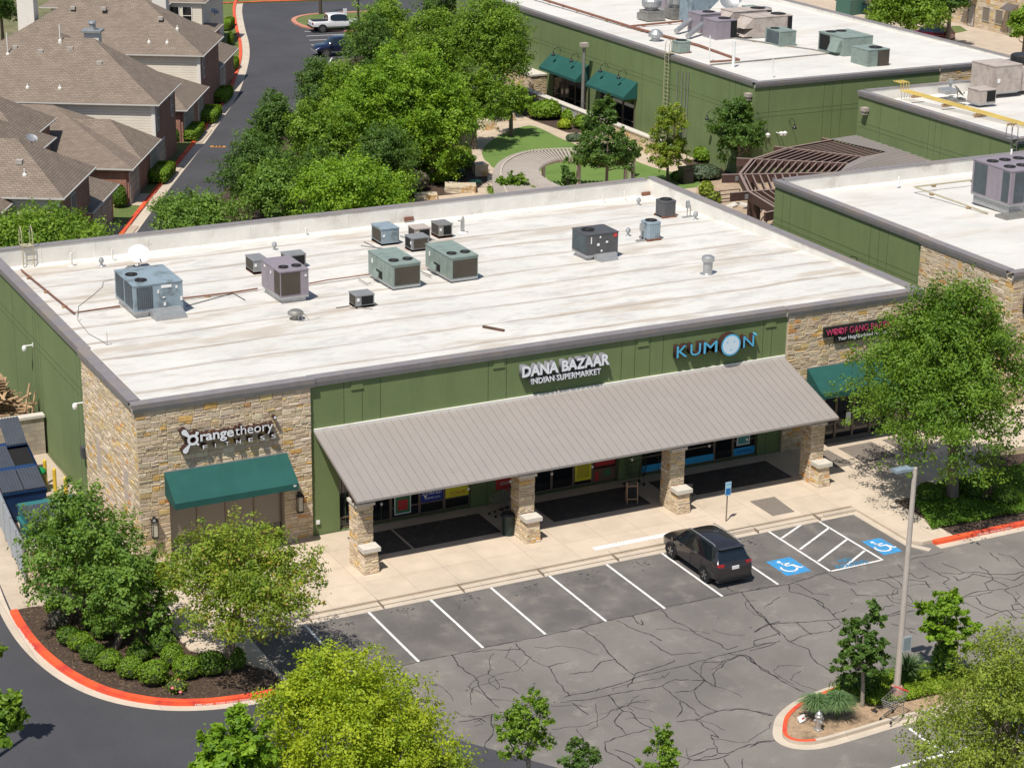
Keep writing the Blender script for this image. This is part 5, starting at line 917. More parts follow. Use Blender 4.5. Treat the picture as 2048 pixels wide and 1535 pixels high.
piperun('long rust red pipe across the left side of the back roof', [fz(1008, -22), fz(1260, 57), fz(1398, 95), fz(1478, 124)], .11, 'rust', grp='rust red roof pipes'); piperun('rust red branch pipe to the exhaust fans', [fz(1262, 56), fz(1365, 46)], .09, 'rust', grp='rust red roof pipes')
piperun('rust red branch pipe by the front edge of the back roof', [fz(1478, 124), fz(1420, 128)], .09, 'rust'); piperun('thin dark pipe to the front edge of the back roof', [fz(1420, 134), fz(1660, 111), fz(1625, 103), fz(1470, 80)], .06, 'steel')
for i, (px_, y0_, y1_) in enumerate(((1418, 126, 82), (1466, 138, 93), (1544, 160, 127))): g = G(px_, y0_, FZ); b = MB(); b.lathe(g, [(.12, 0), (.05 if i != 1 else .12, .1), (.05 if i != 1 else .12, (y0_-y1_)/21.)], 8); b.build('vent_pipe', M['white'], label=['tall thin white pipe by the dark thin pipes on the back roof', 'thick white pipe in front of the long red pipe on the back roof', 'thin white pipe nearest the front corner of the back roof'][i], cat='vent pipe')
# equipment on the mid right roof
RZ = 6.95
rtu('tan box unit with an open side hood on the mid right roof', 76.4, 79.0, 39.3, 41.8, RZ, 1.9, 'hv_tan', .15, (), [], labels=[('s', .15, .35, .25, .3)]); MB().lathe((80.5, 41.0, RZ), [(.7, 0), (.7, 1.9), (.95, 1.9), (.95, 2.3), (.8, 2.4)], 20).build('exhaust_fan', M['dark'], label='dark topped exhaust fan beside the tan box unit', cat='exhaust fan')
MB().box(79.05, 81.6, 39.6, 41.6, RZ, RZ+1.7).build('duct_box', M['hv_tan'], label='weathered duct box right of the tan box unit', cat='duct')
rtu('small dark fronted unit in front of the tan box unit', 72.9, 74.4, 36.5, 37.8, RZ, .95, 'hv_tan', .12, (), [('s', .45, .95, .1, .9, 'black_in')]); dish('small dark dish left of the little unit on the mid right roof', (72.5, 38.4, RZ), .5, R(70), 40, .7, col='steel')
for k in range(4):
    x = 70.3+k*.24; yp = thing('gas_pipe', ['first yellow gas pipe from the left on the mid right roof', 'second yellow gas pipe from the left on the mid right roof', 'third yellow gas pipe from the left on the mid right roof', 'rightmost yellow gas pipe of the four on the mid right roof'][k], 'pipe', (x, 34, RZ), 0, 'yellow gas pipes'); b = MB(); b.tube([(x, 43.0, 7.75), (x, 42.1, 7.75), (x, 42.1, RZ+.25), (x, 25.6, RZ+.35)], .04, 6); b.build('pipe', M['yellowp'], yp)
b = MB()
for y_ in (40.5, 37, 33.5, 30, 26.8): b.box(70.15, 71.2, y_, y_+.2, RZ, RZ+.2)
b.build('pipe_sleepers', M['wood'], label='row of timber sleepers under the yellow gas pipes', cat='pipe support')
b = MB(); b.box(73.2, 74.2, 40.5, 41.5, RZ, RZ+.35); b.build('roof_hatch', M['galv'], label='low square hatch in front of the tan box unit', cat='roof hatch'); g = G(1900, 183, RZ); b = MB(); b.lathe(g, [(.2, 0), (.1, .1), (.1, .6), (.22, .65), (.2, .85)], 10); b.build('vent_pipe', M['galv'], label='small capped vent left of the tan box unit', cat='vent pipe')
ladder('grey roof ladder rails over the front edge of the mid right roof', 24.6, 25.2, 68.9, 4, 7.5, 1, 'y', 'steel') if 0 else None
g = YP(2020, 300, 25.05); ladder('dark ladder with curved rails at the right edge of the picture', g[0], g[0]+.5, 25.0, 3, 7.4, 1, 'x', 'steel')
# purple unit on the right roof
t = rtu('large purple multi fan rooftop unit on the right hand building', 54.5, 59.5, 11.2, 14.6, 6.95, 1.95, 'hv_purple', .55, [(.12, .72, .32), (.12, .28, .32), (.30, .72, .32), (.30, .28, .32), (.50, .72, .32), (.50, .28, .32)], [('s', .05, .2, .05, .93, 'louvre'), ('s', .24, .45, .05, .93, 'louvre'), ('w', .05, .22, .05, .93, 'louvre'), ('w', .62, .95, .05, .93, 'louvre')])
MB().box(53.6, 55.6, 10.3, 11.3, 6.9, 7.05).build('roof_curb', M['steel'], t)
piperun('thin yellow brown pipe across the right hand roof', [(*G(1828, 377, 6.85)[:2], 6.95), (*G(2060, 348, 6.9)[:2], 6.95)], .05, 'yellowgrey'); piperun('thin yellow brown pipe running to the purple unit', [(*G(1828, 377, 6.85)[:2], 6.96), (*G(1975, 428, 6.9)[:2], 6.96)], .05, 'yellowgrey')
g = G(2018, 356, 6.7); MB().lathe(g, [(.08, 0), (.06, .1), (.06, 1.8)], 8).build('vent_pipe', M['white'], label='tall white pipe behind the purple unit', cat='vent pipe'); g = G(1797, 372, 6.6); MB().lathe(g, [(.12, 0), (.06, .1), (.06, .6)], 8).build('vent_pipe', M['white'], label='short white pipe by the parapet of the right hand roof', cat='vent pipe')
g = G(1960, 303, 4.2); b = MB(); b.add([(g[0]-1.6, 41.3, 3.6), (g[0]+5.5, 41.3, 3.6), (g[0]+5.5, 41.3, 4.9), (g[0]-.6, 41.3, 4.9), (g[0]-1.6, 42.0, 3.6), (g[0]+5.5, 42.0, 3.6), (g[0]+5.5, 42.0, 4.9), (g[0]-.6, 42.0, 4.9)], [(0, 1, 2, 3), (7, 6, 5, 4), (3, 2, 6, 7), (0, 3, 7, 4), (1, 5, 6, 2)]) if 0 else None
# ================================================================ VEHICLES
def loft_split(name, st, tagf, mats, parts, root, sub=2, crease=None):
    ring = []
    for s_ in st:
        x, zb, zl, zt, hw, hb, hr = s_
        half = [(0, zb), (hw*.82, zb), (hw, zb+.13), (hw+.015, zb+(zl-zb)*.55), (hb, zl), (hr, zt-.035), (hr*.72, zt), (0, zt+.012)]
        ring.append([(x, y, z) for y, z in half]+[(x, -y, z) for y, z in half[1:-1]][::-1])
    n = 14; vs = [p for r_ in ring for p in r_]; fs = []; mi = []
    segs = [0, 1, 2, 3, 4, 5, 6, 6, 5, 4, 3, 2, 1, 0]
    for i in range(len(st)-1):
        for k in range(n):
            fs.append((i*n+k, i*n+(k+1) % n, (i+1)*n+(k+1) % n, (i+1)*n+k)); mi.append(tagf(i, segs[k], 1 if k < 7 else -1))
    for base, rv in ((0, False), ((len(st)-1)*n, True)):
        for k in range(3):
            pass
        idx = [(0, 1, 13), (1, 2, 12, 13), (2, 3, 11, 12), (3, 4, 10, 11), (4, 5, 9, 10), (5, 6, 8, 9), (6, 7, 8)]
        for q_ in idx:
            f = tuple(base+a for a in q_); fs.append(f if rv else f[::-1]); mi.append(0)
    me = bpy.data.meshes.new('tmp'); me.from_pydata(vs, [], [f[::-1] for f in fs]); me.polygons.foreach_set('material_index', mi)
    for m_ in mats: me.materials.append(m_)
    o = bpy.data.objects.new('tmp', me); C.objects.link(o)
    if crease:
        at = me.attributes.new('crease_edge', 'FLOAT', 'EDGE'); fm = {}
        for p in me.polygons:
            for ek in p.edge_keys: fm.setdefault(ek, set()).add(p.material_index)
        for e_ in me.edges:
            if len(fm.get(tuple(sorted(e_.vertices)), ())) > 1: at.data[e_.index].value = crease
    md = o.modifiers.new('s', 'SUBSURF'); md.levels = sub; md.render_levels = sub; bpy.context.view_layer.update()
    ev = bpy.data.meshes.new_from_object(o.evaluated_get(bpy.context.evaluated_depsgraph_get())); C.objects.unlink(o); bpy.data.objects.remove(o)
    res = {}; co = np.empty(len(ev.vertices)*3); ev.vertices.foreach_get('co', co); co = co.reshape(-1, 3)
    for mid, pn in parts:
        polys = [tuple(p.vertices) for p in ev.polygons if p.material_index == mid]
        if not polys: continue
        used = sorted({v for p in polys for v in p}); mp = {v: i for i, v in enumerate(used)}
        m2 = bpy.data.meshes.new(pn); m2.from_pydata(co[used].tolist(), [], [[mp[v] for v in p] for p in polys]); m2.materials.append(mats[mid]); m2.polygons.foreach_set('use_smooth', [True]*len(polys)); m2.update()
        ob = bpy.data.objects.new(pn, m2); C.objects.link(ob); ob.parent = root; res[pn] = ob
    bpy.data.meshes.remove(ev); return res
carglass = mat('car_glass', (.008, .012, .016), .04, .1, spec=1.0, coat=.5); lampred = mat('tail_lamp', (.34, .012, .015), .2, .1, coat=1); lampclear = mat('head_lamp', (.6, .62, .65), .1, .1, coat=1); rimm = mat('wheel_rim', (.42, .42, .43), .3, .1, metal=.8)
def wheels(root, xs, hw, r_=.35, wd=.24):
    for x in xs:
        for s_ in (1, -1):
            yo = s_*(hw-.10); b = MB(); pr_ = [(r_*.62, -wd/2), (r_*.95, -wd/2), (r_, -wd/2+.03), (r_, wd/2-.03), (r_*.95, wd/2), (r_*.62, wd/2)]
            b.lathe((x, yo, r_), pr_, 28, ax='y', cap=True); w_ = b.build('wheel', M['rubber'], root, world=False, smooth=False)
            b = MB(); f = -s_*1.0; yy = yo+s_*(wd/2+.004)
            b.lathe((x, yo, r_), [(r_*.64, s_*-wd/2), (r_*.64, s_*-(wd/2+.008)), (r_*.56, s_*-(wd/2+.008)), (r_*.56, s_*-(wd/2-.0))], 28, ax='y', cap=False)
            for k in range(5):
                for dt in (-.13, .13):
                    t = k*1.2566+dt+.3; t2 = k*1.2566+dt*.4+.3; b.obox((x+r_*.31*math.cos(t), yy, r_+r_*.31*math.sin(t)), (r_*.56, .02, .035), ry=-t)
            b.lathe((x, yy+.012*s_, r_), [(r_*.14, 0), (r_*.14, .004)], 12, ax='y'); b.build('rim', rimm, w_, world=False)
            b = MB(); n_ = 16; A = []   # wheel-arch moulding
            for k in range(n_+1): t = math.pi*k/n_; A.append((math.cos(t), math.sin(t)))
            ys = s_*(hw+.005)
            for k in range(n_):
                for r0, r1, dy in ((r_*1.08, r_*1.24, .028),):
                    (c0_, s0_), (c1_, s1_) = A[k], A[k+1]; P = lambda r2, c2, s2, y2: (x+r2*c2, y2, r_+r2*s2-.02)
                    q_ = [P(r0, c0_, s0_, ys+s_*dy), P(r1, c0_, s0_, ys+s_*dy), P(r1, c1_, s1_, ys+s_*dy), P(r0, c1_, s1_, ys+s_*dy)]; b.add(q_+[P(r0, c0_, s0_, ys-s_*.1), P(r1, c0_, s0_, ys-s_*.06), P(r1, c1_, s1_, ys-s_*.06), P(r0, c1_, s1_, ys-s_*.1)], [(0, 1, 2, 3), (1, 5, 6, 2), (0, 3, 7, 4)])
            b.build('arch_trim', M['dark'], root, world=False)
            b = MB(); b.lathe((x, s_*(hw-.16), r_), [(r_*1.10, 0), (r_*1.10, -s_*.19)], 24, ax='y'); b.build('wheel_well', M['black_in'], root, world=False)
def suv(name, label, loc, rz, paint, cat='car', grp=None):
    t = thing(name, label, cat, loc, rz, grp)
    st = [(-2.29, .44, .80, .86, .74, .70, .60), (-2.25, .34, .95, .99, .84, .82, .70), (-2.16, .30, 1.05, 1.10, .88, .86, .745), (-1.86, .26, 1.08, 1.52, .905, .885, .64), (-1.72, .25, 1.075, 1.585, .91, .89, .635), (-1.30, .24, 1.05, 1.645, .91, .89, .645), (-1.18, .24, 1.045, 1.65, .91, .89, .65), (-.30, .24, 1.01, 1.675, .91, .89, .66), (-.20, .24, 1.005, 1.675, .91, .89, .66),
          (.42, .24, .985, 1.63, .91, .885, .645), (.60, .24, .98, 1.57, .91, .885, .64), (1.22, .24, .97, 1.06, .90, .87, .70), (1.34, .24, .96, 1.02, .895, .86, .66), (1.95, .26, .86, .93, .87, .82, .62), (2.18, .30, .76, .83, .80, .76, .58), (2.29, .42, .64, .70, .64, .60, .46)]
    def tg(i, s_, side):
        if s_ == 4 and i in (3, 4, 5, 6, 7, 8, 9, 10): return 1 if side > 0 else 7
        if s_ in (5, 6) and i == 10: return 2
        if s_ in (5, 6) and i == 2: return 6
        if s_ in (0, 1): return 3
        if s_ == 4 and i in (1,): return 4
        if s_ == 3 and i == 14: return 5
        return 0
    loft_split('suv', st, tg, [paint, carglass, carglass, M['dark'], lampred, lampclear, carglass, carglass], [(0, 'body'), (1, 'side_window'), (2, 'windscreen'), (3, 'sill'), (4, 'tail_light'), (5, 'headlight'), (6, 'rear_window'), (7, 'side_window')], t, 2, 1.0)
    wheels(t, (-1.36, 1.32), .91)
    b = MB()
    for s_ in (1, -1): b.tube([(.45, s_*.60, 1.655), (.40, s_*.60, 1.70), (-.4, s_*.615, 1.725), (-1.5, s_*.60, 1.69), (-1.6, s_*.595, 1.63)], .020, 6)
    b.build('roof_rail', M['galv'], t, world=False)
    b = MB(); b.box(-2.325, -2.27, -.36, .36-.46, .74, .90) if 0 else b.box(-2.30, -2.262, -.17, .17, .80, .94); b.build('number_plate', M['white'], t, world=False)
    b = MB()
    for s_ in (1, -1): b.obox((-2.185, s_*.68, 1.0), (.13, .30, .11), rz=s_*R(-22)); 
    b.build('tail_light', lampred, t, world=False)
    b = MB(); b.box(-2.315, -2.1, -.80, .80, .40, .50); b.box(-2.28, -2.1, -.83, .83, .28, .40); b.build('rear_bumper', M['dark'], t, world=False)
    b = MB()
    for s_ in (1, -1): b.obox((.98, s_*1.00, 1.06), (.12, .2, .15))
    b.build('mirror', paint, t, world=False)
    b = MB()
    for s_ in (1, -1):
        for x in (-.38, .62): b.box(x-.11, x+.11, s_*.918-.012, s_*.918+.012, .90, .93)
        for x in (-1.05, -.22, .95): b.box(x-.006, x+.006, s_*.924-.003, s_*.924+.003, .35, .98)
    b.build('door_trim', M['black'], t, world=False); b = MB(); b.box(-2.0, -1.78, -.6, .6, 1.60, 1.625); b.build('spoiler', paint, t, world=False); return t
def pickup(name, label, loc, rz, paint, cat='pickup truck', cover=True):
    t = thing(name, label, cat, loc, rz)
    st = [(-2.70, .62, .95, 1.00, .88, .86, .78), (-2.64, .48, 1.12, 1.17, .94, .92, .84), (-1.2, .46, 1.12, 1.17, .96, .94, .84), (-.98, .46, 1.12, 1.18, .96, .94, .80), (-.92, .46, 1.12, 1.70, .96, .94, .70), (-.80, .46, 1.12, 1.80, .96, .94, .69), (-.0, .44, 1.10, 1.84, .96, .94, .70), (.10, .44, 1.10, 1.84, .96, .94, .70), (.70, .44, 1.09, 1.80, .96, .93, .68), (.85, .44, 1.08, 1.75, .96, .93, .67), (1.45, .44, 1.08, 1.20, .96, .92, .74), (1.6, .44, 1.07, 1.16, .95, .91, .70), (2.35, .46, 1.00, 1.10, .93, .88, .66), (2.6, .5, .86, .96, .88, .82, .6), (2.70, .6, .75, .82, .75, .7, .5)]
    def tg(i, s_, side):
        if s_ == 4 and i in (5, 6, 7, 8, 9): return 1 if side > 0 else 6
        if s_ in (5, 6) and i == 9: return 2
        if s_ in (5, 6) and i == 3: return 5
        if s_ in (5, 6) and i in (1, 2) and cover: return 3
        if s_ in (0, 1): return 3
        if s_ == 3 and i == 13: return 4
        return 0
    loft_split('pickup', st, tg, [paint, carglass, carglass, M['dark'], lampclear, carglass, carglass], [(0, 'body'), (1, 'side_window'), (2, 'windscreen'), (3, 'bed_cover'), (4, 'headlight'), (5, 'rear_window'), (6, 'side_window')], t, 2, .75)
    wheels(t, (-1.62, 1.70), .95, .40, .27); b = MB(); b.box(-2.76, -2.6, -.85, .85, .5, .68); b.box(2.55, 2.76, -.8, .8, .5, .62); b.build('bumper', M['dark'] if cover else M['galv'], t, world=False)
    b = MB()
    for s_ in (1, -1): b.box(-2.68, -2.60, s_*.86-.09, s_*.86+.09, .85, 1.1)
    b.build('tail_light', lampred, t, world=False); b = MB()
    for s_ in (1, -1): b.obox((1.25, s_*1.06, 1.18), (.14, .24, .2))
    b.build('mirror', paint, t, world=False); return t
def paint(name, c): return mat(name, c, .25, .02, 1, metal=.5, coat=1.0)
cw_ = G(1342, 1113); cr_ = G(1412.5, 1165)
suv('parked_suv', 'dark grey compact SUV with roof rails, parked nose-in by the porch', ((cw_[0]+cr_[0])/2+.91-.06, (cw_[1]+cr_[1])/2+.02, .004), R(90), paint('charcoal_paint', (.042, .037, .040)))
wr_, wf_ = G(646, 66), G(705.5, 63); an = math.atan2(wf_[1]-wr_[1], wf_[0]-wr_[0]); px_c = ((wr_[0]+wf_[0])/2-math.sin(an)*.95*1, (wr_[1]+wf_[1])/2+math.cos(an)*.95, .006)
pickup('parked_pickup', 'white pickup truck with a dark bed cover beside the grassy island', px_c, an, mat('white_car_paint', (.72, .72, .73), .3, .02, 1, coat=1))
g = G(653, 115); pickup('parked_pickup', 'dark navy pickup truck, front end showing left of the trees', (g[0]+1.70*math.cos(an)-math.sin(an)*.95, g[1]+1.70*math.sin(an)+math.cos(an)*.95, .006), an+math.pi, paint('navy_paint', (.012, .020, .065)), cover=False)
g = G(1862, 82); suv('parked_suv', 'dark red hatchback behind the far edge of the back building roof', (g[0], g[1], .02), R(115), paint('dark_red_paint', (.16, .012, .03)))
g = G(2052, 1462); suv('parked_suv', 'bright blue car glimpsed through the oak at the lower right edge', (g[0]+.2, g[1]-.4, .004), R(95), paint('blue_paint_car', (.015, .10, .32)))
# ================================================================ SITE FURNITURE
b = MB(); base = G(1792, 1393, .15); topz = 9.25; b.lathe(base, [(.14, 0), (.125, .3), (.085, topz-.15)], 12)
lp = thing('lamp_post', 'tall pale steel parking lot lamp post on the planted island', 'lamp post', (base[0], base[1], .12)); b.build('pole', mat('pale_pole', (.50, .44, .39), .5, .08, 3), lp)
b = MB(); b.lathe((base[0], base[1], .1), [(.33, 0), (.29, .22), (.23, .48), (.2, .52)], 14); b.build('base', mat('pinkish_concrete', (.42, .24, .19), .85, .2, 4, bp=.4), lp)
b = MB(); b.obox((base[0]-.15, base[1]+.02, topz-.02), (.3, .08, .06)); b.obox((base[0]-.55, base[1]+.05, topz), (.72, .36, .10)); b.build('lamp_head', M['hv_blue'], lp)
b = MB(); b.box(base[0]-.02, base[0]+.38, base[1]-.16, base[1]-.14, 2.05, 2.65); s_ = b.build('notice_board', flat('sign_grey', (.40, .46, .48)), lp); b = MB(); b.box(base[0]+.02, base[0]+.34, base[1]-.165, base[1]-.1605, 2.10, 2.60); b.build('notice_face', flat('sign_grey_dark', (.22, .27, .28)), s_)
g = G(1452, 1042, .15); t = thing('parking_sign', 'small blue and white accessible parking sign on a brown post', 'sign', g); b = MB(); b.tube([(0, 0, 0), (0, 0, 1.85)], .03, 6); b.build('post', mat('sign_post', (.22, .16, .13), .7), t, world=False); b = MB(); b.box(-.15, .15, -.05, -.035, 1.25, 1.9); s_ = b.build('sign_plate', flat('sign_pale_blue', (.38, .62, .72)), t, world=False); b = MB(); b.box(-.12, .12, -.055, -.051, 1.30, 1.60); b.box(-.11, .11, -.055, -.051, 1.78, 1.80); b.build('sign_symbol', flat('sign_blue', (.02, .16, .45)), s_, world=False)
def trashcan(label, x, y): 
    t = thing('litter_bin', label, 'litter bin', (x, y, .15), 0, 'dark litter bins'); b = MB(); b.lathe((0, 0, 0), [(.24, 0), (.27, .05), (.29, .85), (.31, .9)], 18); b.build('bin_body', flat('dark_green_bin', (.012, .03, .028)), t, world=False); b = MB(); b.lathe((0, 0, .9), [(.33, 0), (.33, .05), (.28, .12), (.15, .14)], 18); b.build('bin_lid', M['dark'], t, world=False)
trashcan('dark litter bin left of the second stone column', 15.45, -3.35); trashcan('dark litter bin right of the third stone column', 24.35, -3.55)
g = G(1263, 1003, .15); t = thing('sandwich_board', 'folding wooden menu board standing under the porch', 'menu board', g, R(-20)); b = MB()
for yy, tl in ((-.22, .2), (.22, -.2)):
    for xx_ in (-.24, .24): b.tube([(xx_, yy, 0), (xx_, yy*.1, .95)], .022, 4)
    b.tube([(-.24, yy*.3, .78), (.24, yy*.3, .78)], .022, 4); b.tube([(-.24, yy*.85, .2), (.24, yy*.85, .2)], .022, 4)
b.build('board_frame', flat('pale_wood', (.50, .33, .20)), t, world=False); b = MB(); b.add([(-.22, -.19, .2), (.22, -.19, .2), (.22, -.05, .78), (-.22, -.05, .78)], [(0, 1, 2, 3), (3, 2, 1, 0)]); b.build('chalk_panel', flat('chalkboard', (.02, .02, .02)), t, world=False)
def cart(label, x, y, rz, z=.15, hnd='dark', grp='shopping carts', body='steel', tall=0):
    t = thing('shopping_cart', label, 'shopping cart', (x, y, z), rz, grp); b = MB(); w0, w1 = .24, .29
    top = [(-.45, -w1, .95+tall), (-.45, w1, .95+tall), (.42, w0, .85+tall), (.42, -w0, .85+tall)]; bot = [(-.38, -.2, .5), (-.38, .2, .5), (.34, .17, .55), (.34, -.17, .55)]
    for P in (top, bot):
        for i in range(4): b.tube([P[i], P[(i+1) % 4]], .012, 4)
    for i in range(4):
        for f in (0, .2, .4, .6, .8):
            a = Vector(top[i]).lerp(Vector(top[(i+1) % 4]), f); c_ = Vector(bot[i]).lerp(Vector(bot[(i+1) % 4]), f); b.tube([a, c_], .007, 4)
        for f in (.33, .66): b.tube([Vector(top[i]).lerp(Vector(bot[i]), f), Vector(top[(i+1) % 4]).lerp(Vector(bot[(i+1) % 4]), f)], .007, 4)
    for f in (.2, .4, .6, .8): b.tube([Vector(bot[0]).lerp(Vector(bot[3]), f), Vector(bot[1]).lerp(Vector(bot[2]), f)], .007, 4)
    b.build('basket', M[body], t, world=False); b = MB()
    for s_ in (-1, 1): b.tube([(-.5, s_*.26, 1.0), (-.38, s_*.2, .45), (-.42, s_*.25, .14), (.42, s_*.2, .14)], .016, 5)
    b.build('undercarriage', M[body], t, world=False); b = MB(); b.tube([(-.52, -.3, 1.02+tall), (-.52, .3, 1.02+tall)], .025, 6); b.build('handle', cr if hnd == 'red' else M['dark'], t, world=False)
    for x_ in (-.4, .4):
        for s_ in (-1, 1): b = MB(); b.lathe((x_, s_*.22, .07), [(.065, -.02), (.065, .02)], 12, ax='y'); b.build('caster', M['rubber'], t, world=False)
    return t
for k in range(5): cart(['nested shopping cart nearest the camera in the row on the porch', 'second nested shopping cart in the row on the porch', 'third nested shopping cart in the row on the porch', 'fourth nested shopping cart in the row on the porch', 'rearmost nested shopping cart in the row on the porch'][k], 16.1+k*.33, -1.15+k*.10, R(195), hnd='red' if k % 2 == 0 else 'dark')
cart('black tall shopping trolley by the green wall between the two shops', 23.3, -.75, R(180), body='black', tall=.45, grp=None)
g = G(1783, 1440, .05); cart('stray shopping cart tipped on the kerb of the planted island', g[0], g[1], R(200), .12, 'red', grp=None)
# hydrant
g = G(1636, 1458, .12); t = thing('fire_hydrant', 'silver fire hydrant on the tip of the planted island', 'fire hydrant', g); b = MB(); b.lathe((0, 0, 0), [(.17, 0), (.17, .05), (.11, .06), (.11, .50), (.145, .51), (.145, .56), (.12, .58), (.10, .66), (.04, .72), (.035, .77), (.02, .78)], 18); b.build('barrel', mat('silver_paint', (.50, .49, .47), .35, .1, 5, metal=.6), t, world=False, smooth=False)
b = MB()
for s_ in (-1, 1): b.lathe((s_*.10, 0, .40), [(.055, 0), (.055, -s_*.09), (.035, -s_*.11)], 10, ax='x')
b.lathe((0, -.10, .36), [(.075, 0), (.075, .08), (.03, .12)], 12, ax='y'); b.build('outlet_caps', mat('silver_paint2', (.46, .45, .43), .35, .1, 5, metal=.6), t, world=False)
g = G(1603, 1443, .12); t = thing('flower_marker', 'small white notice plate beside the hydrant', 'sign', g, R(15)); b = MB(); b.obox((0, 0, .14), (.36, .03, .24), rx=R(-35)); b.build('marker_plate', cw, t, world=False); b = MB(); b.obox((.05, -.025, .145), (.14, .01, .05), rx=R(-35)); b.build('marker_print', cr, t, world=False)
t['category'] = 'marker'; t.name = 'marker_plate_stand'
# wheel stops, painted kerb length
for (a, c_), l_ in ((((1420, 1077), (1513, 1061)), 'pale concrete wheel stop beyond the parked SUV'), (((1647, 1034), (1712, 1021)), 'pale concrete wheel stop in the shade near the hatched aisle')):
    p, q_ = G(*a), G(*c_); b = MB(); b.box(p[0], q_[0], p[1]-.1, p[1]+.07, .01, .14); b.build('wheel_stop', M['kerb'], label=l_, cat='wheel stop')
p, q_ = G(1190, 1106), G(1345, 1078)
for a0, a1, l_ in ((p[0], p[0]+1.35, 'left short length of white painted kerb stop'), (p[0]+1.37, q_[0], 'right long length of white painted kerb stop reaching the SUV')): b = MB(); b.box(a0, a1, p[1]-.05, p[1]+.28, .04, .17); b.build('wheel_stop', M['paint'], label=l_, cat='wheel stop')
# lettering painted on the kerbs
for (a0, w_) in ((34.2, 1.9), (37.0, 1.9)): lettering(None, 'FIRE LANE  TOW AWAY ZONE', a0, a0+w_, .045, .125, -12.052, M['white'], 'kerb_lettering')['kind'] = 'structure'
def kerb_text(body, i0, frac=.16):
    P = offs(kerbl, .0); a = Vector(P[i0]); 
    me = text_obj(body, 1, .004, 0); c0_ = measure(body); kx = 2.0/(c0_[1]-c0_[0]); ln_ = [0]
    for u_, v_ in zip(P[i0:], P[i0+1:]): ln_.append(ln_[-1]+(Vector(v_)-Vector(u_)).length)
    for v in me.vertices:
        s_ = (v.co.x-c0_[0])*kx; k = 0
        while k < len(ln_)-2 and ln_[k+1] < s_: k += 1
        f = (s_-ln_[k])/(ln_[k+1]-ln_[k]); p_, q2 = Vector(P[i0+k]), Vector(P[i0+k+1]); c2 = p_.lerp(q2, f); d_ = (q2-p_).normalized(); nrm = Vector((d_.y, -d_.x))
        v.co = (c2.x+nrm.x*(.004+v.co.z), c2.y+nrm.y*(.004+v.co.z), .02+v.co.y/.7*.075)
    me.materials.append(M['white']); o = bpy.data.objects.new('kerb_lettering', me); C.objects.link(o); o['kind'] = 'structure'
kerb_text('FIRE LANE  TOW AWAY ZONE', 41); kerb_text('FIRE LANE  TOW AWAY', 14)
a = G(1672, 1138, .007); 
for body, px_, py_, w_ in (('NO', 1683, 1125, .62), ('PARKING', 1678, 1137, 1.55)):
    g = G(px_, py_, .008); me = text_obj(body, 1, 0, .02); c0_ = measure(body); k = w_/(c0_[1]-c0_[0])
    for v in me.vertices: v.co = (g[0]+(v.co.x-c0_[0])*k, g[1]+v.co.y*.5, .0125)
    me.materials.append(flat('aged_blue', (.04, .22, .40))); o = bpy.data.objects.new('pavement_lettering', me); C.objects.link(o); o['kind'] = 'structure'
# wall fittings on the front building
def lantern(label, x, z):
    t = thing('wall_lantern', label, 'wall lantern', (x, -.06, z), 0, 'wall lanterns'); b = MB(); b.box(-.15, .15, -.26, -.02, .72, .78); b.box(-.13, .13, -.24, -.03, 0, .05); b.box(-.05, .05, -.06, .0, .1, .9)
    for sx_ in (-.12, .10): 
        for sy_ in (-.235, -.05): b.box(sx_, sx_+.02, sy_, sy_+.02, .05, .72)
    b.lathe((0, -.13, .78), [(.17, 0), (.1, .08), (.02, .12)], 8); b.build('lantern_frame', M['bronze'] if 0 else M['black'], t, world=False); b = MB(); b.box(-.095, .095, -.21, -.06, .06, .71); b.build('lantern_glass', flat('frosted_glass', (.55, .52, .42), .3), t, world=False)
lantern('black wall lantern right of the fitness studio window', 7.0, 1.5); lantern('black wall lantern left of the fitness studio window, above the shrubs', .55, 1.5)
def camera_(label, y, z, x=.12):
    t = thing('security_camera', label, 'security camera', (x, y, z), 0, 'dome cameras on the green side wall'); b = MB(); b.tube([(0, 0, 0), (-.4, 0, 0)], .035, 6); b.box(-.03, 0, -.06, .06, -.1, .1); b.build('bracket', M['white'], t, world=False); b = MB(); b.lathe((-.42, 0, -.22), [(.03, -.06), (.1, 0), (.12, .1), (.1, .2), (.05, .25)], 14); b.build('dome', M['white'], t, world=False)
camera_('white dome camera high on the green side wall', 16.9, 4.9); camera_('white dome camera where the green side wall meets the limestone', 7.95, 4.9, .05)
MB().box(-.12, .10, 8.1, 8.5, 2.2, 2.7).build('wall_light', M['hv_dark'], label='dark box light low on the green side wall', cat='wall light')
MB().box(7.83, 7.99, .04, .118, .68, .84).build('wall_outlet', M['white'], label='small white outlet box low on the green wall left of the porch', cat='outlet')
def gooseneck(label, p, ax, grp='gooseneck barn lamps'):
    t = thing('wall_lamp', label, 'wall lamp', p, 0, grp); dx, dy = ax; b = MB(); L_ = .75; b.tube([(0, 0, .0), (dx*.15, dy*.15, .25), (dx*.45, dy*.45, .3), (dx*L_, dy*L_, .12), (dx*L_, dy*L_, -.05)], .022, 6); b.build('arm', M['black'], t, world=False); b = MB(); b.lathe((dx*L_, dy*L_, -.38), [(.17, 0), (.14, .12), (.05, .22), (.05, .35)], 12); b.build('shade', M['black'], t, world=False)
for y_, l_ in ((78.2, 'first gooseneck lamp over the far green awning'), (75.0, 'second gooseneck lamp over the far green awning'), (70.0, 'first gooseneck lamp over the near green awning'), (67.0, 'second gooseneck lamp over the near green awning'), (53.5, 'gooseneck lamp on the bare green wall behind the courtyard trees')): gooseneck(l_, (61.9, y_, 4.75 if y_ > 60 else 4.0), (-1, 0))
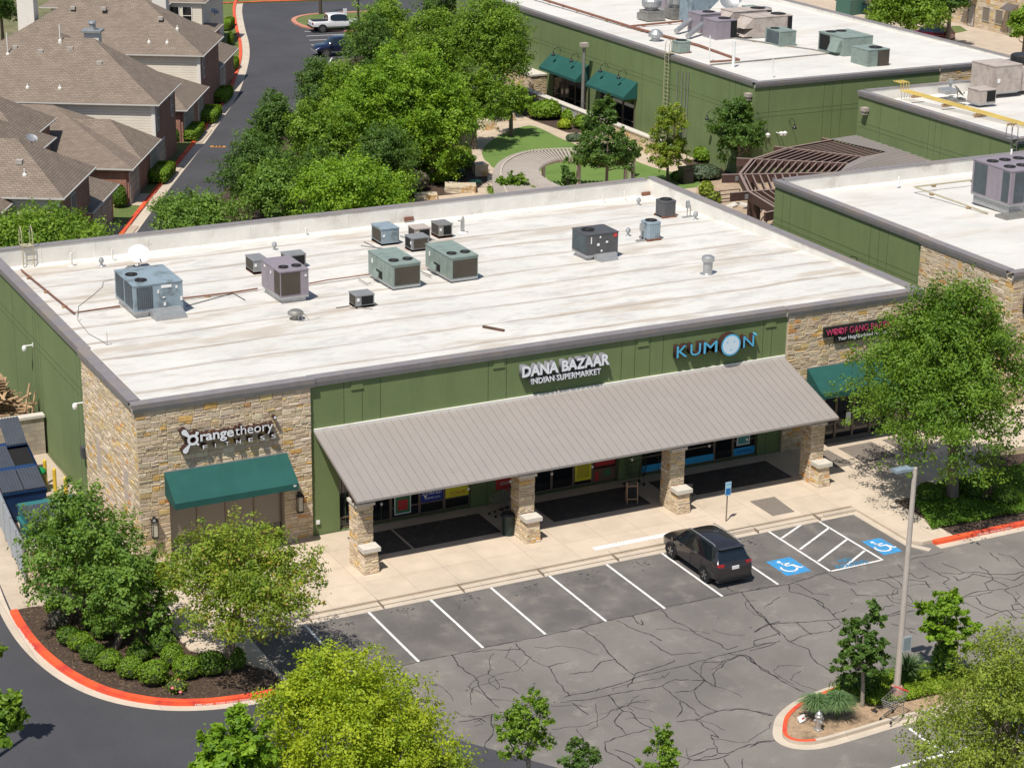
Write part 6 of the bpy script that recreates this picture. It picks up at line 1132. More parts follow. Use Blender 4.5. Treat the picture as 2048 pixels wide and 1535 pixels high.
gooseneck('gooseneck lamp on the front wall of the back building above the pergola', (64.9, 48.1, 4.2), (0, -1)); gooseneck('gooseneck lamp on the side wall of the right hand building', (46.0, 13.6, 4.6), (-1, 0))
def wallpack(label, x, y, z): t = thing('wall_light', label, 'wall light', (x, y, z), 0, 'boxy wall lights'); b = MB(); b.box(-.42, 0, -.26, .26, -.12, .14); b.box(-.36, -.05, -.2, .2, -.36, -.13); b.build('housing', M['hv_tan'], t, world=False)
wallpack('boxy light near the front corner of the back building', 61.9, 48.9, 6.3); wallpack('boxy light at the corner of the mid right building', 67.05, 41.6, 6.2)
b = MB(); b.lathe((60.9, 72.38, 0), [(.16, 0), (.14, 6.1)], 8); b.build('pole', M['steel'] , (t := thing('lamp_post', 'grey post with a boxy lamp between the twin green awnings', 'lamp post', (60.9, 72.38, 0)))); b = MB(); b.box(60.6, 61.2, 72.1, 72.65, 6.1, 6.42); b.build('lamp_box', M['hv_tan'], t)
for k, (px_, py_) in enumerate(((1488, 255), (1525, 257), (1539, 258))): p = G(px_, py_, 4.5); 
t = thing('floodlight', 'cluster of white floodlights above the pergola tree', 'floodlight', (63.5, 47.6, 3.4)); b = MB()
for dx in (-.9, .3, .6): b.lathe((dx, -.2, .0), [(.12, 0), (.18, .2), (.05, .3)], 10); b.tube([(dx, .5, .1), (dx, -.2, .1)], .03, 4)
b.build('lamp_heads', M['white'], t, world=False)
MB().box(9.0, 9.2, .05, .06, 0, .01) if 0 else None
# ================================================================ DUMPSTER YARD
b = MB(); b.box(-14, -.02, 15.12, 15.42, 0, 1.85); bw = thing('yard_wall', 'rear block wall of the dumpster yard with a smooth cap', 'wall', (-7, 15.2, 0)); b.build('block_wall', brickmat('tan_block', (.42, .35, .27), (.33, .29, .24), (.25, .21, .17), .5, .24, .012), bw); MB().box(-14, 0.02, 15.04, 15.5, 1.85, 1.98).build('wall_cap', M['stonecap'], bw)
fw_ = thing('yard_wall', 'limestone pier and low wall at the gate of the dumpster yard, behind the oaks', 'wall', (-3, .4, 0)); b = MB(); b.box(-4.55, -3.7, .1, .9, 0, 1.75); b.box(-3.69, -.4, .2, .6, 0, 1.3); b.build('wall_core', M['mortar'], fw_); b = MB(); stones(b, 'x', -4.55, -3.7, 0, 1.75, .1, 55); stones(b, 'y', .1, .9, 0, 1.75, -4.55, 56); stones(b, 'x', -3.69, -.4, 0, 1.3, .2, 57); b.build('stone_facing', M['stone'], fw_); MB().box(-4.65, -3.6, .0, 1.0, 1.75, 1.9).build('pier_cap', M['stonecap'], fw_)
def gate(label, a, c_):
    t = thing('yard_gate', label, 'gate', (*a, 0), 0, 'ribbed metal gates'); b = MB(); d = Vector((c_[0]-a[0], c_[1]-a[1])); L_ = d.length; d /= L_; an_ = math.atan2(d.y, d.x); n = int(L_/.09)
    for i in range(n): q_ = (i+.5)/n*L_; b.obox((a[0]+d.x*q_, a[1]+d.y*q_, .98), (.06, .05, 1.6), rz=an_)
    b.build('ribbed_panel', mat('pale_blue_metal', (.42, .48, .54), .45, .06, 2, metal=.3), t); b = MB()
    for z in (.2, 1.0, 1.75): b.obox((a[0]+d.x*L_/2+.05, a[1]+d.y*L_/2, z), (L_, .06, .07), rz=an_)
    for q_ in (0, L_*.5, L_): b.obox((a[0]+d.x*q_, a[1]+d.y*q_, .95), (.07, .08, 1.75), rz=an_)
    b.build('gate_frame', M['galv'], t)
gate('right leaf of the ribbed metal gate next to the limestone pier', (-4.72, .9), (-4.52, 3.7)); gate('left leaf of the ribbed metal gate at the picture edge', (-4.50, 3.8), (-4.2, 7.2))
navy = mat('navy_steel', (.010, .040, .125), .5, .15, 2, col2=(.03, .05, .08), s2=1.5, t2=(.6, .8)); lidm = mat('ribbed_grey_lid', (.055, .065, .085), .5, .1, 2); tealm = mat('teal_steel', (.03, .16, .17), .5, .15)
def dumpster(label, x0, x1, y0, y1, h, m_, lids, slope=.25):
    t = thing('dumpster', label, 'dumpster', ((x0+x1)/2, (y0+y1)/2, .01), 0, 'dumpsters in the yard'); b = MB(); z = .12
    b.add([(x0+.05, y0, z), (x1-.05, y0, z), (x1-.05, y1, z), (x0+.05, y1, z), (x0, y0-.12, h-slope), (x1, y0-.12, h-slope), (x1, y1+.05, h), (x0, y1+.05, h), (x0, y1-.55, h), (x1, y1-.55, h)], [(0, 3, 2, 1), (0, 1, 5, 4), (1, 2, 6, 9, 5), (3, 0, 4, 8, 7), (2, 3, 7, 6), (4, 5, 9, 8) if lids is None else (7, 8, 9, 6)])
    b.box(x1, x1+.14, y0+.3, y1-.3, h*.55, h*.55+.16); b.box(x0-.14, x0, y0+.3, y1-.3, h*.55, h*.55+.16); b.box(x0, x1, y0-.16, y0-.1, h-slope-.08, h-slope); b.build('bin_body', m_, t)
    MB().add([(x0+.04, y0-.06, h-slope-.1), (x1-.04, y0-.06, h-slope-.1), (x1-.04, y1-.5, h-.15), (x0+.04, y1-.5, h-.15)], [(0, 1, 2, 3)]).build('bin_interior', M['black_in'], t)
    for k, op in enumerate(lids or []):
        a0 = x0+(x1-x0)*(k/len(lids))+.02; a1 = x0+(x1-x0)*((k+1)/len(lids))-.02; L_ = (y1-.5)-(y0-.12); b = MB(); hy, hz = y1-.5, h+.03
        ey, ez = (y0-.14, h-slope+.04) if op == 0 else ((hy-L_*math.cos(R(op)), hz+L_*math.sin(R(op))))
        n = 7
        for i in range(n):
            u0, u1 = a0+(a1-a0)*(i+.1)/n, a0+(a1-a0)*(i+.7)/n; b.add([(u0, hy, hz), (u1, hy, hz), (u1, ey, ez), (u0, ey, ez), (u0, hy, hz+.05), (u1, hy, hz+.05), (u1, ey, ez+.05), (u0, ey, ez+.05)], [(7, 6, 5, 4), (0, 4, 5, 1), (3, 2, 6, 7), (0, 3, 7, 4), (1, 5, 6, 2), (0, 1, 2, 3)])
        b.add([(a0, hy, hz-.01), (a1, hy, hz-.01), (a1, ey, ez-.01), (a0, ey, ez-.01), (a0, hy, hz+.012), (a1, hy, hz+.012), (a1, ey, ez+.012), (a0, ey, ez+.012)], [(7, 6, 5, 4), (0, 4, 5, 1), (3, 2, 6, 7), (0, 3, 7, 4), (1, 5, 6, 2), (0, 1, 2, 3)]); b.build('lid', lidm, t)
    return t
dumpster('navy dumpster with one lid thrown open, rear one by the block wall', -3.7, -1.75, 9.9, 11.9, 2.05, navy, [0, 150], .45)
dumpster('navy dumpster with grey ribbed lids closed, middle one of the yard', -4.0, -2.05, 7.3, 9.1, 1.95, navy, [0, 0], .45)
dumpster('teal dumpster with dark ribbed lids, nearest the gate', -3.6, -1.1, 3.9, 6.2, 1.35, tealm, [0, 0], .3)
for i, (px_, py_) in enumerate(((92, 967), (111, 985), (133, 1003))):
    g = G(px_, py_, .01); b = MB(); b.lathe((g[0], g[1], 0), [(.085, 0), (.085, 1.15), (.06, 1.2), (.01, 1.22)], 12); b.build('bollard', M['yellow'], label=['yellow bollard nearest the rear block wall', 'middle yellow bollard by the green side wall', 'yellow bollard half hidden by the oak'][i], cat='bollard', group='yellow bollards')
g = G(82, 985, .01); t = thing('wheelie_bin', 'small green lidded bin behind the yellow bollard', 'bin', (g[0]+.05, g[1]+.3, .01)); b = MB(); b.add([(-.2, -.2, 0), (.2, -.2, 0), (.2, .2, 0), (-.2, .2, 0), (-.28, -.28, .9), (.28, -.28, .9), (.28, .28, .9), (-.28, .28, .9)], [(0, 3, 2, 1), (0, 1, 5, 4), (1, 2, 6, 5), (2, 3, 7, 6), (3, 0, 4, 7)]); b.build('bin_body', flat('olive', (.12, .12, .04)), t, world=False); b = MB(); b.lathe((0, 0, .9), [(.33, 0), (.33, .06), (.25, .16), (.05, .2)], 12); b.build('bin_lid', flat('bright_green', (.01, .25, .07)), t, world=False)
q = random.Random(5); b = MB()
for i in range(260):
    x = -q.random()**.8*4.2-.3; zmax = max(.3, 2.0+1.7*min(1, (-x-.3)/1.9)-.2*q.random()); y = q.uniform(15.8, 18.2); z = q.uniform(max(.2, zmax-1.2), zmax); L_ = q.uniform(.6, 1.7)
    b.obox((x, y, z), (L_, q.uniform(.07, .15), q.uniform(.02, .05)), rz=q.uniform(0, 6.3), rx=q.uniform(-.5, .5), ry=q.gauss(0, .35))
for k in range(5):
    for j in range(7): b.box(-2.9, -1.5, 16+j*.18, 16.12+j*.18, 3.1+k*.14, 3.13+k*.14)
b.box(-4.6, -.5, 15.9, 18.2, 0, 1.9); b.build('scrap_timber_heap', M['wood'], label='heap of broken pallets and boards behind the dumpster yard wall', cat='wood pile', kind='stuff')
b = MB(); b.bar((-.75, 16.0, 1.7), (-.35, 16.2, 3.25), .1, .05); b.bar((-.35, 16.1, 1.7), (-.1, 16.2, 2.8), .08, .05); b.bar((-.6, 16.0, 2.7), (-.2, 16.1, 2.2), .07, .04); b.build('broken_frame', M['wood'], label='splayed wooden frame leaning at the end of the timber heap', cat='wood frame')
# ================================================================ COURTYARD
def poly_line_pts(P, n):
    P = [Vector(p) for p in P]; L_ = [0]
    for a, c_ in zip(P, P[1:]): L_.append(L_[-1]+(c_-a).length)
    out = []
    for i in range(n):
        s_ = L_[-1]*i/(n-1); k = 0
        while k < len(L_)-2 and L_[k+1] < s_: k += 1
        out.append(P[k].lerp(P[k+1], (s_-L_[k])/(L_[k+1]-L_[k])))
    return out
O_ = ZM([(470, 1090), (450, 1020), (437, 940), (438, 860), (455, 800), (500, 738), (600, 675), (720, 632), (850, 608), (1000, 596), (1150, 590), (1300, 590), (1450, 592), (1600, 596), (1740, 600), (1940, 615)], 5.12, 900, 180, 2.75)
I_ = ZM([(1400, 1110), (1200, 1010), (1090, 962), (990, 912), (925, 858), (912, 805), (960, 757), (1020, 727), (1100, 702), (1180, 690), (1290, 682), (1420, 680), (1530, 684), (1640, 690), (1740, 695), (1820, 700)], 5.12, 900, 180, 2.75)
O_ = [(*p, 2.75) for p in smooth(O_, 5)]; I_ = [(*p, 2.75) for p in smooth(I_, 5)]; nsl = 78; A = poly_line_pts(O_, nsl); B_ = poly_line_pts(I_, nsl)
pg = thing('curved_pergola', 'pale curved slatted pergola over the lawns', 'pergola', (A[nsl//2].x, A[nsl//2].y, 0)); b = MB()
for a, c_ in zip(A, B_): b.bar(a, c_, .10, .16)
b.build('slats', mat('pale_slats', (.44, .385, .34), .8, .08, 2), pg); b = MB(); po = MB()
for f in (.14, .86):
    P = [a.lerp(c_, f)-Vector((0, 0, .16)) for a, c_ in zip(A, B_)]
    for u_, v_ in zip(P, P[1:]): b.bar(u_, v_, .12, .26)
    for k in range(6, nsl, 14): q_ = P[k]; MB().box(q_.x-.1, q_.x+.1, q_.y-.1, q_.y+.1, 0, 2.35).build('post', M['tan'], pg)
b.build('curved_beam', M['tan'], pg); b = MB(); P = [a.lerp(c_, .14)+Vector((0, 0, .06)) for a, c_ in zip(A, B_)]
for u_, v_ in zip(P, P[1:]): b.bar(u_, v_, .10, .06)
b.build('top_rail', M['tan'], pg); e0, e1 = A[-1], B_[-1]; b = MB(); b.bar(e0+(e0-e1)*.0, e1, .12, .3); b.build('end_beam', M['tan'], pg); g = G(1262, 356); MB().box(g[0]-.12, g[0]+.12, g[1]-.12, g[1]+.12, 0, 2.6).build('post', M['tan'], pg)
# brown pergola
def BZ(x, y, z=4.0): return G(x/5.389+1400, y/5.389+240, z)
bp = thing('timber_pergola', 'dark brown timber pergola fanning out from the covered walkway', 'pergola', (58, 33, 0)); b = MB(); tp = MB()
def beam(a, c_, wd, ht):
    b.bar(a, c_, wd, ht); a2 = Vector(a)+Vector((0, 0, .025)); c2 = Vector(c_)+Vector((0, 0, .025)); tp.bar(a2, c2, wd+.03, .024)
beams = [((240, 590), (1540, 565)), ((330, 787), (1000, 730)), ((395, 412), (1590, 468)), ((800, 285), (1745, 395)), ((1315, 195), (1430, 215)), ((700, 1000), (1000, 935))]
for a, c_ in beams: beam(BZ(*a), BZ(*c_), .16, .55)
fas = [(1420, 213), (945, 300), (560, 425), (430, 578), (525, 768), (850, 965)]
for a, c_ in zip(fas, fas[1:]): beam(BZ(*a, 4.02), BZ(*c_, 4.02), .16, .55)
b.build('beams', M['brown'], bp); tp.build('beam_tops', M['browntop'], bp); b = MB(); tp = MB()
def raft(a0, a1, c0_, c1, n):
    for i in range(n):
        f = (i+.5)/n; P = (a0[0]+(a1[0]-a0[0])*f, a0[1]+(a1[1]-a0[1])*f); Q = (c0_[0]+(c1[0]-c0_[0])*f, c0_[1]+(c1[1]-c0_[1])*f); P3, Q3 = BZ(*P, 3.96), BZ(*Q, 3.96); b.bar(P3, Q3, .07, .32); tp.bar(Vector(P3)+Vector((0, 0, .02)), Vector(Q3)+Vector((0, 0, .02)), .09, .02)
raft((570, 425), (1590, 470), (440, 580), (1500, 555), 14); raft((950, 300), (1740, 395), (570, 425), (1580, 470), 12); raft((1420, 215), (2000, 345), (945, 300), (1740, 395), 14); raft((440, 585), (1080, 570), (530, 768), (1120, 725), 8); raft((540, 770), (1100, 720), (860, 965), (1250, 900), 7)
b.build('rafters', M['brown'], bp); tp.build('rafter_tops', M['browntop'], bp)
for x, y in ((620, 880), (560, 640), (1000, 470), (1250, 330)): p = BZ(x, y, 3.5); b = MB(); b.box(p[0]-.16, p[0]+.16, p[1]-.16, p[1]+.16, 0, 3.5); b.build('post', M['brown'], bp)
b = MB()
for x, y in ((400, 625), (480, 635), (505, 820), (800, 640)): p = BZ(x, y, 3.8); b.obox((p[0]-.1, p[1]-.12, 3.8), (.22, .05, .3), rz=R(-10))
b.build('bracket_plates', M['galv'], bp)
cv = thing('walkway_canopy', 'low grey standing seam canopy between the green buildings', 'canopy', (64, 34, 0)); b = MB(); T = lambda x, y, z=4.05: BZ(x, y, z)
Pn = [T(1420, 210), T(1880, 140), (72.5, 31.0, 4.05), T(2010, 345)]; b.add([Pn[0], Pn[1], Pn[2], Pn[3]], [(0, 1, 2, 3)]); Pm = [T(2010, 345), (72.5, 31.0, 4.05), (60, 24.5, 4.03), T(1500, 560, 4.03), T(1590, 470), T(1745, 395)]; b.add(Pm, [(0, 1, 2, 3, 4, 5)])
for f in ([0, 1, 2, 3],): pass
cm = b.build('canopy_roof', M['seam'], cv)
if cm.data.polygons[0].normal.z < 0: cm.data.flip_normals()
b = MB()
for i in range(22): f = i/21; a = Vector(Pn[0]).lerp(Vector(Pn[1]), f); c_ = Vector(Pn[3]).lerp(Vector(Pn[2]), f); b.bar(a+Vector((0, 0, .07)), c_+Vector((0, 0, .07)), .05, .06)
for i in range(20): f = i/19; a = Vector(T(2010, 345)).lerp(Vector(T(1500, 560)), f); c_ = Vector(Pm[1]).lerp(Vector(Pm[2]), f); b.bar(a+Vector((0, 0, .07)), c_+Vector((0, 0, .07)), .05, .06)
b.build('roof_seam', M['metalroof'], cv)
for x_, y_ in ((66, 39), (69, 33), (62, 29)): b = MB(); b.box(x_-.2, x_+.2, y_-.2, y_+.2, 0, 4.0); b.build('post', M['brown'], cv)
g = G(1945, 305, 4.6); t = thing('stone_pier', 'pale capped limestone wall end rising beside the walkway canopy', 'wall', (72, 31, 0)); b = MB(); p, q_ = G(1948, 303, 5.0), G(2016, 291, 5.0); MB().box(p[0], q_[0]+.3, p[1]-.3, p[1]+.3, 0, 4.95).build('wall_core', M['mortar'], t); b = MB(); stones(b, 'x', p[0], q_[0]+.3, 2.5, 4.95, p[1]-.3, 77); b.build('stone_facing', M['stone'], t); MB().box(p[0]-.1, q_[0]+.4, p[1]-.4, p[1]+.4, 4.95, 5.1).build('wall_cap', M['stonecap'], t)
# courtyard walls
gb = thing('gabion_wall', 'dark rubble gabion wall with a thin pale coping below the twin awnings', 'wall', (59.6, 73, 0)); b = MB(); stones(b, 'y', 66.0, 80.5, .0, 1.25, 59.3, 31, hs=(.10, .14, .18)); b.c = [(c_[0]*.55, c_[1]*.68, c_[2]*.95) if q.random() < .7 else c_ for c_ in b.c]
b.build('rubble', colmat('rubble_stone'), gb); MB().box(59.3, 59.8, 66, 80.5, 0, 1.25).build('wall_core', M['dark'], gb); MB().box(59.22, 59.88, 65.9, 80.6, 1.25, 1.33).build('coping', M['stonecap'], gb)
lw = thing('limestone_wall', 'tan limestone garden wall beyond the near green awning', 'wall', (60, 62, 0)); b = MB(); stones(b, 'y', 55.5, 65.9, 0, 1.15, 59.6, 41); b.build('stone_facing', M['stone'], lw); MB().box(59.6, 60.0, 55.5, 65.9, 0, 1.15).build('wall_core', M['mortar'], lw); MB().box(59.5, 60.1, 55.4, 65.9, 1.15, 1.25).build('wall_cap', M['stonecap'], lw)
lw = thing('limestone_wall', 'tall tan limestone wall left of the far green awning', 'wall', (61, 84, 0)); b = MB(); stones(b, 'y', 80.8, 86.5, 0, 2.2, 60.4, 43); stones(b, 'x', 60.4, 61.8, 0, 2.2, 80.7, 44); b.build('stone_facing', M['stone'], lw); MB().box(60.4, 61.9, 80.7, 86.5, 0, 2.2).build('wall_core', M['mortar'], lw); MB().box(60.3, 61.9, 80.6, 86.5, 2.2, 2.35).build('wall_cap', M['stonecap'], lw)
M['blockstone'] = mat('block_limestone', (.52, .44, .33), .85, .2, 1.5, bp=.6, bs_=6, col2=(.46, .29, .12), s2=1.2, t2=(.55, .62))
def boulder(label, px_, py_, sx_, sy_, sz_, rz, seed, z=0):
    g = G(px_, py_, z); q = random.Random(seed); bm = bmesh.new(); bmesh.ops.create_cube(bm, size=1); bmesh.ops.subdivide_edges(bm, edges=bm.edges[:], cuts=3, use_grid_fill=True)
    for v in bm.verts: v.co = Vector((v.co.x*sx_, v.co.y*sy_, (v.co.z+.5)*sz_))*(1+q.uniform(-.05, .05)); v.co.x += q.uniform(-.03, .03)
    me = bpy.data.meshes.new('boulder'); bm.to_mesh(me); bm.free(); me.materials.append(M['blockstone']); o = bpy.data.objects.new('stone_block', me); C.objects.link(o); o.location = g; o.rotation_euler = (0, 0, rz); tag(o, label, 'stone block', 'rough limestone blocks')
boulder('rough limestone block under the grey green tree', 969, 258, 2.0, 1.0, .75, R(-20), 1); boulder('rough limestone block at the bend of the path beside the maples', 932, 288, .9, 1.1, 1.0, R(10), 2); boulder('squarish limestone block where the path meets the curved pergola', 961, 350, 1.0, 1.0, .9, R(-15), 3); boulder('long low limestone block just behind the rear parapet', 921, 383, 2.2, 1.2, .55, R(-25), 4); boulder('limestone plinth with a dark top by the upper path', 1016, 241, .9, .8, .7, 0, 5); boulder('flat grey block at the rear parapet left of the long block', 852, 397, 1.6, 1.0, .35, R(-20), 6)
g = G(1371, 366); t = thing('litter_bin', 'black square litter bin beside the grey shrubs behind the rear corner', 'litter bin', g); b = MB(); b.box(-.45, .45, -.4, .4, 0, 1.1); b.box(-.5, .5, -.45, .45, 1.1, 1.2); b.build('bin_body', M['black'], t, world=False)
b = MB(); P = [G(1390, 400, .9), G(1440, 382, .9), G(1480, 378, .9)]
for u_, v_ in zip(P, P[1:]):
    for dz in (0, -.3, -.6): b.tube([Vector(u_)+Vector((0, 0, dz)), Vector(v_)+Vector((0, 0, dz))], .035, 5)
for u_ in P: b.tube([u_, (u_[0], u_[1], 0)], .04, 5)
b.build('handrail', M['black'], label='dark metal handrail by the steps under the brown pergola', cat='handrail')
b = MB(); P = [G(1458, 412, .15), G(1475, 405, .15), (G(1500, 410, .15)), G(1540, 400, .15)]
for u_, v_ in zip(P, P[1:]): b.bar(u_, v_, .6, .3)
b.build('low_seat_wall', M['stonecap'], label='low zigzag stone seat under the brown pergola', cat='seat wall')
g = G(950, 365); b = MB(); b.box(g[0]-.4, g[0]+.4, g[1]-.3, g[1]+.3, 0, .15); b.build('valve_cover', flat('irrigation_green', (.08, .3, .2)), label='green irrigation box lid in the mulch by the path', cat='valve box')
b = MB(); g = G(690, 62, 0); b.tube([(g[0], g[1], 0), (g[0], g[1], 2.2)], .04, 5); b.box(g[0]-.2, g[0]+.2, g[1]-.06, g[1]-.04, 1.6, 2.3); b.build('street_sign', M['white'], label='small white sign behind the white pickup', cat='sign')
# dumpsters and things behind the back building
g = G(1700, 28); b = MB(); t = thing('dumpster', 'tall dark green dumpster with open lid beyond the back building', 'dumpster', g, R(15)); b.box(-1.3, 1.3, -1, 1, 0, 1.7); b.build('bin_body', flat('dark_green_steel', (.05, .13, .10)), t, world=False); b = MB(); b.obox((.0, 1.0, 2.0), (2.6, .1, 1.2), rx=.3); b.build('lid', M['black'], t, world=False)
g = G(1733, 27); b = MB(); t = thing('dumpster', 'low black bin right of the tall dark green dumpster', 'dumpster', g, R(15)); b.box(-1.0, 1.0, -.8, .8, 0, 1.2); b.build('bin_body', flat('black_green', (.01, .035, .04)), t, world=False); b = MB(); b.box(-1.05, 1.05, -.85, .85, 1.2, 1.28); b.build('lid', M['black'], t, world=False)
# ================================================================ TREES AND SHRUBS
def leafmesh(name, P, Nn, S_, Cc, m, aspect=.6):
    n = len(P); rng = np.random.default_rng(n); t = rng.normal(size=(n, 3)); u = np.cross(Nn, t); u /= np.linalg.norm(u, axis=1)[:, None]+1e-9; v = np.cross(Nn, u)
    S_ = S_[:, None]; A = P-u*S_; B = P+v*S_*aspect+Nn*S_*.18; D = P+u*S_; E = P-v*S_*aspect+Nn*S_*.18
    co = np.stack([A, B, D, E], 1).reshape(-1, 3).astype(np.float32); me = bpy.data.meshes.new(name); me.vertices.add(4*n); me.vertices.foreach_set('co', co.ravel())
    me.loops.add(4*n); me.loops.foreach_set('vertex_index', np.arange(4*n, dtype=np.int32)); me.polygons.add(n); me.polygons.foreach_set('loop_start', np.arange(0, 4*n, 4, dtype=np.int32)); me.polygons.foreach_set('loop_total', np.full(n, 4, dtype=np.int32))
    me.update(calc_edges=True); ca = me.color_attributes.new('Col', 'FLOAT_COLOR', 'POINT'); cc = np.ones((n, 4, 4), np.float32); cc[:, :, :3] = Cc[:, None, :]; ca.data.foreach_set('color', cc.ravel()); me.materials.append(m); return me
PAL = {'dark': ((.045, .105, .018), (.145, .250, .045)), 'mid': ((.078, .170, .014), (.265, .405, .040)), 'bright': ((.095, .215, .012), (.30, .46, .035)), 'lime': ((.17, .28, .010), (.46, .53, .030)), 'olive': ((.115, .180, .018), (.36, .44, .060)), 'cover': ((.12, .22, .012), (.34, .47, .04)), 'fresh': ((.060, .140, .018), (.235, .375, .060)),
       'oak': ((.055, .135, .013), (.205, .335, .032)), 'autumn': ((.095, .175, .014), (.33, .42, .045)), 'blue': ((.075, .115, .07), (.17, .22, .14)), 'grey': ((.17, .15, .12), (.33, .30, .25)), 'hedge': ((.085, .18, .010), (.25, .39, .030)), 'hedged': ((.055, .13, .012), (.16, .28, .030)), 'brown': ((.14, .10, .055), (.28, .20, .10)), 'ivy': ((.06, .15, .015), (.19, .34, .035))}
def tree(label, bbox, pal='mid', base=None, zc=None, n=9000, ls=.13, seed=0, lobes=11, gap=.5, trunk=.16, name='oak_tree', grp=None, bark='bark', clus=.34, spiky=.12, zsq=1.0, limbs=9, off=0, tcol=True, ell=1.0, forks=1, taper=.25):
    n = int(n*2.3); ls = ls*.64; clus = clus*.72; lobes = int(lobes*1.4)
    x0, y0, x1, y1 = bbox; cx, cy = (x0+x1)/2, (y0+y1)/2; rng = np.random.default_rng(seed+17)
    if base is not None:
        bb = G(*base, .05); c = np.array(YP(cx, cy, bb[1])); bx, by = bb[0], bb[1]
    else: c = np.array(G(cx, cy, zc)); bx, by = c[0], c[1]
    k = FPX/float((c-CAM)@_d); rx = (x1-x0)/2/k; th = math.asin(min(.5, (CAM[2]-c[2])/np.linalg.norm(c-CAM))); hh = (y1-y0)/2/k
    rz = math.sqrt(max((hh)**2-(rx*math.sin(th))**2, (.35*hh)**2))/math.cos(th)*zsq; ry = rx*ell
    t = thing(name, label, 'tree', (bx, by, 0), 0, grp); ctr = c-np.array([bx, by, 0]); Rr = np.array([rx, ry, rz])*(1.0+.16*taper)
    # lobes spread through the crown
    L = []; 
    for i in range(lobes):
        d = rng.normal(size=3); d /= np.linalg.norm(d); d[2] = d[2]*.9+.1; rr = rng.uniform(.42, .80) if i else 0; L.append((d*rr, rng.uniform(.20, .36) if i else .52))
    ncl = max(30, int(n/52)); cl = []; 
    w_ = np.array([q_[1]**1.8 for q_ in L]); w_ /= w_.sum()
    for i in range(ncl):
        q_ = L[rng.choice(len(L), p=w_)]; d = rng.normal(size=3); d /= np.linalg.norm(d)
        if d[2] < -.55: d[2] *= .4
        r_ = q_[1]*(rng.uniform(.55, 1.0)**.5)*(1+(rng.random() < spiky)*rng.uniform(.12, .38)); cl.append(np.concatenate([q_[0]+d*r_, d]))
    cl = np.array(cl); tp_ = 1-taper*np.clip(cl[:, 2]+.15, -.3, 1)*1.25; cl[:, 0] *= tp_; cl[:, 1] *= tp_; nrm = np.linalg.norm(cl[:, :3], axis=1); f = np.where(nrm > 1.12, 1.12/nrm, 1); cl[:, :3] *= f[:, None]
    keep = rng.random(len(cl)) > 0; cl = cl[keep]
    idx = rng.integers(0, len(cl), n); sg = clus*(.75+.5*rng.random(len(cl)))[idx][:, None]*np.array([1, 1, .7])*max(.5, min(1.3, rx/2.6))
    spr = cl[:, 3:]+rng.normal(size=(len(cl), 3))*.45+np.array([0, 0, .25]); spr /= np.linalg.norm(spr, axis=1)[:, None]; sl = (.25+.75*rng.random(len(cl)))*clus*2.6*max(.6, min(1.5, rx/2.4)); uu = rng.random(n); sg = sg*(1.15-.75*uu[:, None])
    P = ctr+cl[idx, :3]*Rr+spr[idx]*(sl[idx]*uu)[:, None]+rng.normal(size=(n, 3))*sg*.72; Nn = cl[idx, 3:]*.7+np.array([0, 0, .55])+rng.normal(size=(n, 3))*.55; Nn /= np.linalg.norm(Nn, axis=1)[:, None]
    ok = P[:, 2] > .35; P = P[ok]; Nn = Nn[ok]; idx = idx[ok]; n = len(P)
    a, b_ = np.array(PAL[pal][0]), np.array(PAL[pal][1]); cv = rng.random(len(cl)); tt = np.clip(cv[idx]*.6+rng.random(n)*.5-.05, 0, 1)[:, None]; Cc = a+(b_-a)*tt
    if pal == 'autumn': m_ = rng.random(n) < .14*(cv[idx] > .55); Cc[m_] = np.array([.46, .34, .07])*rng.uniform(.6, 1.1, (m_.sum(), 1))
    S_ = ls*rng.uniform(.6, 1.25, n); me = leafmesh('crown', P, Nn, S_, Cc, M['leaf']); o = bpy.data.objects.new('crown', me); C.objects.link(o); o.parent = t
    b = MB(); H_ = ctr[2]-rz*.35; tops = [np.array([0, 0, -.15]), np.array([ctr[0]*.3, ctr[1]*.3, max(.4, H_*.5)]), np.array([ctr[0]*.8, ctr[1]*.8, max(.8, H_)]), ctr+np.array([0, 0, rz*.25])]
    b.tube([tuple(p) for p in tops], [trunk*1.25, trunk, trunk*.75, trunk*.25], 9)
    sel = rng.choice(len(cl), min(limbs, len(cl)), replace=False)
    for s_ in sel:
        st_ = tops[1]+(tops[2]-tops[1])*rng.uniform(.5, 1.3); en = ctr+cl[s_, :3]*Rr*.95; md = (st_+en)/2+np.array([0, 0, -.12*rz])+rng.normal(size=3)*.1*rx; b.tube([tuple(st_), tuple(md), tuple(en)], [trunk*.42, trunk*.26, trunk*.07], 6)
    b.build('trunk', M[bark], t, world=False); return t
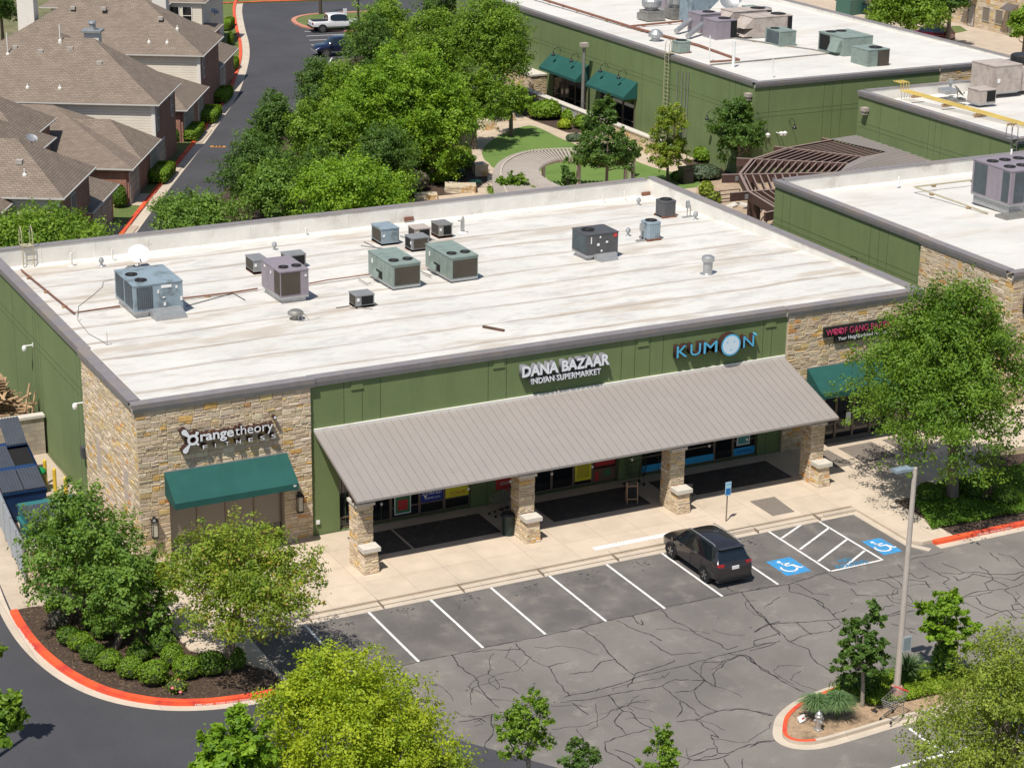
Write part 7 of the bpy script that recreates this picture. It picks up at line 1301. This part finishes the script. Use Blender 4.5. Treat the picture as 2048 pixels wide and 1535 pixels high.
def bush(label, p, rx, ry, rz, pal='hedge', n=1500, ls=.05, ex=2.0, name='shrub', cat='shrub', grp=None, rot=0, rough=.04, stem=False, kind=None):
    rng = np.random.default_rng(int(abs(p[0]*31+p[1]*17))+n); d = rng.normal(size=(n, 3)) if ex < 3 else rng.uniform(-1, 1, (n, 3)); d /= (np.linalg.norm(d, axis=1) if ex < 3 else np.abs(d).max(1))[:, None]; d /= np.linalg.norm(d, axis=1)[:, None]; d[:, 2] = np.where(d[:, 2] < -.35, -d[:, 2], d[:, 2])
    q_ = (np.abs(d)**ex).sum(1)**(-1/ex); Pp = d*q_[:, None]*np.array([rx, ry, rz]); ph_ = rng.uniform(0, 6, 3); lump = (np.sin(d*4.2+ph_).sum(1)*.045*(ex < 3))[:, None]; Pp *= (1+lump+rng.normal(size=(n, 1))*rough); Pp[:, 2] += rz*.82; Pp = Pp[Pp[:, 2] > 0] if False else Pp; Pp[:, 2] = np.maximum(Pp[:, 2], .03)
    Nn = d+rng.normal(size=(n, 3))*.45; Nn /= np.linalg.norm(Nn, axis=1)[:, None]; a, b_ = map(np.array, PAL[pal]); Cc = a+(b_-a)*rng.random((n, 1))
    c_, s_ = math.cos(rot), math.sin(rot); Rm = np.array([[c_, -s_, 0], [s_, c_, 0], [0, 0, 1]]); Pp = Pp @ Rm.T; Nn = Nn @ Rm.T
    t = thing(name, label, cat, (p[0], p[1], p[2]), 0, grp)
    me = leafmesh('foliage', Pp, Nn, ls*rng.uniform(.6, 1.3, n), Cc, M['leaf']); o = bpy.data.objects.new('foliage', me); C.objects.link(o); o.parent = t
    b = MB(); nn = 14; vs = []; rings = 8        # dark solid core, added to block light through the leaves
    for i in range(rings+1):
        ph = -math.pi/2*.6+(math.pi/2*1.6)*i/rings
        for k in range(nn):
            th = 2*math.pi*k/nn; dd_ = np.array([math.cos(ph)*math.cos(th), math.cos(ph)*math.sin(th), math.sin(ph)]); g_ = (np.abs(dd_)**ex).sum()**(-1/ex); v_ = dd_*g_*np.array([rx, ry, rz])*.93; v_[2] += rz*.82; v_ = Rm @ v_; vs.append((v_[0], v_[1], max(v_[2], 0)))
    fs = [(i*nn+k, i*nn+(k+1) % nn, (i+1)*nn+(k+1) % nn, (i+1)*nn+k) for i in range(rings) for k in range(nn)]; b.add(vs, fs); b.build('light_block_core', M['light_blocker'], t, world=False); return t
def bushpx(label, x0, y0, x1, y1, pal='hedge', z=.1, **k):       # a shrub seen inside this picture box, standing on the ground
    g = G((x0+x1)/2, y1-(y1-y0)*.12, z); kk = FPX/float((np.array(g)-CAM)@_d); rx = (x1-x0)/2/kk; rz = (y1-y0)/kk*.5*.93; n = k.pop('n', int(max(300, min(5200, 1500*rx*rz*4)))); g = (g[0]+rx*.55*math.sin(YAW), g[1]+rx*.55*math.cos(YAW), z)
    return bush(label, g, rx, k.pop('ry', rx), rz, pal, n, **k)
TR_ = tree
M['blockbark'] = mat('pale_bark', (.30, .26, .22), .95, .25, 6, bp=.8, bs_=14)
M['light_blocker'] = mat('inner_light_blocker', (.030, .045, .012), .9, .3, 5)  # dark green for the solid core added inside shrubs to stop light
# --- front left planter
tree('dark green oak in the left planter, in front of the dumpster gate', (24, 932, 325, 1310), 'fresh', base=(182, 1232), n=8600, spiky=.34, taper=.45, ls=.13, seed=1, lobes=16, trunk=.12, grp='planter oaks', bark='barkdark')
tree('dark green oak in the left planter with its trunk among the round shrubs', (170, 1075, 385, 1310), 'fresh', base=(226, 1300), spiky=.3, n=4800, ls=.13, seed=2, lobes=12, trunk=.12, grp='planter oaks')
tree('yellow tinged oak with a forked trunk in front of the fitness studio', (280, 1008, 698, 1285), 'autumn', base=(453, 1345), n=11000, spiky=.34, taper=.35, ls=.105, seed=3, lobes=18, trunk=.17, limbs=14, clus=.3)
# --- bottom edge
tree('broad lime green tree at the bottom edge of the picture', (478, 1282, 958, 1680), 'lime', zc=4.2, n=28000, ls=.095, seed=4, lobes=20, trunk=.2, limbs=14, clus=.30, spiky=.18)
tree('mid green large leaved tree left of the lime tree at the bottom edge', (376, 1400, 560, 1740), 'bright', zc=4.4, n=8500, ls=.17, seed=5, lobes=14, trunk=.18, clus=.32, spiky=.2)
tree('small olive green tree right of the lime tree at the bottom edge', (800, 1455, 960, 1700), 'olive', zc=3.0, n=7000, ls=.085, seed=6, lobes=8, trunk=.1)
tree('sparse grey limbed tree standing over the cracked asphalt', (985, 1358, 1132, 1530), 'mid', zc=4.6, n=3000, ls=.085, seed=7, lobes=8, trunk=.09, limbs=22, bark='blockbark', clus=.26)
tree('low right branch cluster beside the sparse grey limbed tree', (1118, 1475, 1210, 1580), 'dark', zc=3.6, n=1500, ls=.085, seed=8, lobes=5, trunk=.07, bark='blockbark', clus=.22)
tree('slim upright sapling at the bottom edge right of centre', (1270, 1415, 1365, 1610), 'mid', zc=3.4, n=2200, taper=.5, ls=.085, seed=9, lobes=7, trunk=.06, bark='blockbark', clus=.24)
tree('green tree entering at the lower left edge, upper cluster', (-120, 1375, 52, 1505), 'mid', zc=5.0, n=6000, ls=.16, seed=10, lobes=9, trunk=.15)
tree('small leafy crown at the very left edge above the road', (-60, 1285, 10, 1330), 'mid', zc=4.0, n=1500, ls=.14, seed=11, lobes=4, trunk=.08)
tree('large loose yellow green oak at the lower right corner', (1800, 1255, 2230, 1640), 'olive', zc=4.2, n=18000, ls=.085, seed=12, lobes=22, trunk=.22, limbs=18, clus=.34, spiky=.25)
# --- right
tree('big full oak in front of the pet bakery', (1690, 535, 2120, 965), 'oak', base=(1905, 1003), taper=.55, n=36000, ls=.115, seed=13, lobes=26, trunk=.24, limbs=20, clus=.40, spiky=.18)
tree('small dark leaved tree on the island, left of the lamp post', (1658, 1195, 1792, 1385), 'dark', base=(1725, 1415), taper=.5, n=3900, ls=.12, seed=14, lobes=9, trunk=.07, clus=.22, spiky=.3, bark='blockbark', limbs=16)
tree('bright green spreading tree on the island, right of the lamp post', (1812, 1165, 1965, 1320), 'bright', base=(1887, 1358), n=3600, ls=.13, seed=15, lobes=9, trunk=.08, clus=.22, spiky=.4, limbs=16)
# --- middle grove
grove = [((590, 112, 712, 240), 'dark', 4.6, 5000), ((498, 190, 600, 310), 'dark', 4.2, 4200), ((445, 265, 600, 440), 'dark', 3.6, 6500), ((565, 200, 700, 350), 'mid', 4.4, 6000), ((665, 85, 885, 352), 'bright', 5.0, 13000), ((790, 118, 938, 358), 'bright', 4.9, 9500),
         ((705, -10, 830, 130), 'mid', 5.5, 6000), ((690, 40, 790, 150), 'dark', 4.6, 3500), ((800, 22, 935, 190), 'mid', 5.6, 8000), ((905, -10, 1055, 190), 'mid', 6.0, 9500), ((600, 312, 835, 470), 'bright', 4.2, 10500), ((835, -50, 930, 60), 'dark', 5.5, 3500), ((575, 300, 700, 400), 'dark', 2.6, 4500), ((700, 255, 850, 385), 'dark', 3.0, 6000), ((640, 130, 740, 300), 'mid', 4.0, 5500), ((300, 396, 470, 470), 'fresh', 2.8, 4500), ((-60, 425, 215, 560), 'mid', 4.2, 9000), ((470, 330, 620, 450), 'fresh', 3.2, 5000), ((900, 120, 1000, 260), 'mid', 4.4, 4000), ((985, 165, 1060, 230), 'mid', 3.2, 2000), ((-40, -30, 42, 42), 'dark', 5, 3500)]
gl = ['dark cedar below the navy pickup', 'dark narrow cedar at the bend of the lane', 'broad dark evergreen nearest the lane, left of the grove', 'yellow green round tree left of the big maple', 'biggest bright green maple in the middle of the grove', 'yellowish topped maple right of the biggest maple', 'mid green tree at the top of the grove beside the white pickup', 'darker evergreen just right of the white pickup', 'round topped green tree behind the two big maples', 'tall full green tree against the long green wall', 'bright green tree just behind the rear parapet', 'dark tree at the top edge left of the long green wall', 'dark undergrowth tree behind the bright rear parapet tree', 'shadowed tree below the biggest maple', 'mid green tree between the cedar and the biggest maple', 'low dark clump of trees behind the parapet by the lane', 'leafy trees behind the roof ladder at the left edge', 'olive tree between the evergreen and the rear parapet', 'green tree hanging over the grey green tree', 'small bright tree by the limestone wall', 'dark tree at the top left corner']
for i, (bb_, pl_, zc_, n_) in enumerate(grove):
    hx, hy = (bb_[2]-bb_[0])*.06, (bb_[3]-bb_[1])*.06; bb_ = (bb_[0]-hx, bb_[1]-hy*.6, bb_[2]+hx, bb_[3]+hy*2)
    tree(gl[i], bb_, pl_, zc=zc_*.92, n=int(n_*1.75), ls=.155 if pl_ != 'dark' else .14, seed=30+i, lobes=15, trunk=.16, name='tree' if pl_ != 'dark' else 'evergreen_tree', clus=.5, spiky=.2)
tree('grey green tree standing in the paved circle', (925, 140, 1025, 225), 'blue', base=(975, 241), n=3500, ls=.13, seed=60, lobes=8, trunk=.13, clus=.4, bark='barkdark')
tree('green courtyard tree in front of the near awning', (1160, 185, 1240, 300), 'dark', zc=3.6, n=3500, ls=.15, seed=61, lobes=8, trunk=.1); tree('wide green courtyard tree over the end of the curved pergola', (1150, 230, 1280, 372), 'dark', zc=3.4, n=6500, ls=.15, seed=62, lobes=12, trunk=.12)
tree('brown tinged courtyard tree with a visible trunk', (1282, 212, 1388, 350), 'autumn', base=(1335, 368), n=4200, ls=.14, seed=63, lobes=9, trunk=.1, bark='barkdark', spiky=.3, clus=.4); tree('dense green tree left of the brown pergola', (1412, 190, 1550, 345), 'dark', zc=3.6, n=8000, ls=.15, seed=64, lobes=12, trunk=.14)
tree('slim young tree behind the parapet over the second lawn', (1112, 315, 1158, 400), 'dark', zc=2.6, n=900, ls=.13, seed=65, lobes=5, trunk=.05, clus=.25); tree('young leafy tree behind the parapet by the limestone blocks', (968, 342, 1078, 420), 'mid', zc=2.2, n=2300, ls=.15, seed=66, lobes=7, trunk=.07, clus=.3)
tree('wide green tree beyond the back building at the top', (1745, -30, 1890, 62), 'mid', zc=4.5, n=8000, ls=.26, seed=67, lobes=11, trunk=.2, clus=.7); tree('dark green tree in front of the far stone building', (1860, -40, 1945, 30), 'dark', zc=5, n=3500, ls=.26, seed=68, lobes=7, trunk=.2, clus=.7); tree('green tree at the top right edge', (2012, 10, 2090, 100), 'mid', zc=4.5, n=4000, ls=.24, seed=69, lobes=7, trunk=.15, clus=.6)
g = G(641, 30); t = thing('tree', 'straight thin tree trunk on the grassy island, crown above the picture', 'tree', g); b = MB(); b.tube([(0, 0, 0), (0, 0, 4), (.1, 0, 8)], [.22, .17, .12], 8); b.build('trunk', M['barkdark'], t, world=False)
tree('overhanging palm like tree at the top edge above the white pickup', (672, -70, 760, 12), 'dark', zc=6, n=2500, ls=.2, seed=70, lobes=6, trunk=.12)
# --- shrubs: front left planter
balls = [((88, 1193, 132, 1240), 'hedge', 'round green shrub at the back left of the planter'), ((94, 1222, 138, 1262), 'grey', 'dead looking grey shrub in the left planter'), ((113, 1254, 158, 1296), 'hedged', 'round shrub in front of the grey dead shrub'), ((160, 1222, 205, 1266), 'hedged', 'round shrub behind the left trunk'), ((180, 1246, 222, 1284), 'hedged', 'round shrub just left of the right trunk'), ((138, 1270, 182, 1308), 'hedge', 'round shrub second in the front row'), ((160, 1292, 204, 1330), 'hedged', 'small dark round shrub third in the front row'), ((192, 1304, 243, 1346), 'hedge', 'wide clipped shrub in the middle of the front row'), ((234, 1318, 286, 1364), 'hedge', 'clipped round shrub second from the right of the front row'), ((277, 1324, 334, 1380), 'hedge', 'largest clipped round shrub by the red kerb'), ((253, 1295, 300, 1327), 'hedged', 'small round shrub behind the two big front ones'), ((300, 1268, 345, 1320), 'hedged', 'dark shrub beside the walk, left of the forked oak'), ((318, 1290, 368, 1345), 'hedge', 'leafy shrub behind the largest clipped one'), ((345, 1318, 400, 1365), 'hedge', 'leafy shrub left of the forked oak trunk'), ((392, 1312, 450, 1358), 'hedged', 'dark leafy shrub touching the forked oak trunk'), ((448, 1300, 488, 1350), 'hedged', 'dark shrub right of the forked oak trunk'), ((290, 1255, 320, 1290), 'hedged', 'shadowed shrub near the walk corner')]
q = random.Random(3)
for k, (bb_, pl_, l_) in enumerate(balls):
    e_ = q.uniform(-3, 4); rg_ = .03 if pl_ == 'hedge' and k in (5, 7, 8, 9) else .06; bushpx(l_, bb_[0]-e_, bb_[1]-e_*q.uniform(0, 2), bb_[2]+e_, bb_[3], pal=pl_, ls=.045, grp='shrubs of the left planter', rough=rg_)
b_ = bushpx('thin rose bush with a few pink blooms near the red kerb', 330, 1362, 372, 1388, pal='olive', ls=.05, n=260, rough=.25); b = MB()
for px_, py_ in ((357, 1360), (361, 1383), (345, 1375)): g = G(px_, py_, .45); b.lathe(g, [(.02, -.04), (.07, 0), (.03, .05)], 8)
b.build('blooms', flat('rose_pink', (.7, .15, .2)), b_)
# --- island planting
def cover(name, label, poly_pts, n, h, pal, ls, z0=.12, seed=1, kind='stuff'):
    xs = [p[0] for p in poly_pts]; ys = [p[1] for p in poly_pts]; rng = np.random.default_rng(seed); P = []
    while len(P) < n:
        x, y = rng.uniform(min(xs), max(xs)), rng.uniform(min(ys), max(ys)); ins = False; j = len(poly_pts)-1
        for i in range(len(poly_pts)):
            xi, yi = poly_pts[i][0], poly_pts[i][1]; xj, yj = poly_pts[j][0], poly_pts[j][1]
            if (yi > y) != (yj > y) and x < (xj-xi)*(y-yi)/(yj-yi)+xi: ins = not ins
            j = i
        if ins: P.append((x, y, z0+h*(.35+.65*rng.random())*(.75+.25*math.sin(x*2.1)*math.cos(y*1.7))))
    P = np.array(P); Nn = np.array([0, 0, 1.0])+rng.normal(size=(n, 3))*.5; Nn /= np.linalg.norm(Nn, axis=1)[:, None]; a, b2 = map(np.array, PAL[pal]); Cc = a+(b2-a)*rng.random((n, 1)); me = leafmesh(name, P, Nn, ls*rng.uniform(.6, 1.3, n), Cc, M['leaf']); o = bpy.data.objects.new(name, me); C.objects.link(o); return tag(o, label, 'ground cover', kind=kind)
cover('ground_cover', 'leafy ground cover on the right half of the planted island', [G(*p)[:2] for p in ((1650, 1400), (1700, 1378), (1760, 1356), (1850, 1340), (1925, 1345), (1960, 1372), (1900, 1390), (1800, 1412), (1745, 1420), (1720, 1408))], 22000, .34, 'cover', .045, seed=2)
cover('ground_cover', 'dark ground cover below the big oak in the right planter', [(32.6, -10.9), (43, -11.3), (43, -6.4), (36.5, -6.6), (33.8, -8.0)], 42000, .30, 'ivy', .05, seed=3)
cover('leaf_litter', 'dry leaf litter scattered over the mulch of the left planter', [(-5.6, -1), (-5.6, -6), (-4.6, -9), (-2.5, -11.4), (1.2, -12.2), (1.3, -10.9), (-.8, -8.1), (-1, -3.4)], 2600, .03, 'brown', .035, z0=.10, seed=8)
for k, (bb_, l_) in enumerate((((1833, 970, 1885, 1012), 'dark round shrub left of the big oak trunk'), ((1925, 955, 1985, 1005), 'dark shrub right of the big oak trunk'), ((1985, 975, 2040, 1020), 'dark shrub at the right edge of the right planter'))): bushpx(l_, *bb_, pal='hedged', ls=.05, grp='shrubs of the right planter')
bushpx('dry brown shrub in the right planter', 1958, 975, 1998, 1008, pal='brown', ls=.05, n=500, rough=.2)
def tuft(label, px_, py_, R_, H_, n, pal, wd=.02, name='ornamental_grass', stiff=.5, grp=None, cat='plant'):
    g = G(px_, py_, .1); rng = np.random.default_rng(n); t = thing(name, label, cat, g, 0, grp); V = []; F = []; K = []; a, b2 = map(np.array, PAL[pal])
    for i in range(n):
        th = rng.uniform(0, 6.283); l_ = rng.uniform(.6, 1.0); d = np.array([math.cos(th), math.sin(th), 0]); s_ = np.array([-d[1], d[0], 0])*wd; rr = R_*l_*rng.uniform(.2, 1); hh = H_*l_*(1-.35*rr/R_); col = a+(b2-a)*rng.random(); pts = []
        for f in (0, .4, .75, 1.0): pts.append(d*rr*f**(1+stiff)+np.array([0, 0, hh*(math.sin(f*math.pi*(.5+.28*(rr/R_)*(1-stiff)*1.4)))]))
        k0 = len(V)
        for j, p in enumerate(pts): w2 = s_*(1-.28*j); V += [p-w2, p+w2]
        for j in range(3): F.append((k0+2*j, k0+2*j+1, k0+2*j+3, k0+2*j+2)); K.append(tuple(col))
    b = MB(); b.v = [tuple(v) for v in V]; b.f = [list(f) for f in F]; b.m = [0]*len(F); b.c = K; b.build('blades', M['leaf'], t, world=False); return t
PAL['grassb'] = ((.10, .20, .08), (.26, .38, .18)); PAL['yucca'] = ((.05, .12, .04), (.20, .30, .13))
tuft('arching blue green grass clump behind the hydrant, left one', 1632, 1437, .95, 1.15, 1500, 'grassb', .016, grp='arching grass clumps'); tuft('arching blue green grass clump right of the hydrant', 1674, 1436, 1.0, 1.2, 1600, 'grassb', .016, grp='arching grass clumps')
tuft('spiky yucca beside the lamp post base', 1812, 1372, 1.15, 1.5, 260, 'yucca', .04, 'yucca', .95)
bush('dark leafy shrub at the foot of the left island tree', G(1715, 1385, .1), .9, .6, .35, 'hedged', 1500, .06, rough=.15)
tree('leafy sprouts wrapping the trunk of the right island tree', (1868, 1318, 1908, 1358), 'mid', base=(1887, 1356), n=900, ls=.09, seed=81, lobes=4, trunk=.05, clus=.15) if 0 else bush('leafy sprouts around the trunk of the right island tree', G(1886, 1355, .1), .38, .38, .85, 'ivy', 900, .09, rough=.2)
# --- hedges by the townhouses
hed = [((295, 325, 347, 372), 'long clipped hedge block by the nearest garage door', 1), ((370, 256, 405, 284), 'clipped hedge block second along the red kerb', 1), ((397, 215, 441, 251), 'clipped double hedge block by the paired garage doors', 1), ((431, 178, 463, 210), 'clipped hedge block by the upper house corner', 1), ((449, 119, 475, 150), 'clipped hedge block nearer the top of the lane', 1), ((447, 43, 466, 64), 'small clipped hedge block at the top of the lane', 1)]
for bb_, l_, _ in hed:
    g = G((bb_[0]+bb_[2])/2, bb_[3]-(bb_[3]-bb_[1])*.3, 0); kk = FPX/float((np.array(g)-CAM)@_d); w_ = (bb_[2]-bb_[0])/kk; hz_ = 1.0; dp = max(1.0, ((bb_[3]-bb_[1])/kk-hz_*.95)/.30); w2 = max(.8, w_-dp*.0)
    bush(l_, (g[0], g[1], 0), w2*.44, 1.9, .54, 'hedge', int(2200+900*w2*dp*.3), .075, 6.0, 'hedge', 'hedge', 'clipped hedges by the townhouses', rot=TR, rough=.02)
for bb_, l_, pl_ in (((225, 372, 252, 424), 'tall round green shrub at the brick garage corner', 'hedged'), ((350, 258, 360, 290), 'small dark shrub beside the downpipe', 'hedged'), ((430, 151, 447, 180), 'yellow green bush by the upper garage', 'lime'), ((455, 64, 467, 97), 'bushy shrub near the top of the lane', 'hedge')): bushpx(l_, *bb_, pal=pl_, ls=.10, z=0)
# --- courtyard shrubs
for bb_, l_, pl_ in (((1062, 205, 1120, 245), 'big yellow green mounded shrub in front of the gabion wall', 'hedge'), ((1041, 195, 1082, 218), 'yellow green shrub left of the big mounded one', 'hedge'), ((1024, 205, 1048, 220), 'small dark shrub at the tip of the mulch bed', 'hedged'), ((1124, 221, 1155, 250), 'left part of the low yellow green hedge', 'hedge'), ((1150, 232, 1182, 262), 'right part of the low yellow green hedge', 'hedge'), ((1117, 240, 1141, 262), 'small bright bush in front of the low hedge', 'lime'), ((1390, 296, 1428, 330), 'yellow green bush by the teal window', 'hedge'), ((1378, 333, 1436, 364), 'silver green mounded shrub right of the black bin', 'blue'), ((1345, 345, 1378, 366), 'dark shrub left of the black bin', 'hedged'), ((868, 308, 945, 345), 'low dark green mass below the maples', 'hedged'), ((830, 335, 900, 372), 'low green plants left of the mulch bed', 'hedge'), ((905, 338, 930, 358), 'bluish tuft in the mulch bed', 'blue'), ((905, 295, 940, 318), 'pale feathery plant beside the path', 'olive'), ((1400, 365, 1425, 400), 'thin bush behind the right rear corner', 'olive'), ((1416, 385, 1440, 410), 'small bush by the handrail', 'olive'), ((790, 345, 850, 390), 'greyish bare shrub right of the bright tree', 'grey'), ((1135, 270, 1165, 285), 'low plant by the path edge', 'blue')):
    bushpx(l_, *bb_, pal=pl_, ls=.12, z=0, rough=.10)
